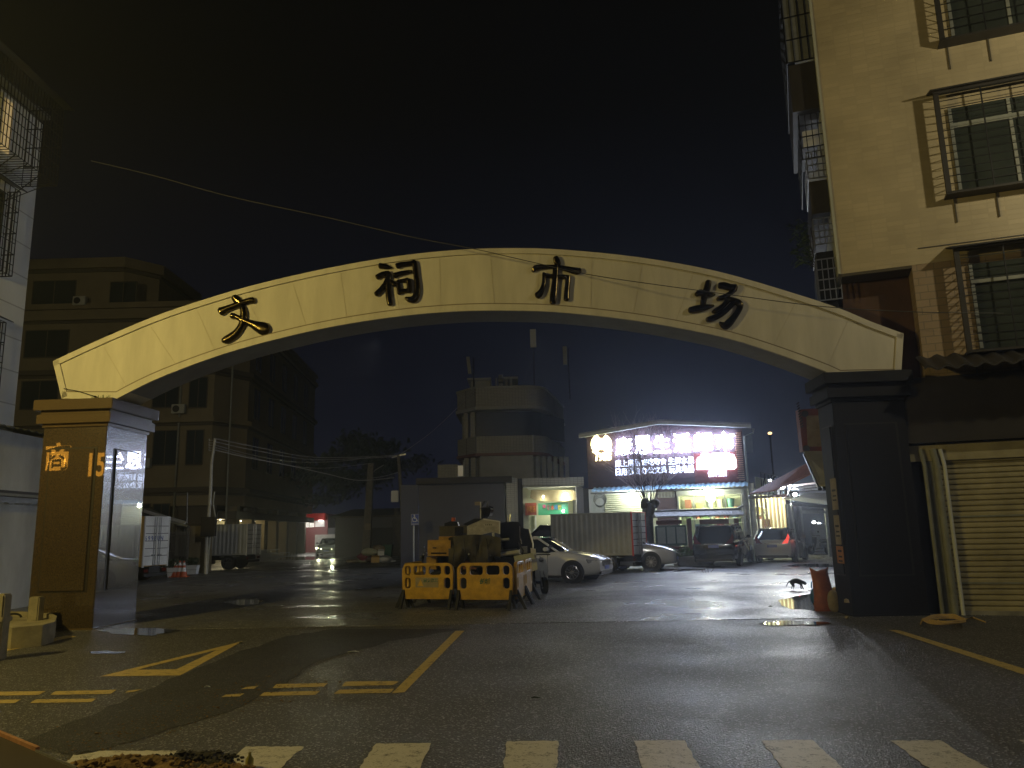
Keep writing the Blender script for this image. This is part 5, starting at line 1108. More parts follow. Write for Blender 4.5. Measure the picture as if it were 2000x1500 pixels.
SED = [(-2.33, .36, .78, .66), (-2.22, .26, 1.0, .80), (-1.9, .18, 1.04, .86), (-1.0, .16, 1.0, .885), (0, .16, .97, .89), (.85, .16, .98, .885), (1.25, .17, .95, .88), (1.8, .20, .86, .85), (2.15, .24, .77, .79), (2.30, .30, .68, .68)]
aS = HD - .12
car('sedan', 'white sedan nosing out from behind the road machine towards the right', 'car', fl_(aS, 1120, 1138, 1.42, -.82), aS, SED, (1.02, .95, .20, 1.47, -.95, -1.85, 1.02, .80, .60), M['carwhite'], .33, (1.42, -1.3))
MPV = [(-2.4, .36, .95, .72), (-2.3, .26, 1.10, .84), (-1.6, .18, 1.08, .92), (0, .16, 1.04, .93), (1.0, .16, 1.06, .93), (1.45, .18, 1.02, .92), (2.0, .22, .90, .87), (2.3, .26, .78, .78), (2.42, .32, .66, .62)]
aM = HD + .02
car('people_carrier', 'pearl white people carrier whose nose shows behind the ribbed truck', 'car', fl_(aM, 1273, 1114, 1.45, -.88), aM, MPV, (1.35, 1.04, .45, 1.62, -1.9, -2.3, 1.05, .84, .66), M['carsilver'], .34, (1.45, -1.45), 'mpv')
SUVs = [(-2.40, .40, .95, .80), (-2.34, .28, 1.10, .89), (-1.9, .22, 1.14, .945), (0, .20, 1.10, .95), (1.1, .20, 1.10, .94), (1.9, .24, 1.0, .90), (2.3, .30, .88, .80), (2.4, .4, .8, .7)]
aU = math.atan2(.90, .43)
gu = G(1397, 1107, .006)
su = car('dark_suv', 'black SUV parked rear towards us in front of the notice boards', 'car', (gu.x + math.cos(aU) * 2.3, gu.y + math.sin(aU) * 2.3, .006), aU, SUVs, (1.0, 1.08, .35, 1.72, -1.95, -2.30, 1.10, .86, .70), M['carblack'], .37, (1.5, -1.42), 'suv', False, None)
for s in (1, -1): thing_part('roof_rail', su, MB().tube([(.2, s * .66, 1.72), (-.2, s * .66, 1.78), (-1.5, s * .66, 1.78), (-1.85, s * .66, 1.71)], .02, 6), M['chrome'], 40)
HAT = [(-2.02, .38, .88, .70), (-1.97, .26, 1.0, .82), (-1.5, .18, 1.03, .87), (0, .16, 1.0, .875), (1.0, .16, 1.0, .87), (1.6, .2, .9, .84), (1.95, .26, .8, .74), (2.05, .34, .7, .62)]
aH = math.atan2(.86, .50); gh_ = G(1512, 1099, .006)
ht = car('white_hatchback', 'white compact SUV with one red tail lamp lit beside the side shopfront', 'car', (gh_.x + math.cos(aH) * 1.9, gh_.y + math.sin(aH) * 1.9, .006), aH, HAT, (.95, .98, .35, 1.56, -1.55, -1.98, 1.02, .80, .62), M['carwhite'], .33, (1.25, -1.25), 'suv', True, None)
lamp('tail_lamp_glow', (gh_.x + .9, gh_.y - .3, 1.15), 3.5, (1, .12, .05), .05)
aF = math.atan2(-1, .12); gf = G(637, 1087, .006); gf = Vector((gf.x, gf.y, 0))
fc = car('oncoming_car', 'far dark car with both headlights blazing on the lane', 'car', (gf.x - math.cos(aF) * 2.3, gf.y - math.sin(aF) * 2.3, .006), aF, SED, (1.02, .95, .20, 1.47, -.95, -1.85, 1.02, .80, .60), M['cargrey'], .33, (1.42, -1.3), 'sedan', False, True)
for s in (-.55, .55):
    q = Vector((gf.x + s, gf.y - .25, .66)); lamp('headlight_beam', q, 260, (1, 1, .62), .06, 'SPOT', (gf.x + s + 2.5, gf.y - 12, -.6), 95)
def box_truck(name, label, loc, rz, L, Wd, z0, z1, side, rear, cabm, rr=.36, red=False, writing=None, low=False):
    """+X is the driving direction, box from x=-L..0, rear doors at x=-L"""
    t = thing(name, label, 'truck', loc, rz); h = Wd / 2
    pf = []; n = int(L / .115); P = []
    for k in range(n * 2 + 1):
        x = -L + .08 + (L - .16) * k / (n * 2); o = .034 if k % 4 in (1, 2) else 0; P.append((x, o))
    for s in (1, -1):
        thing_part('ribbed_side', t, MB().loft([[(x, s * (h - .03 + o), z0 + .05), (x, s * (h - .03 + o), z1 - .04)] for x, o in P], False), side)
    thing_part('box_body', t, MB().box((-L, -h + .04, z0), (0, h - .04, z1 - .01)), side); 
    fr = MB()
    for s in (1, -1): fr.box((-L, s * (h - .05), z1 - .06), (0, s * (h + .004), z1 + .0)).box((-L, s * (h - .05), z0 - .02), (0, s * (h + .004), z0 + .07)).box((-.08, s * (h - .05), z0), (0, s * (h + .006), z1)).box((-L, s * (h - .05), z0), (-L + .08, s * (h + .006), z1))
    thing_part('box_frame', t, fr, side)
    for s in (1, -1):
        thing_part('rear_door', t, MB().box((-L - .03, s * .012, z0 + .02), (-L, s * (h - .04), z1 - .05), .006), rear)
        b = MB()
        for k in range(5): z = z0 + .1 + (z1 - z0 - .2) * (k + 1) / 6; b.box((-L - .045, s * .05, z - .012), (-L - .031, s * (h - .07), z + .012))
        thing_part('door_crease', t, b, M['brownsteel'])
        thing_part('lock_rod', t, MB().cyl((-L - .06, s * .09, z0), (-L - .06, s * .09, z1 - .04), .014, None, 8).cyl((-L - .06, s * .2, z0), (-L - .06, s * .2, z1 - .04), .014, None, 8).box((-L - .08, s * .05, z0 + .42), (-L - .05, s * .3, z0 + .47)), M['steel'])
        thing_part('rear_frame_post', t, MB().box((-L - .05, s * (h - .05), z0 - .05), (-L + .01, s * (h + .01), z1)), M['redframe'] if red else rear)
        thing_part('tail_light', t, MB().box((-L - .05, s * (h - .35), z0 - .25), (-L, s * (h - .08), z0 - .12), .01), M['redlens'])
    thing_part('rear_header', t, MB().box((-L - .05, -h + .051, z1 - .05), (-L, h - .051, z1)), M['redframe'] if red else rear)
    thing_part('chassis', t, MB().box((-L, -.35, z0 - .28), (1.3, .35, z0 - .03)).box((-L - .05, -h + .1, z0 - .42), (-L + .05, h - .1, z0 - .30)), M['plastic'])
    thing_part('mudguard', t, MB().box((-L + .5, -h + .05, z0 - .12), (-L + 1.5, -h + .4, z0 - .09)).box((-L + .5, h - .4, z0 - .12), (-L + 1.5, h - .05, z0 - .09)), M['pipe'])
    for x in (-L + 1.0, .55):
        for s in (1, -1): wheel(t, x, s * (h - .16), rr, s, .26, 6)
    c = [(0.05, z0 - .3, z1 - .45), (.6, z0 - .32, z1 - .42), (1.05, z0 - .32, z1 - .8), (1.45, z0 - .3, z0 + .25), (1.5, z0 - .25, z0 + .05)]
    thing_part('cab', t, MB().loft([[(x, h - .1, za), (x, h - .1, zb_ - .2), (x, h - .22, zb_), (x, -h + .22, zb_), (x, -h + .1, zb_ - .2), (x, -h + .1, za)] for x, za, zb_ in c], True, True), cabm, 30)
    for s in (1, -1): thing_part('cab_window', t, MB().slab([(.3, s * (h - .094), z0 + .3), (1.15, s * (h - .094), z0 + .3), (.95, s * (h - .12), z1 - .75), (.3, s * (h - .12), z1 - .65)], (0, s * .01, 0)), M['carglass'])
    thing_part('windscreen', t, MB().slab([(1.44, -h + .2, z0 + .32), (1.44, h - .2, z0 + .32), (1.08, h - .28, z1 - .82), (1.08, -h + .28, z1 - .82)], (.02, 0, .01)), M['carglass'])
    if writing:
        for ch, y in zip(writing, [(.55 - .16 * k) * h * 1.6 for k in range(len(writing))]):
            me = text_mesh(ch, .26, .004, .003)
            for v in me.vertices: x, y_, z_ = v.co; v.co = (-L - .034 - z_, y - x, (z0 + z1) / 2 + .1 + y_)
            me.materials.clear(); me.materials.append(M['plate']); obj('painted_letter', me, None, t, 0, None, True)
    return t
aT = HD - .17 + math.pi
g0 = G(1240, 1118, .006); g0 = FM.w(0, 0, 0) * 0 + Vector((g0.x, g0.y, .006))
dv = Vector((math.cos(aT), math.sin(aT), 0)); nv = Vector((-dv.y, dv.x, 0))
zt2 = at(1160, 1001, g0.y).z
bt = box_truck('ribbed_box_truck', 'grey beige ribbed box truck with red framed rear behind the white sedan', (0, 0, .006), aT, 3.5, 1.75, .66, zt2, M['corr'], M['truckdoor'], M['carblack'], .36, True)
bt.location = g0 + dv * 3.5 + nv * -.85 * 1 + Vector((0, .3, 0))
g1 = G(275, 1137, .006); g2 = G(324, 1132, .006); mid = (g1 + g2) / 2; ax = (g2 - g1).normalized(); hd_ = Vector((-ax.y, ax.x, 0)); aW = math.atan2(hd_.y, hd_.x); zt3 = at(300, 1009, mid.y).z
wt = box_truck('white_box_truck', 'white box truck with numbered rear doors just beyond the left pillar', (0, 0, .006), aW, 4.2, (g2 - g1).length, .62, zt3, M['yellowpaint'], M['truckdoor'], M['yellowpaint'], .36, False, '6998UN')
wt.location = mid + hd_ * 4.2
g3 = G(482, 1112, .006); aG = math.radians(176); zt4 = at(450, 1024, g3.y).z; dv3 = Vector((math.cos(aG), math.sin(aG), 0))
gt = box_truck('grey_box_truck', 'dark grey ribbed box truck parked before the arcade behind the utility pole', (0, 0, .006), aG, 4.0, 1.9, .78, zt4, M['corrgrey'], M['truckdoor'], M['greymetal'], .38)
gt.location = Vector((g3.x, g3.y + .9, .006)) + dv3 * 4.0

# ------------------------------------------------------------------ barriers
def barrier(label, P0, P1, plate=0):
    P0 = Vector((P0.x, P0.y, 0)); P1 = Vector((P1.x, P1.y, 0)); w = (P1 - P0).length; d = (P1 - P0).normalized()
    t = thing('plastic_barrier', label, 'barrier', (P0.x, P0.y, .006), math.atan2(d.y, d.x), 'yellow plastic barriers round the road machine')
    o_ = [(.07, .22), (w - .07, .22), (w - .07, .33), (w - .01, .33), (w, .82)]
    for k in range(7): a = R(90 * k / 6); o_.append((w - .16 + .16 * math.cos(a), .84 + .16 * math.sin(a)))
    for k in range(7): a = R(90 + 90 * k / 6); o_.append((.16 + .16 * math.cos(a), .84 + .16 * math.sin(a)))
    o_ += [(0, .82), (.01, .33), (.07, .33)]
    holes = []; e = .055; ws = [.15, .29, .29, .15]; f = (w - e * 5) / sum(ws); x = e
    for k, q in enumerate(ws):
        holes.append(rrect(x, .735, x + q * f, .958, .075)); 
        if k in (0, 3): holes.append(rrect(x, .435, x + q * f, .695, .075))
        x += q * f + e
    body = obj('panel', poly_mesh(o_, holes, .05, .012), M['barrier'], t, 0, None, True)
    b = MB()
    for z in (.25, .29, .36, .40): b.box((.09, -.042, z), (w - .09, -.037 + .0, z + .012))
    b.box((e * 2 + ws[0] * f, -.043, .44), (w - e * 2 - ws[0] * f, -.0385, .452)).box((e * 2 + ws[0] * f, -.043, .71), (w - e * 2 - ws[0] * f, -.0385, .722))
    obj('moulded_ribs', b, M['barrier'], body, 0, None, True)
    if plate == 1:
        pl = obj('reflective_plate', MB().box((w * .27, -.046, .47), (w * .72, -.038, .69), .002), M['poster'], t, 0, None, True)
        obj('warning_triangle', MB().slab([(w * .31, -.052, .5), (w * .43, -.052, .5), (w * .37, -.052, .66)], (0, .004, 0)), M['barrier'], pl, 0, None, True)
        FI = Frame((0, 0), (1, 0)); me = text_mesh('前方施工', .09, .002, .002)
        for v in me.vertices: x, y, z = v.co; v.co = (w * .57 + x, -.049 - z, .62 + y)
        me.materials.clear(); me.materials.append(M['green']); obj('plate_lettering', me, None, pl, 0, None, True)
    elif plate == 2:
        me = text_mesh('长城', .13, .004, .003, shear=.2)
        for v in me.vertices: x, y, z = v.co; v.co = (w * .5 + x, -.045 - z, .60 + y)
        me.materials.clear(); me.materials.append(M['green']); obj('stencilled_lettering', me, None, t, 0, None, True)
    for x in (.035, w - .035):
        f_ = MB().slab([(x - .03, -.24, 0), (x - .03, -.18, 0), (x - .03, -.03, .27), (x - .03, .03, .27), (x - .03, .18, 0), (x - .03, .24, 0), (x - .03, .05, .42), (x - .03, -.05, .42)], (.06, 0, 0))
        obj('foot', f_, M['rubber'], t, 0, None, True)
    return t
G2 = lambda x, y: G(x, y, .006)
B0, B1, B2 = G2(787, 1188), G2(886, 1189), G2(895, 1190); B3 = G2(1003, 1191)
barrier('yellow barrier with a small warning plate, left of the front pair', B0, B1, 1)
barrier('yellow barrier with green stencilled writing, right of the front pair', B2, B3, 2)
S1 = G2(1008, 1190); S2 = G2(1026, 1180); S3 = G2(1030, 1178); S4 = G2(1046, 1166)
sdir = (S4 - S1).normalized(); wS = 1.15
barrier('yellow barrier seen edge on, nearest of the right side pair', S1, S1 + sdir * wS); barrier('yellow barrier seen edge on, farthest of the right side pair', S1 + sdir * (wS + .08), S1 + sdir * (wS * 2 + .08))
barrier('yellow barrier running back from the left end of the row', B0 + Vector((.02, .1, 0)), B0 + Vector((.28, 1.35, 0)))

# ------------------------------------------------------------------ road machine under a tarpaulin
YM = 21.5
rm = thing('road_machine', 'orange and black road building machine with steel hood and tarpaulin inside the barriers', 'road machine', (at(930, 1150, YM).x, YM, .006))
def mp(pts, m, nm, Y=YM, t=.8, sm=0, lab=None): return obj(nm, MB().slab([at(x, y, Y) for x, y in pts], (0, t, 0)), m, rm, sm, lab)
mp([(912, 1028), (944, 1014), (976, 1019), (976, 1043), (961, 1039), (933, 1046), (912, 1047)], M['brushed'], 'steel_hood', YM - .35, 1.1)
h_ = mp([(904, 1024), (926, 1013), (944, 1013), (912, 1027)], M['black'], 'hood_top', YM + .3, .9)
mp([(943, 1012.5), (977, 1017.5), (977, 1020), (944, 1015)], M['edge'], 'hood_edge_glint', YM - .37, .1); mp([(974.5, 1018), (977, 1018), (977, 1043), (974.5, 1043)], M['edge'], 'hood_edge_glint', YM - .37, .05)  # pale strips painted in as the glint along the hood edges
for k in range(4): mp([(948 + 3.6 * k, 1024), (949.6 + 3.6 * k, 1024), (949.6 + 3.6 * k, 1026), (948 + 3.6 * k, 1026)], M['plastic'], 'vent_slot', YM - .36, .009)
mp([(858, 1028), (911, 1026), (911, 1047), (858, 1047)], M['tarp'], 'engine_cover', YM - .15, 1.0); mp([(888, 1030), (905, 1029), (905, 1046), (888, 1046)], M['black'], 'round_gauge_panel', YM - .17, .019)
mp([(899, 1042), (911, 1042), (911, 1044), (899, 1044)], M['chrome'], 'steel_handle', YM - .4, .04)
mp([(857, 1048), (889, 1048), (889, 1056), (857, 1056)], M['mach'], 'cover_edge', YM - .3, .9)
ob2 = mp([(835, 1055), (880, 1055), (880, 1086), (835, 1086)], M['mach'], 'tool_box', YM - .9, .7); obj('lid_seam', MB().slab([at(x, y, YM - .905) for x, y in ((842, 1079), (872, 1079), (872, 1082), (842, 1082))], (0, .004, 0)), M['black'], ob2); obj('latch', MB().slab([at(x, y, YM - .92) for x, y in ((845, 1069), (852, 1069), (852, 1071), (845, 1071))], (0, .02, 0)), M['iron'], ob2)
mp([(833, 1088), (852, 1088), (852, 1112), (833, 1112)], M['mach'], 'lower_box', YM - .7, .5); mp([(897, 1088), (930, 1088), (930, 1112), (905, 1112)], M['rust'], 'side_plate', YM - .8, .3)
mp([(852, 1086), (1000, 1086), (1045, 1095), (1045, 1150), (845, 1150)], M['black'], 'chassis', YM - .3, 1.4)
tb = MB(); S = []
q0 = at(925, 1078, YM - .6)
for i in range(13):
    row = []
    for j in range(12):
        u, v = i / 12, j / 11; x = 876 + 102 * u; y = 1050 + 58 * v + (-6 * math.sin(u * 3.14)) * (1 - v); p = at(x, y, YM - .75 - .28 * math.sin(v * 3.1) + .10 * math.sin(u * 11 + v * 4) + .07 * math.sin(u * 23)); row.append(p)
    S.append(row)
S2_ = S; tb.loft(S, False); back = [[p + Vector((0, .5, 0)) for p in r_] for r_ in S]; tb.loft(back, False)
obj('tarpaulin', tb, M['tarp'], rm, 70)
for k, (x, y) in enumerate(((916, 1082), (957, 1085))): obj('tarp_clip', MB().blob(at(x, y, YM - 1.1), (.035, .02, .04), 1, .2, k), M['chrome'], rm, 50)
obj('exhaust_silencer', MB().cyl(at(941, 1003, YM), at(959, 998, YM + .1), .16, .13, 16).cyl(at(950, 1012, YM), at(950, 1004, YM), .05), M['black'], rm, 40)
obj('exhaust_cap', MB().cyl(at(955, 998, YM - .05), at(961, 998.5, YM - .02), .14, .12, 16), M['chrome'], rm, 40)
obj('exhaust_pipes', MB().tube([at(951, 992, YM), at(952, 986, YM), at(954, 979, YM)], .022, 8).tube([at(941, 988, YM), at(944, 983, YM), at(947, 979, YM)], .022, 8), M['chrome'], rm, 40)
obj('lamp_mast', MB().tube([at(939, 1013, YM), at(939, 980, YM)], .014, 6), M['steel'], rm); mp([(927, 980), (938, 980), (938, 987), (927, 987)], M['poster'], 'small_flag_plate', YM, .02)
mp([(977, 1022), (990, 1018), (1012, 1019), (1018, 1026), (1018, 1073), (982, 1073), (977, 1060)], M['black'], 'tank', YM + .1, .9, 0)
obj('tank_fittings', MB().tube([at(996, 1019, YM), at(997, 1006, YM), at(998, 1005, YM)], .03, 8).tube([at(992, 1020, YM), at(992, 1009, YM)], .02, 8), M['steel'], rm, 40)
obj('grab_rail', MB().tube([at(963, 1040, YM - .7), at(965, 1052, YM - .7), at(968, 1056, YM - .7), at(994, 1053, YM - .5)], .034, 8), M['edge'], rm, 40)
obj('grab_rail', MB().tube([at(1015, 1028, YM - .2), at(1016, 1050, YM - .2), at(1019, 1062, YM - .25)], .018, 8), M['chrome'], rm, 40)
mp([(976, 1075), (1010, 1072), (1012, 1078), (977, 1083)], M['greymetal'], 'step_plate', YM - .6, .5); obj('bumper_tube', MB().tube([at(974, 1084, YM - .9), at(990, 1081, YM - .85), at(1013, 1078, YM - .8)], .055, 10), M['edge'], rm, 40)
mp([(1016, 1068), (1030, 1067), (1030, 1080), (1016, 1080)], M['greymetal'], 'hydraulic_block', YM - .3, .3)
for k, (x, w) in enumerate(((985, 14), (1001, 12), (1015, 16))): mp([(x, 1088), (x + w, 1085), (x + w - 3, 1106), (x - 8, 1110)], M['whitewall'], 'pale_guard_plate', YM - .75, .05)
obj('drum', MB().cyl(at(960, 1108, YM - .9), at(1030, 1104, YM - .3), .30, None, 28), M['black'], rm, 40); 
for x, y in ((860, 1120), (920, 1120)): q = at(x, y, YM); obj('tyre', MB().cyl((q.x, YM - .9, .36), (q.x, YM - .55, .36), .36, None, 24), M['rubber'], rm, 40)
obj('hoses', MB().tube([at(970, 1058, YM - .8), at(975, 1068, YM - .95), at(972, 1080, YM - .9), at(975, 1096, YM - .95), at(966, 1110, YM - .9)], .022, 8).tube([at(1012, 1060, YM - .6), at(1022, 1075, YM - .8), at(1018, 1095, YM - .8)], .02, 8), M['rubber'], rm, 40)
mp([(1016, 1030), (1034, 1034), (1040, 1062), (1040, 1090), (1018, 1090)], M['black'], 'control_console', YM - .1, .6); mp([(1036, 1070), (1046, 1072), (1050, 1112), (1040, 1116)], M['edge'], 'pale_hose_guard', YM - .7, .05)
obj('console_rail', MB().tube([at(1034, 1034, YM - .2), at(1041, 1062, YM - .25), at(1041, 1092, YM - .3)], .02, 8), M['edge'], rm, 40)
mp([(868, 1022), (880, 1018), (893, 1019), (896, 1027), (868, 1028)], M['black'], 'air_filter', YM, .4); obj('warning_lamp', MB().cyl(at(886, 1018, YM), at(886, 1011, YM), .06, None, 12), M['cone'], rm, 40)
for k in range(4): obj('strap', MB().tube([at(884 + 22 * k, 1052, YM - 1.06), at(887 + 22 * k, 1075, YM - 1.14), at(884 + 22 * k, 1106, YM - 1.05)], .012, 5), M['rubber'], rm, 40)
mp([(1003, 1086), (1040, 1080), (1046, 1092), (1006, 1098)], M['whitewall'], 'side_fender', YM - .85, .06)
# scooters
def scooter(label, loc, rz, shell):
    t = thing('scooter', label, 'scooter', loc, rz)
    for x in (.62, -.55): tp = thing_part('wheel', t, MB().cyl((x, -.05, .22), (x, .05, .22), .22, None, 20), M['rubber'], 40); thing_part('hub', tp, MB().cyl((x, -.055, .22), (x, .055, .22), .1, None, 14), M['rim'], 40)
    thing_part('front_shield', t, MB().loft([[(.42, -.17, .35), (.48, 0, .33), (.42, .17, .35)], [(.36, -.2, .65), (.46, 0, .63), (.36, .2, .65)], [(.28, -.15, .95), (.36, 0, .95), (.28, .15, .95)]], False), shell, 60)
    thing_part('rear_fairing', t, MB().blob((-.42, 0, .5), (.42, .17, .2), 3, .05, 2), shell, 60); thing_part('seat', t, MB().blob((-.35, 0, .74), (.38, .14, .07), 3, .03, 3), M['rubber'], 60)
    thing_part('footboard', t, MB().box((-.15, -.16, .26), (.42, .16, .33), .02), M['plastic']); thing_part('fork', t, MB().tube([(.62, .07, .22), (.42, .05, .6), (.3, 0, 1.0)], .022, 8).tube([(.62, -.07, .22), (.42, -.05, .6)], .022, 8), M['steel'], 40)
    thing_part('handlebar', t, MB().tube([(.18, -.33, 1.02), (.28, -.15, 1.03), (.28, .15, 1.03), (.18, .33, 1.02)], .016, 8), M['plastic'], 40)
    for s in (1, -1): mp_ = thing_part('mirror', t, MB().tube([(.24, s * .25, 1.03), (.28, s * .3, 1.2)], .007, 6).blob((.28, s * .32, 1.24), (.015, .07, .045), 2, 0), M['chrome'], 60)
    thing_part('headlamp', t, MB().blob((.40, 0, .9), (.05, .08, .06), 2, 0), M['lens'], 60); return t
q = G2(1052, 1160); scooter('dark scooter with pale fairing squeezed between barriers and white sedan', (q.x, q.y + .6, .006), math.radians(-75), M['whitewall'])
q = at(845, 1100, 27); scooter('dark scooter with a round mirror left of the road machine', (q.x, 27, .006), math.radians(190), M['black'])
gm = G2(1560, 1085); scooter('small grey scooter parked right of the white compact SUV', (gm.x + .5, gm.y + 3, .006), math.radians(250), M['whitewall'])
q = at(1600, 1060, 45); scooter('dark scooter parked under the far hall lamps', (q.x, 45, .006), math.radians(200), M['black'])

# ------------------------------------------------------------------ poles and cables
gA = G2(402, 1121); YA_ = gA.y
pa = thing('utility_pole', 'tall pale utility pole with insulator rack left of the arcade', 'pole', (gA.x, YA_, .006))
q1, q2 = at(413, 905, YA_), at(420, 857, YA_); obj('pole', MB().tube([(gA.x, YA_, .006), at(404, 1060, YA_), at(411, 960, YA_), q1, q2], .10, 12, .06), M['polewhite'], pa, 40)
g = MB()
for k in range(5): q = at(417, 860 + k * 5, YA_); g.box((q.x - .22, YA_ - .05, q.z - .02), (q.x + .16, YA_ - .02, q.z + .02)); g.blob((q.x - .2, YA_ - .06, q.z + .04), (.035, .035, .05), 1, 0, k)
obj('insulator_rack', g, M['steel'], pa)
obj('meter_box', MB().box((at(396, 1040, YA_).x, YA_ - .3, at(400, 1048, YA_).z), (at(424, 1040, YA_).x, YA_ - .08, at(400, 1010, YA_).z), .02), M['brownsteel'], pa); obj('conduit', MB().tube([at(418, 1050, YA_ - .1), at(421, 1010, YA_ - .1), at(416, 985, YA_ - .1), at(419, 960, YA_ - .1)], .04, 8), M['pipe'], pa, 40)
pb2 = thing('utility_pole', 'slim pole with a grey strip standing beside the tall pale utility pole', 'pole', G2(404, 1121).xy.to_3d()); obj('pole', MB().tube([at(404, 1119, YA_), at(410, 1040, YA_)], .06, 8), M['pipe'], pb2, 40)
gq = G2(388, 1120); ps_ = thing('gate_post', 'square olive gate post beside the pale utility pole', 'post', (gq.x - .3, gq.y + .8, .006)); obj('post', MB().box((-.45, -.4, 0), (.45, .4, at(375, 1027, gq.y).z), .02), M['olive'], ps_, local=True); obj('cap', MB().box((-.5, -.45, at(375, 1027, gq.y).z + .002), (.5, .45, at(375, 1027, gq.y).z + .1), .02), M['olivedark'], ps_, local=True)
YC_ = 58
pc = thing('utility_pole', 'square concrete pole with a yellow box behind the rubbish heap', 'pole', (at(718, 1060, YC_).x, YC_, .006)); obj('pole', MB().loft([[(at(x, 1000, YC_).x + dx, YC_ + dy, z) for dx, dy in ((-w, -w), (w, -w), (w, w), (-w, w))] for x, z, w in ((716, 0, .3), (724, at(724, 905, YC_).z, .2))], True, True), M['woodpole'], pc)
obj('yellow_box', MB().box((at(715, 1030, YC_).x, YC_ - .5, at(715, 1035, YC_).z), (at(726, 1030, YC_).x, YC_ - .2, at(715, 1023, YC_).z), .01), M['poster'], pc); obj('lamp_arm', MB().tube([at(727, 925, YC_), at(733, 918, YC_), at(750, 908, YC_)], .04, 6), M['pipe'], pc, 40)
YB = 46
gB = at(790, 1095, YB); pb_ = thing('utility_pole', 'cable laden pole with white meter boxes left of the disabled parking sign', 'pole', (gB.x, YB, .006)); obj('pole', MB().tube([(gB.x, YB, 0), at(786, 1000, YB), at(778, 889, YB)], .16, 10, .09), M['woodpole'], pb_, 40)
obj('cross_arm', MB().bar(at(765, 893, YB), at(793, 887, YB), .08), M['steel'], pb_); obj('meter_box', MB().box((at(766, 970, YB).x, YB - .45, at(775, 981, YB).z), (at(780, 970, YB).x, YB - .2, at(775, 959, YB).z), .02), M['white'], pb_); obj('meter_box', MB().box((at(789, 1010, YB).x, YB - .4, at(795, 1030, YB).z), (at(796, 1010, YB).x, YB - .2, at(795, 1003, YB).z), .02), M['pipe'], pb_, label='narrow lower meter box')
g = MB(); rr = random.Random(9)
for k in range(14): x = 770 + rr.random() * 26; g.tube([at(x, 985 + rr.random() * 20, YB - .3), at(x + rr.uniform(-6, 6), 1020 + rr.random() * 20, YB - .35), at(780 + rr.random() * 14, 1085, YB - .2)], .018, 4)
obj('cable_bundle', g, M['wire'], pb_, 40)
def cable(label, pts, r=.018, m='wirelit'):
    P = [at(*p) for p in pts]; C_ = bezpoly([(*p,) for p in P], 8); tag(obj('overhead_cable', MB().tube(C_, r, 5), M[m], None, 60), label, 'cable', 'overhead cables')
cable('long cable sweeping from the top left down across the front of the arch', [(178, 314, 17), (300, 343, 16.5), (450, 384, 16), (640, 425, 15.3), (800, 462, 14.7), (930, 487, 14.3), (1040, 512, 14.1), (1160, 538, 14), (1400, 572, 13.9), (1600, 598, 13.8), (1780, 609, 13.6), (1960, 612, 13.2)], .008, 'wire')
cable('topmost cable between the pale pole and the cable laden pole', [(417, 856, 39), (500, 873, 41), (600, 892, 43), (690, 893, 45), (780, 889, 46)])
cable('second cable below the topmost one between the two poles', [(417, 862, 39), (500, 880, 41), (600, 897, 43), (690, 896, 45), (780, 891, 46)])
cable('third cable ending at the concrete pole', [(417, 868, 39), (500, 890, 44), (580, 902, 50), (660, 901, 55), (724, 893, 58)])
cable('fourth cable sagging below the others', [(417, 873, 39), (500, 895, 43), (570, 910, 46), (640, 914, 52), (724, 905, 57)], .014)
cable('lowest thick cable drooping to the white meter box', [(417, 878, 39), (480, 893, 40), (570, 910, 42), (640, 926, 44), (700, 938, 45), (770, 933, 46)], .024)
cable('thin cable from the concrete pole to the meter pole', [(725, 934, 58), (750, 930, 52), (780, 922, 46)], .014)
cable('cable rising from the meter pole to the villa roof', [(780, 889, 46), (840, 846, 47), (893, 797, 48), (928, 764, 49.5)], .022)
# disabled parking sign
gs_ = at(809, 1099, 38); ds = thing('disabled_parking_sign', 'blue disabled parking sign with white wheelchair symbol on a white post', 'sign', (gs_.x, 38, .006))
FS_ = Frame((gs_.x, 37.9), (1, 0)); x0, zb_ = FS_.hit(803, 1026); x1, zt_ = FS_.hit(818, 1004)
obj('post', MB().cyl((gs_.x - .03, 38, 0), (gs_.x - .03, 38, zt_ - .05), .035, None, 10), M['polewhite'], ds, 40)
pl = obj('plate', MB(FS_.M).box((x0, 0, zb_), (x1, .03, zt_), .01), M['blue'], ds); w = x1 - x0; h = zt_ - zb_
sy = MB(FS_.M); X = lambda a: x0 + a * w; Z = lambda b: zb_ + b * h
obj('white_border', MB(FS_.M).box((X(.04), -.006, Z(.30)), (X(.96), -.001, Z(.325))).box((X(.08), -.006, Z(.08)), (X(.92), -.001, Z(.13))).box((X(0), -.006, Z(.985)), (X(1), -.001, Z(1))).box((X(0), -.006, 0 + zb_), (X(.025), -.001, Z(.98))).box((X(.975), -.006, zb_), (X(1), -.001, Z(.98))), M['white'], pl)
sy.cyl((X(.42), -.008, Z(.90)), (X(.42), -.002, Z(.90)), .035, None, 10)
for a, b in (((.42, .84), (.42, .60)), ((.42, .72), (.62, .72)), ((.42, .60), (.66, .60)), ((.66, .60), (.76, .42)), ((.76, .42), (.88, .45))): sy.bar((X(a[0]), -.006, Z(a[1])), (X(b[0]), -.006, Z(b[1])), .035, .03)
ring = [(X(.45) + .105 * math.cos(R(a)), -.006, Z(.52) + .105 * math.sin(R(a))) for a in range(110, 380, 15)]; sy.tube(ring, .014, 5); obj('wheelchair_symbol', sy, M['white'], pl)
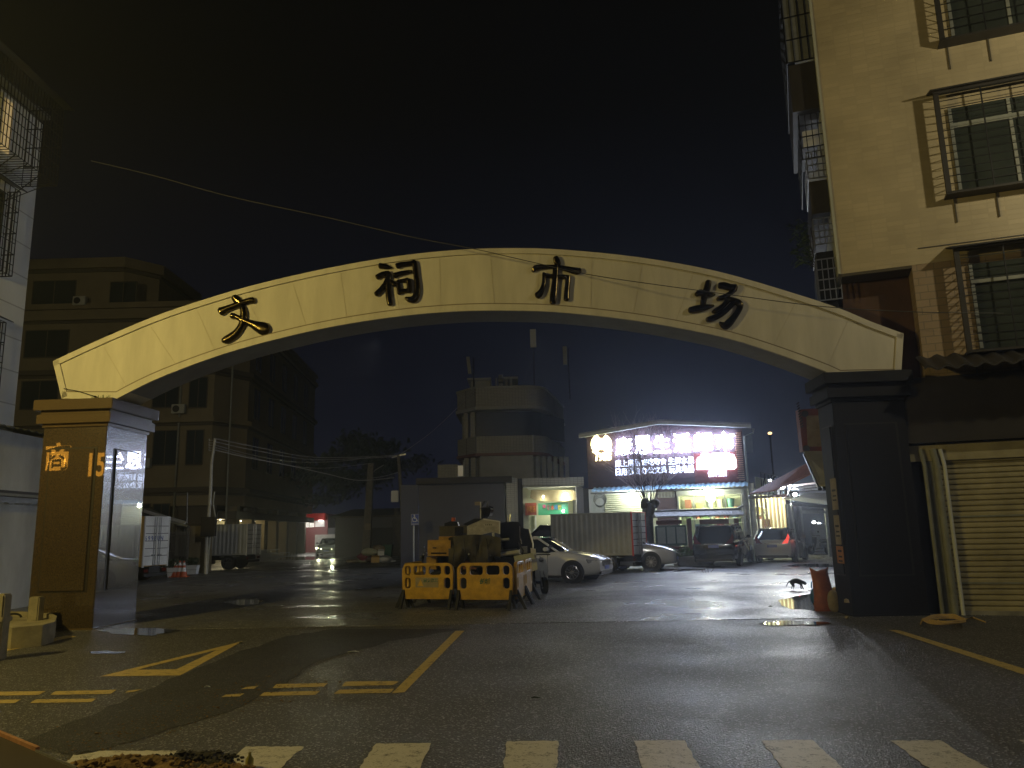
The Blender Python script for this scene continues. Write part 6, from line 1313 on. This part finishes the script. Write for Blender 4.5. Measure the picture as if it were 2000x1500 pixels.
ys = thing('yellow_notice', 'small yellow notice with a dark figure left of the disabled parking sign', 'sign', at(796, 1046, 42.3)); A = at(789, 1052, 42.3); Bq = at(804, 1035, 42.3); obj('plate', MB().box((A.x, 42.3, A.z), (Bq.x, 42.34, Bq.z), .008), M['poster'], ys); obj('printed_figure', MB().box(((A.x + Bq.x) / 2 - .04, 42.29, A.z + .1), ((A.x + Bq.x) / 2 + .04, 42.299, Bq.z - .08)).blob(((A.x + Bq.x) / 2, 42.29, Bq.z - .1), (.05, .01, .05), 1, 0), M['olivedark'], ys); obj('post', MB().cyl(((A.x + Bq.x) / 2, 42.38, 0), ((A.x + Bq.x) / 2, 42.38, A.z + .2), .03), M['pipe'], ys)

# ------------------------------------------------------------------ rubbish heap and bin
rr = random.Random(21)
items = [('rubbish_bag', 688, 1098, .34, .3, 'poster', 'yellowish bag at the left end of the rubbish heap'), ('rubbish_bag', 705, 1097, .5, .22, 'warmwhite', 'flat pale bag lying low in the rubbish heap'), ('rubbish_bag', 712, 1088, .45, .45, 'redsheet', 'red bag in the middle of the rubbish heap'), ('rubbish_bag', 748, 1092, .5, .45, 'white', 'white bag on the right of the rubbish heap'), ('rubbish_bag', 722, 1078, .4, .45, 'warmwhite', 'pale bag on top of the rubbish heap'), ('rubbish_bag', 740, 1074, .38, .5, 'poster', 'topmost tan bag of the rubbish heap'), ('rubbish_bag', 766, 1097, .25, .16, 'white', 'small white bag apart on the right of the heap'), ('rubbish_bag', 728, 1092, .4, .35, 'maroon', 'dark red bag behind the yellow carton')]
for nm, x, y, r_, h, mm, lab in items:
    q = at(x, y, 48 + rr.uniform(-.5, .8)); z = max(h * .45, q.z); tag(obj(nm, MB().blob((q.x, q.y, z), (r_, r_ * .8, h * .55), 3, .22, int(x)), M[mm], None, 60), lab, 'bag', 'rubbish heap by the pole')
for x0, x1, y0, y1, mm, lab in ((725, 741, 1088, 1099, 'yellowpaint', 'yellow carton at the foot of the rubbish heap'), (738, 750, 1076, 1085, 'white', 'white carton tipped on the rubbish heap')):
    A = at(x0, y1, 47.5); Bq = at(x1, y0, 47.5); t_ = thing('carton', lab, 'carton', ((A.x + Bq.x) / 2, 47.5, max(0, A.z)), .2); w = (Bq.x - A.x) / 2; h = Bq.z - max(0, A.z); obj('box', MB().box((-w, -.2, 0), (w, .2, h), .01), M[mm], t_, local=True); obj('flap', MB().slab([(-w, -.2, h), (w, -.2, h), (w * .9, -.38, h + .1), (-w * .9, -.38, h + .1)], (0, 0, .01)), M[mm], t_, local=True)
q = at(757, 1095, 49); bn = thing('wheelie_bin', 'dark green wheelie bin behind the rubbish heap', 'bin', (q.x, 49, .006)); zt_ = at(757, 1066, 49).z
obj('bin_body', MB().loft([[(-.22, -.25, .12), (.22, -.25, .12), (.22, .25, .12), (-.22, .25, .12)], [(-.3, -.32, zt_), (.3, -.32, zt_), (.3, .32, zt_), (-.3, .32, zt_)]], True, True), M['green'], bn, local=True); obj('lid', MB().box((-.33, -.36, zt_ + .004), (.33, .36, zt_ + .07), .02), M['green'], bn, local=True); obj('wheel', MB().cyl((-.25, .28, .12), (.25, .28, .12), .12), M['rubber'], bn, local=True)
# pile of guard rails lit by the headlights
gp = G2(530, 1098); rl = thing('stacked_railings', 'heap of stacked metal railings catching the headlight beam beside the lane', 'railings', (gp.x, gp.y, .006)); g = MB(); rr = random.Random(4)
for k in range(26):
    z = .08 + k * .03; a = rr.uniform(-.25, .25); c0 = Vector((gp.x - 1.2 + rr.uniform(-.3, .3), gp.y + rr.uniform(0, 1), z)); d = Vector((math.cos(a), math.sin(a), rr.uniform(-.03, .06))) * rr.uniform(1.2, 2.4); g.bar(c0 - d * .5, c0 + d * .8, .05)
for k in range(20): x = gp.x - 2.2 + k * .2; g.bar((x, gp.y - .3, .05), (x + .05, gp.y - .2, .75 - .01 * k), .03)
obj('rails', g, M['steel'], rl)
# cones, planters, fence near the white truck
gc = G2(338, 1127)
def cone(label, x, y):
    q = G2(x, y); t = thing('traffic_cone', label, 'cone', (q.x, q.y, .006), 0, 'orange traffic cones')
    obj('cone_body', MB().lathe([(.17, .03), (.03, .72), (.001, .73)], 20), M['cone'], t, 50, None, True); obj('base', MB().box((-.21, -.21, 0), (.21, .21, .03), .01), M['cone'], t, 0, None, True)
    obj('white_band', MB().lathe([(.128, .24), (.093, .42)], 20).lathe([(.075, .52), (.05, .64)], 20), M['white'], t, 50, None, True)
for x, l in ((342, 'left orange traffic cone of three beside the white box truck'), (350, 'middle orange traffic cone of three'), (358, 'right orange traffic cone of three')): cone(l, x, 1127)
for x0, x1, y, l in ((322, 340, 1128, 'white plastic planter between truck and cones'), (360, 378, 1122, 'white plastic planter right of the cones')):
    A = G2(x0, y); Bq = G2(x1, y); t = thing('white_planter', l, 'planter', ((A.x + Bq.x) / 2, A.y + .3, .006), 0, 'white planters'); w = (Bq.x - A.x) / 2
    obj('trough', MB().loft([[(-w * .8, -.14, 0), (w * .8, -.14, 0), (w * .8, .14, 0), (-w * .8, .14, 0)], [(-w, -.2, .42), (w, -.2, .42), (w, .2, .42), (-w, .2, .42)]], True, True), M['white'], t, local=True); obj('groove', MB().box((-w * .93, -.185, .2), (w * .93, -.165, .215)), M['greymetal'], t, local=True)
    g = MB(); rr = random.Random(int(x0))
    for k in range(90): c = Vector((rr.uniform(-w, w), rr.uniform(-.2, .2), .42 + rr.uniform(0, .35))); d = Vector((rr.uniform(-1, 1), rr.uniform(-1, 1), rr.uniform(0, 1))).normalized() * .09; n_ = d.orthogonal().normalized() * .03; g.quad(c - d, c + n_, c + d, c - n_)
    obj('shrub', g, M['leaf'], t, local=True)
gF = G2(322, 1124); fe = thing('iron_fence', 'tall galvanised bar fence behind the cones', 'fence', (gF.x, gF.y + 1, .006)); A = at(318, 1100, gF.y + 1); Bq = at(362, 1100, gF.y + 1); zt_ = at(340, 1041, gF.y + 1).z; g = MB(); n = 16
for k in range(n + 1): x = A.x + (Bq.x - A.x) * k / n; g.box((x - .012, gF.y + 1, .0), (x + .012, gF.y + 1.02, zt_)).blob((x, gF.y + 1.01, zt_ + .02), (.025, .025, .04), 1, 0)
obj('bars', g, M['steel'], fe); obj('rails', MB().box((A.x, gF.y + .99, zt_ - .15), (Bq.x, gF.y + 1.03, zt_ - .11)).box((A.x, gF.y + .99, zt_ * .55), (Bq.x, gF.y + 1.03, zt_ * .55 + .04)).box((A.x, gF.y + .99, .2), (Bq.x, gF.y + 1.03, .24)), M['steel'], fe)
lt = thing('lean_to_roof', 'sloping white edged lean-to roof above the white box truck', 'roof', at(320, 1010, 40)); obj('roof_sheet', MB().slab([at(270, 994, 39), at(366, 1028, 39), at(372, 1028, 44), at(290, 992, 44)], (0, 0, -.08)), M['greymetal'], lt); obj('white_edge', MB().bar(at(282, 998, 38.9), at(362, 1021, 38.9), .14), M['polewhite'], lt); obj('roof_edge', MB().bar(at(325, 1017, 38.5), at(365, 1027, 38.5), .1), M['pipe'], lt)
obj('support_post', MB().box((at(366, 1060, 39).x - .05, 39, 0), (at(366, 1060, 39).x + .05, 39.1, at(366, 1028, 39).z)), M['steel'], lt)
obj('antenna_rod', MB().cyl(at(365, 1022, 39), at(366, 962, 39), .03, None, 6), M['steel'], lt)

# ------------------------------------------------------------------ notice board pavilion, bare tree, planter bed
YN = at(1400, 1090, 1).y; gN = G2(1330, 1106); YN = gN.y + 1.3
nbp = thing('notice_board_shelter', 'long notice board with grey tiled roof in front of the supermarket', 'notice board', (at(1360, 1050, YN).x, YN, .006))
nb_ = lambda nm, x0, y0, x1, y1, m, d0, d1, bev=0: obj(nm, MB().box((at(x0, (y0 + y1) / 2, YN).x, YN + d0, max(0, at((x0 + x1) / 2, y1, YN).z)), (at(x1, (y0 + y1) / 2, YN).x, YN + d1, at((x0 + x1) / 2, y0, YN).z), bev), m, nbp)
a0 = at(1276, 1010, YN); a1 = at(1448, 1008, YN); g = MB(); n = 26
for k in range(n):
    x0 = a0.x + (a1.x - a0.x) * k / n; x1 = a0.x + (a1.x - a0.x) * (k + .93) / n; g.slab([(x0, YN - .55, a0.z - .03), (x1, YN - .55, a0.z - .03), (x1, YN, a0.z + .22), (x0, YN, a0.z + .22)], (0, 0, .05)).slab([(x0, YN + .55, a0.z - .03), (x1, YN + .55, a0.z - .03), (x1, YN, a0.z + .22), (x0, YN, a0.z + .22)], (0, 0, .05))
rf = obj('tiled_roof', g, M['rooftile'], nbp); obj('ridge', MB().tube([(a0.x, YN, a0.z + .27), (a1.x - .2, YN, a0.z + .27), (a1.x + .12, YN, a0.z + .42)], .05, 8), M['rooftile'], rf, 40)
for x in (1348, 1441): nb_('post', x - 4, 1012, x + 4, 1107, M['darkred'], -.08, .08)
nb_('red_header', 1281, 1016, 1331, 1024, M['darkred'], -.05, .0); nb_('red_header', 1366, 1014, 1423, 1024, M['darkred'], -.05, .0)
b1 = nb_('notice_panel', 1280, 1026, 1341, 1066, M['boardgreen'], -.06, .04); 
for k in range(3): obj('paper', MB().box((at(1283 + k * 19, 1040, YN).x, YN - .07, at(1290, 1062, YN).z), (at(1299 + k * 19, 1040, YN).x, YN - .062, at(1290, 1030, YN).z)), M['board'], b1)
nb_('notice_panel', 1359, 1025, 1434, 1066, mat('board_blue', (.06, .09, .16), .4), -.06, .04); nb_('lower_skirt', 1281, 1068, 1344, 1080, M['darkred'], -.03, .03)
bed = thing('planter_bed', 'low stone planter bed with a pale green shrub left of the black SUV', 'planter', (gN.x + .5, gN.y + .2, .006)); obj('stone_edge', MB().box((at(1322, 1095, gN.y).x, gN.y - .3, 0), (at(1390, 1095, gN.y).x, gN.y + .8, .42), .02), M['concrete'], bed)
g = MB(); rr = random.Random(8); cc = at(1338, 1082, gN.y + .2)
for k in range(420): a = rr.uniform(0, 6.28); r_ = rr.uniform(0, .5) ; c = Vector((cc.x + r_ * math.cos(a), gN.y + .2 + .5 * r_ * math.sin(a), .42 + rr.uniform(0, .45) * (1 - r_))); d = Vector((rr.uniform(-1, 1), rr.uniform(-1, 1), rr.uniform(0, 1))).normalized() * .08; n_ = d.orthogonal().normalized() * .025; g.quad(c - d, c + n_, c + d, c - n_)
obj('shrub', g, M['leaf2'], bed)
gT = G2(1268, 1108); YT = gT.y + 1.0; tr = thing('pollarded_tree', 'bare pollarded tree with a thick grey trunk before the supermarket sign', 'tree', (at(1268, 1090, YT).x, YT, 0)); bx = tr.location.x
tp = at(1268, 985, YT); rr = random.Random(12)
obj('trunk', MB().tube([(bx, YT, 0), (bx - .03, YT, 1.0), (bx - .02, YT, tp.z - .7), (tp.x - .02, YT, tp.z - .2), (tp.x, YT, tp.z + .05)], .30, 14, .27).blob((tp.x - .18, YT, tp.z), (.26, .25, .26), 2, .2, 1).blob((tp.x + .22, YT, tp.z + .02), (.24, .24, .24), 2, .2, 2), M['bark'], tr, 60)
lim = MB(); tw = MB()
def grow(p, d, L, r, lv):
    q = p; pts = [p]
    for k in range(4): d = (d + Vector((rr.uniform(-.13, .13), rr.uniform(-.13, .13), rr.uniform(-.02, .1)))).normalized(); q = q + d * L / 4; pts.append(q)
    (lim if lv == 0 else tw).tube(pts, r, 5, r * .45)
    if lv < 3:
        for k in range(5):
            t = rr.uniform(.3, 1); i = min(3, int(t * 4)); b = pts[i].lerp(pts[i + 1], t * 4 - i); nd = (d + Vector((rr.uniform(-.8, .8), rr.uniform(-.6, .6), rr.uniform(-.25, .5)))).normalized(); grow(b, nd, L * rr.uniform(.4, .65), r * .5, lv + 1)
for k in range(24):
    a = rr.uniform(0, 6.28); sp_ = rr.uniform(.05, .95); dd = Vector((math.cos(a) * sp_, math.sin(a) * sp_ * .8, 1.05)).normalized(); tall = 1.0 if sp_ > .4 else 1.6
    grow(Vector((tp.x + math.cos(a) * .22, YT + math.sin(a) * .15, tp.z + .1)), dd, rr.uniform(1.3, 1.9) * tall, .019, 0)
obj('limbs', lim, M['bark'], tr, 60); obj('twigs', tw, M['twig'], tr)
# dark trees behind the lane
def leafy(label, px, py, Y, rx, rz_, n, seed):
    q = at(px, py, Y); t = thing('leafy_tree', label, 'tree', (q.x, Y, 0)); rr = random.Random(seed); g = MB()
    cl = [(rr.gauss(0, .5) * rx, rr.gauss(0, .5) * rx, rr.gauss(0, .45) * rz_) for _ in range(22)]
    for k in range(n):
        c = cl[rr.randrange(22)]; p = Vector((q.x + c[0] + rr.gauss(0, .28) * rx * .6, Y + c[1] + rr.gauss(0, .3) * rx * .6, q.z + c[2] + rr.gauss(0, .22) * rz_ * .6)); d = Vector((rr.uniform(-1, 1), rr.uniform(-1, 1), rr.uniform(-1, 1))).normalized() * .28; n_ = d.orthogonal().normalized() * .13; g.quad(p - d, p + n_, p + d, p - n_)
    obj('crown', g, M['leaf'], t); obj('trunk', MB().tube([(q.x, Y, 0), (q.x + .2, Y, q.z * .6), (q.x, Y, q.z)], .3, 8, .12), M['bark'], t, 40)
leafy('dark leafy tree over the lane behind the concrete pole', 715, 905, 68, 4.6, 2.6, 3000, 3)

# ------------------------------------------------------------------ things round the right pillar
q = G2(1612, 1193); sk = thing('woven_sack', 'tall orange woven sack leaning on the foot of the right pillar', 'sack', (q.x, q.y, .006))
S = []
for i, (z, w, d, o) in enumerate(((0.0, .19, .12, 0), (.08, .21, .15, 0), (.3, .19, .14, .0), (.55, .17, .12, -.02), (.72, .17, .07, -.04), (.80, .19, .02, -.05))):
    S.append([(o + w * math.cos(2 * math.pi * k / 20) * (1 + .07 * math.sin(3 * k + i)), d * math.sin(2 * math.pi * k / 20), z + (.04 * math.cos(2 * math.pi * k / 20 * 2) if i > 4 else 0)) for k in range(20)])
obj('sack_cloth', MB().loft(S, True, True), M['sack'], sk, 60, None, True)
q3 = q + Vector((.14, -.22, 0)); sk2 = thing('woven_sack', 'short pale printed sack in front of the tall orange sack', 'sack', (q3.x, q3.y, .006)); obj('sack_cloth', MB().blob((0, 0, .2), (.17, .12, .22), 3, .12, 5), M['poster'], sk2, 60, None, True); obj('sack_tie', MB().blob((0, 0, .43), (.05, .045, .04), 2, .1, 5), M['rope'], sk2, 60, None, True)
q = G2(1594, 1186); bb = thing('blue_bag', 'blue plastic bag with handles left of the orange sack', 'bag', (q.x, q.y, .006)); obj('bag', MB().blob((0, 0, .22), (.09, .09, .2), 3, .15, 6), M['bluebag'], bb, 60, None, True); obj('handle', MB().tube([(-.06, 0, .38), (-.05, 0, .5), (.0, 0, .54), (.06, 0, .48), (.05, 0, .38)], .012, 6), M['bluebag'], bb, 60, None, True); 
bs = thing('dark_bundle', 'small dark bundle under the blue bag', 'bundle', (q.x + .02, q.y - .12, .006)); obj('bundle', MB().blob((0, 0, .06), (.12, .08, .07), 2, .2, 8), M['tarp'], bs, 60, None, True)
for k, (x, y, l) in enumerate(((1650, 1158, 'small yellow scrap taped low on the right pillar'), (1647, 1202, 'crumpled yellow wrapper at the foot of the right pillar'))):
    p = G2(x, 1207) + Vector((0, -.15, 0)); tag(obj('yellow_scrap', MB().blob((p.x, p.y, .03 if k else .32), (.05, .03, .03 if k else .06), 1, .3, k), M['poster'], None, 40), l, 'litter')
rp_ = MB(); rr = random.Random(31)
for k in range(9):
    cx_, cy_ = 1845 + rr.uniform(-8, 10), 1211 + rr.uniform(-3, 2); rx_, ry_ = rr.uniform(22, 42), rr.uniform(4, 9); pts = []
    ph = rr.uniform(0, 6)
    for i in range(22): t = ph + 2 * math.pi * i / 20; pts.append(G(cx_ + rx_ * math.cos(t) * (1 + .1 * math.sin(3 * t)), cy_ + ry_ * math.sin(t), .02 + .012 * k))
    rp_.tube(pts, .011, 6)
rp_.tube([G(1815, 1205, .03), G(1800, 1213, .02), G(1798, 1219, .015)], .011, 6).tube([G(1885, 1210, .03), G(1900, 1206, .02), G(1925, 1215, .015)], .011, 6)
tag(obj('straw_rope', rp_, M['rope'], None, 60), 'tangled yellowish rope lying before the roller shutter', 'rope')
# cat
q = G2(1557, 1152); ct = thing('black_cat', 'small dark cat walking with lowered head by the bright puddle', 'cat', (q.x, q.y, .006), R(-20))
bm = bmesh.new(); V = {}
def jv(n, x, y, z): V[n] = bm.verts.new((x, y, z))
RAD = {}
for n, x, y, z, r_ in (('pel', -.11, 0, .20, .052), ('sp', -.02, 0, .225, .058), ('ch', .09, 0, .19, .055), ('nk', .155, 0, .175, .034), ('hd', .20, 0, .15, .040), ('mz', .235, 0, .135, .020), ('t1', -.17, 0, .20, .018), ('t2', -.22, .01, .14, .013), ('t3', -.25, .02, .07, .010),
        ('hL', -.12, .04, .14, .032), ('kL', -.095, .042, .09, .018), ('aL', -.14, .042, .045, .011), ('fL', -.125, .042, .012, .013), ('hR', -.10, -.04, .14, .032), ('kR', -.06, -.042, .09, .018), ('aR', -.10, -.042, .045, .011), ('fR', -.08, -.042, .012, .013),
        ('sL', .10, .035, .13, .024), ('eL', .09, .036, .075, .014), ('pL', .10, .036, .012, .013), ('sR', .11, -.035, .13, .024), ('eR', .13, -.036, .075, .014), ('pR', .15, -.036, .012, .013)):
    jv(n, x * 1.05, y, z * 1.1); RAD[n] = r_ * (1.3 if r_ > .03 else 1.1)
for a, b in ('pel sp', 'sp ch', 'ch nk', 'nk hd', 'hd mz', 'pel t1', 't1 t2', 't2 t3', 'pel hL', 'hL kL', 'kL aL', 'aL fL', 'pel hR', 'hR kR', 'kR aR', 'aR fR', 'ch sL', 'sL eL', 'eL pL', 'ch sR', 'sR eR', 'eR pR') if False else [s.split() for s in ('pel sp', 'sp ch', 'ch nk', 'nk hd', 'hd mz', 'pel t1', 't1 t2', 't2 t3', 'pel hL', 'hL kL', 'kL aL', 'aL fL', 'pel hR', 'hR kR', 'kR aR', 'aR fR', 'ch sL', 'sL eL', 'eL pL', 'ch sR', 'sR eR', 'eR pR')]: bm.edges.new((V[a], V[b]))
me = bpy.data.meshes.new('cat_body'); names = list(V); bm.verts.index_update(); bm.to_mesh(me); bm.free()
co = bpy.data.objects.new('tmp', me); COL.objects.link(co); md = co.modifiers.new('s', 'SKIN'); 
for i, n in enumerate(names): sv = me.skin_vertices[0].data[i]; sv.radius = (RAD[n], RAD[n]); sv.use_root = (n == 'pel')
co.modifiers.new('u', 'SUBSURF').levels = 2; co.modifiers['u'].render_levels = 2
bpy.context.view_layer.update(); me2 = bpy.data.meshes.new_from_object(co.evaluated_get(bpy.context.evaluated_depsgraph_get())); bpy.data.objects.remove(co)
for p in me2.polygons: p.use_smooth = True
me2.materials.clear(); me2.materials.append(M['cat']); cb_ = obj('cat_body', me2, None, ct, 0, None, True)
for s in (1, -1): obj('ear', MB().slab([(.185, s * .012, .178), (.185, s * .036, .172), (.188, s * .028, .208)], (.008, 0, 0)), M['cat'], cb_, 0, None, True)

# ------------------------------------------------------------------ foreground left: basin, post, excavated soil, steel edge
q0, q1 = G(-60, 1262), G(107, 1258); bs_ = thing('stone_basin', 'low stone basin with a stump post at the far left kerb', 'basin', ((q0.x + q1.x) / 2, q0.y, 0))
P = []
for x, y in ((-60, 1270), (20, 1268), (80, 1262), (104, 1254), (108, 1240), (95, 1232), (40, 1228), (-60, 1228)): P.append(G(x, y))
hB = .34; n = len(P); c = sum(P, Vector()) / n; ins = [p.lerp(c, .13) for p in P]; up_ = Vector((0, 0, hB))
g = MB(); g.loft([P, [p + up_ for p in P], [p + up_ for p in ins], [p + up_ * .75 for p in ins]], False, True); g.quad(*[p + up_ * .75 for p in ins]); obj('basin_wall', g, M['stonebasin'], bs_, 30)
q = G(60, 1240); obj('stump_post', MB().box((q.x - .09, q.y - .02, .2), (q.x + .11, q.y + .18, at(60, 1166, q.y).z), .02), M['stonebasin'], bs_); obj('hose_ring', MB().tube([(q.x - .35 + .14 * math.cos(t / 12 * 3.14), q.y, .32 + .07 * math.sin(t / 12 * 3.14)) for t in range(13)], .02, 6), M['iron'], bs_, 40)
q = G(-14, 1290); sp2 = thing('stone_post', 'stone post cut by the left picture edge', 'post', (q.x, q.y, 0)); obj('post', MB().box((-.2, -.1, 0), (.145, .1, at(0, 1160, q.y).z), .02).box((-.2, -.12, .55), (.165, .12, .62), .01), M['stonebasin'], sp2, 0, None, True)
st_ = thing('steel_road_plate', 'dark steel plate with a rusty lit edge in the bottom left corner', 'plate', G(40, 1490)); E1, E2, E3, E4 = G(-90, 1400, .1), G(70, 1468, .1), G(150, 1502, .1), G(-60, 1640, .1)
obj('plate', MB().slab([E1, E2, E3, E4], (0, 0, -.09)), M['darkboard'], st_); obj('rusty_edge', MB().bar(E1 + Vector((0, .02, .0)), E2 + Vector((0, .02, 0)), .03, .06), M['rustboard'], st_); obj('worn_edge', MB().bar(E2, E3, .012, .03), M['steel'], st_)
def mound(name, px, py, rx, ry, h, m, label, seed, n=260):
    rr = random.Random(seed); c = G(px, py); g = MB(); N = 34; grid = []
    ph = [rr.uniform(0, 6) for _ in range(6)]
    for i in range(N + 1):
        row = []
        for j in range(N + 1):
            u, v = i / N * 2 - 1, j / N * 2 - 1; d = math.sqrt(u * u + v * v) + .12 * math.sin(4 * u + ph[0]) * math.sin(5 * v + ph[1]); z = h * max(0, 1 - d * d) * (1 + .3 * math.sin(9 * u + ph[2]) * math.sin(8 * v + ph[3])) + rr.uniform(-.006, .01) * (d < 1) - .01 * (d >= 1) - .02 * (d > 1.02)
            row.append((c.x + u * rx, c.y + v * ry, z))
        grid.append(row)
    g.loft(grid, False)
    for k in range(n):
        a = rr.uniform(0, 6.28); d = math.sqrt(rr.uniform(0, 1.25)); s = rr.uniform(.006, .022) * (1.6 if rr.random() < .1 else 1); g.blob((c.x + math.cos(a) * d * rx, c.y + math.sin(a) * d * ry, max(0, h * (1 - d * d)) + s * .5), (s, s, s * .8), 1, .3, k)
    o = obj(name, g, m, None, 50); return tag(o, label, 'soil', kind='stuff')
mound('soil_heap', 245, 1508, .62, .26, .09, M['soil'], 'yellow excavated soil spread over the leftmost crosswalk bar', 1); mound('soil_heap', 430, 1512, .3, .14, .05, M['soil'], 'small crumbled soil patch right of the dark rubble', 2, 120); mound('rubble_heap', 372, 1492, .36, .26, .05, M['soildark'], 'dark broken asphalt rubble between the soil patches', 3, 220)
g = MB(); rr = random.Random(41)
for k in range(420):
    t = rr.random(); px = 130 + 480 * t + rr.gauss(0, 45); py = 1465 - 150 * t + rr.gauss(0, 16)
    if px < 5: continue
    p = G(px, min(1499, max(1250, py))); s = rr.uniform(.003, .008) * (2 if rr.random() < .04 else 1); g.blob((p.x, p.y, s * .4 + .004), (s * 1.6, s, s * .6), 1, .3, k)
tag(obj('mud_crumbs', g, M['soil'], None, 0), 'crumbs of mud scattered along the dark asphalt patch', 'soil', kind='stuff')
q = G(487, 1500); bt_ = thing('glass_bottle', 'small shiny bottle neck at the bottom edge between soil and crosswalk', 'bottle', (q.x, q.y, .004)); obj('bottle', MB().lathe([(.028, 0), (.03, .02), (.03, .06), (.012, .085), (.011, .105), (.001, .106)], 16), mat('yellow_glass', (.5, .45, .15), .08, .3), bt_, 50, None, True)
for k, (x, y, w, l) in enumerate(((690, 1274, .09, 'white crumpled tissue on the road before the barriers'), (702, 1150, .08, 'pale scrap on the court left of the barriers'), (405, 1343, .04, 'bright crumb beside the dark patch'), (775, 1135, .05, 'small scrap behind the barriers'), (1195, 1147, .05, 'white scrap before the white sedan'), (1046, 1364, .05, 'flat leaf on the road right of the solid line'), (1505, 1185, .05, 'small dark leaf on the court near the puddle'), (470, 1257, .03, 'tiny scrap at the tip of the yellow triangle'))):
    p = G(x, y, .008); tag(obj('litter_scrap', MB().slab([(p.x - w, p.y, .012), (p.x - w * .2, p.y - w * .5, .03), (p.x + w, p.y - w * .1, .012), (p.x + w * .3, p.y + w * .5, .02)], (0, 0, .004)), M['white' if k < 5 else 'leaf'], None), l, 'litter')
br = thing('twig_litter', 'broken twigs and a scrap lying before the black SUV', 'litter', G2(1370, 1118)); g = MB(); rr = random.Random(17)
for k in range(9): p = G(1352 + k * 4.5, 1118 + rr.uniform(-2, 1), .02); g.tube([p, p + Vector((rr.uniform(-.12, .12), rr.uniform(-.1, .1), rr.uniform(.03, .16)))], .012, 4)
obj('twigs', g, M['twig'], br)

# ------------------------------------------------------------------ thin haze, added for glow around the lights
hz = bpy.data.materials.new('glow_haze'); hz.use_nodes = True; n = hz.node_tree; n.nodes.clear(); o_ = n.nodes.new('ShaderNodeOutputMaterial'); v_ = n.nodes.new('ShaderNodeVolumePrincipled')
v_.inputs['Color'].default_value = (.78, .86, 1, 1); v_.inputs['Density'].default_value = .0018; v_.inputs['Anisotropy'].default_value = .72; n.links.new(v_.outputs[0], o_.inputs['Volume'])
hb = obj('haze', MB().box((-75, -25, -1.2), (75, 118, 24)), hz); hb['kind'] = 'stuff'; tag(hb, 'thin haze over the court, added for glow around the lights', 'haze')
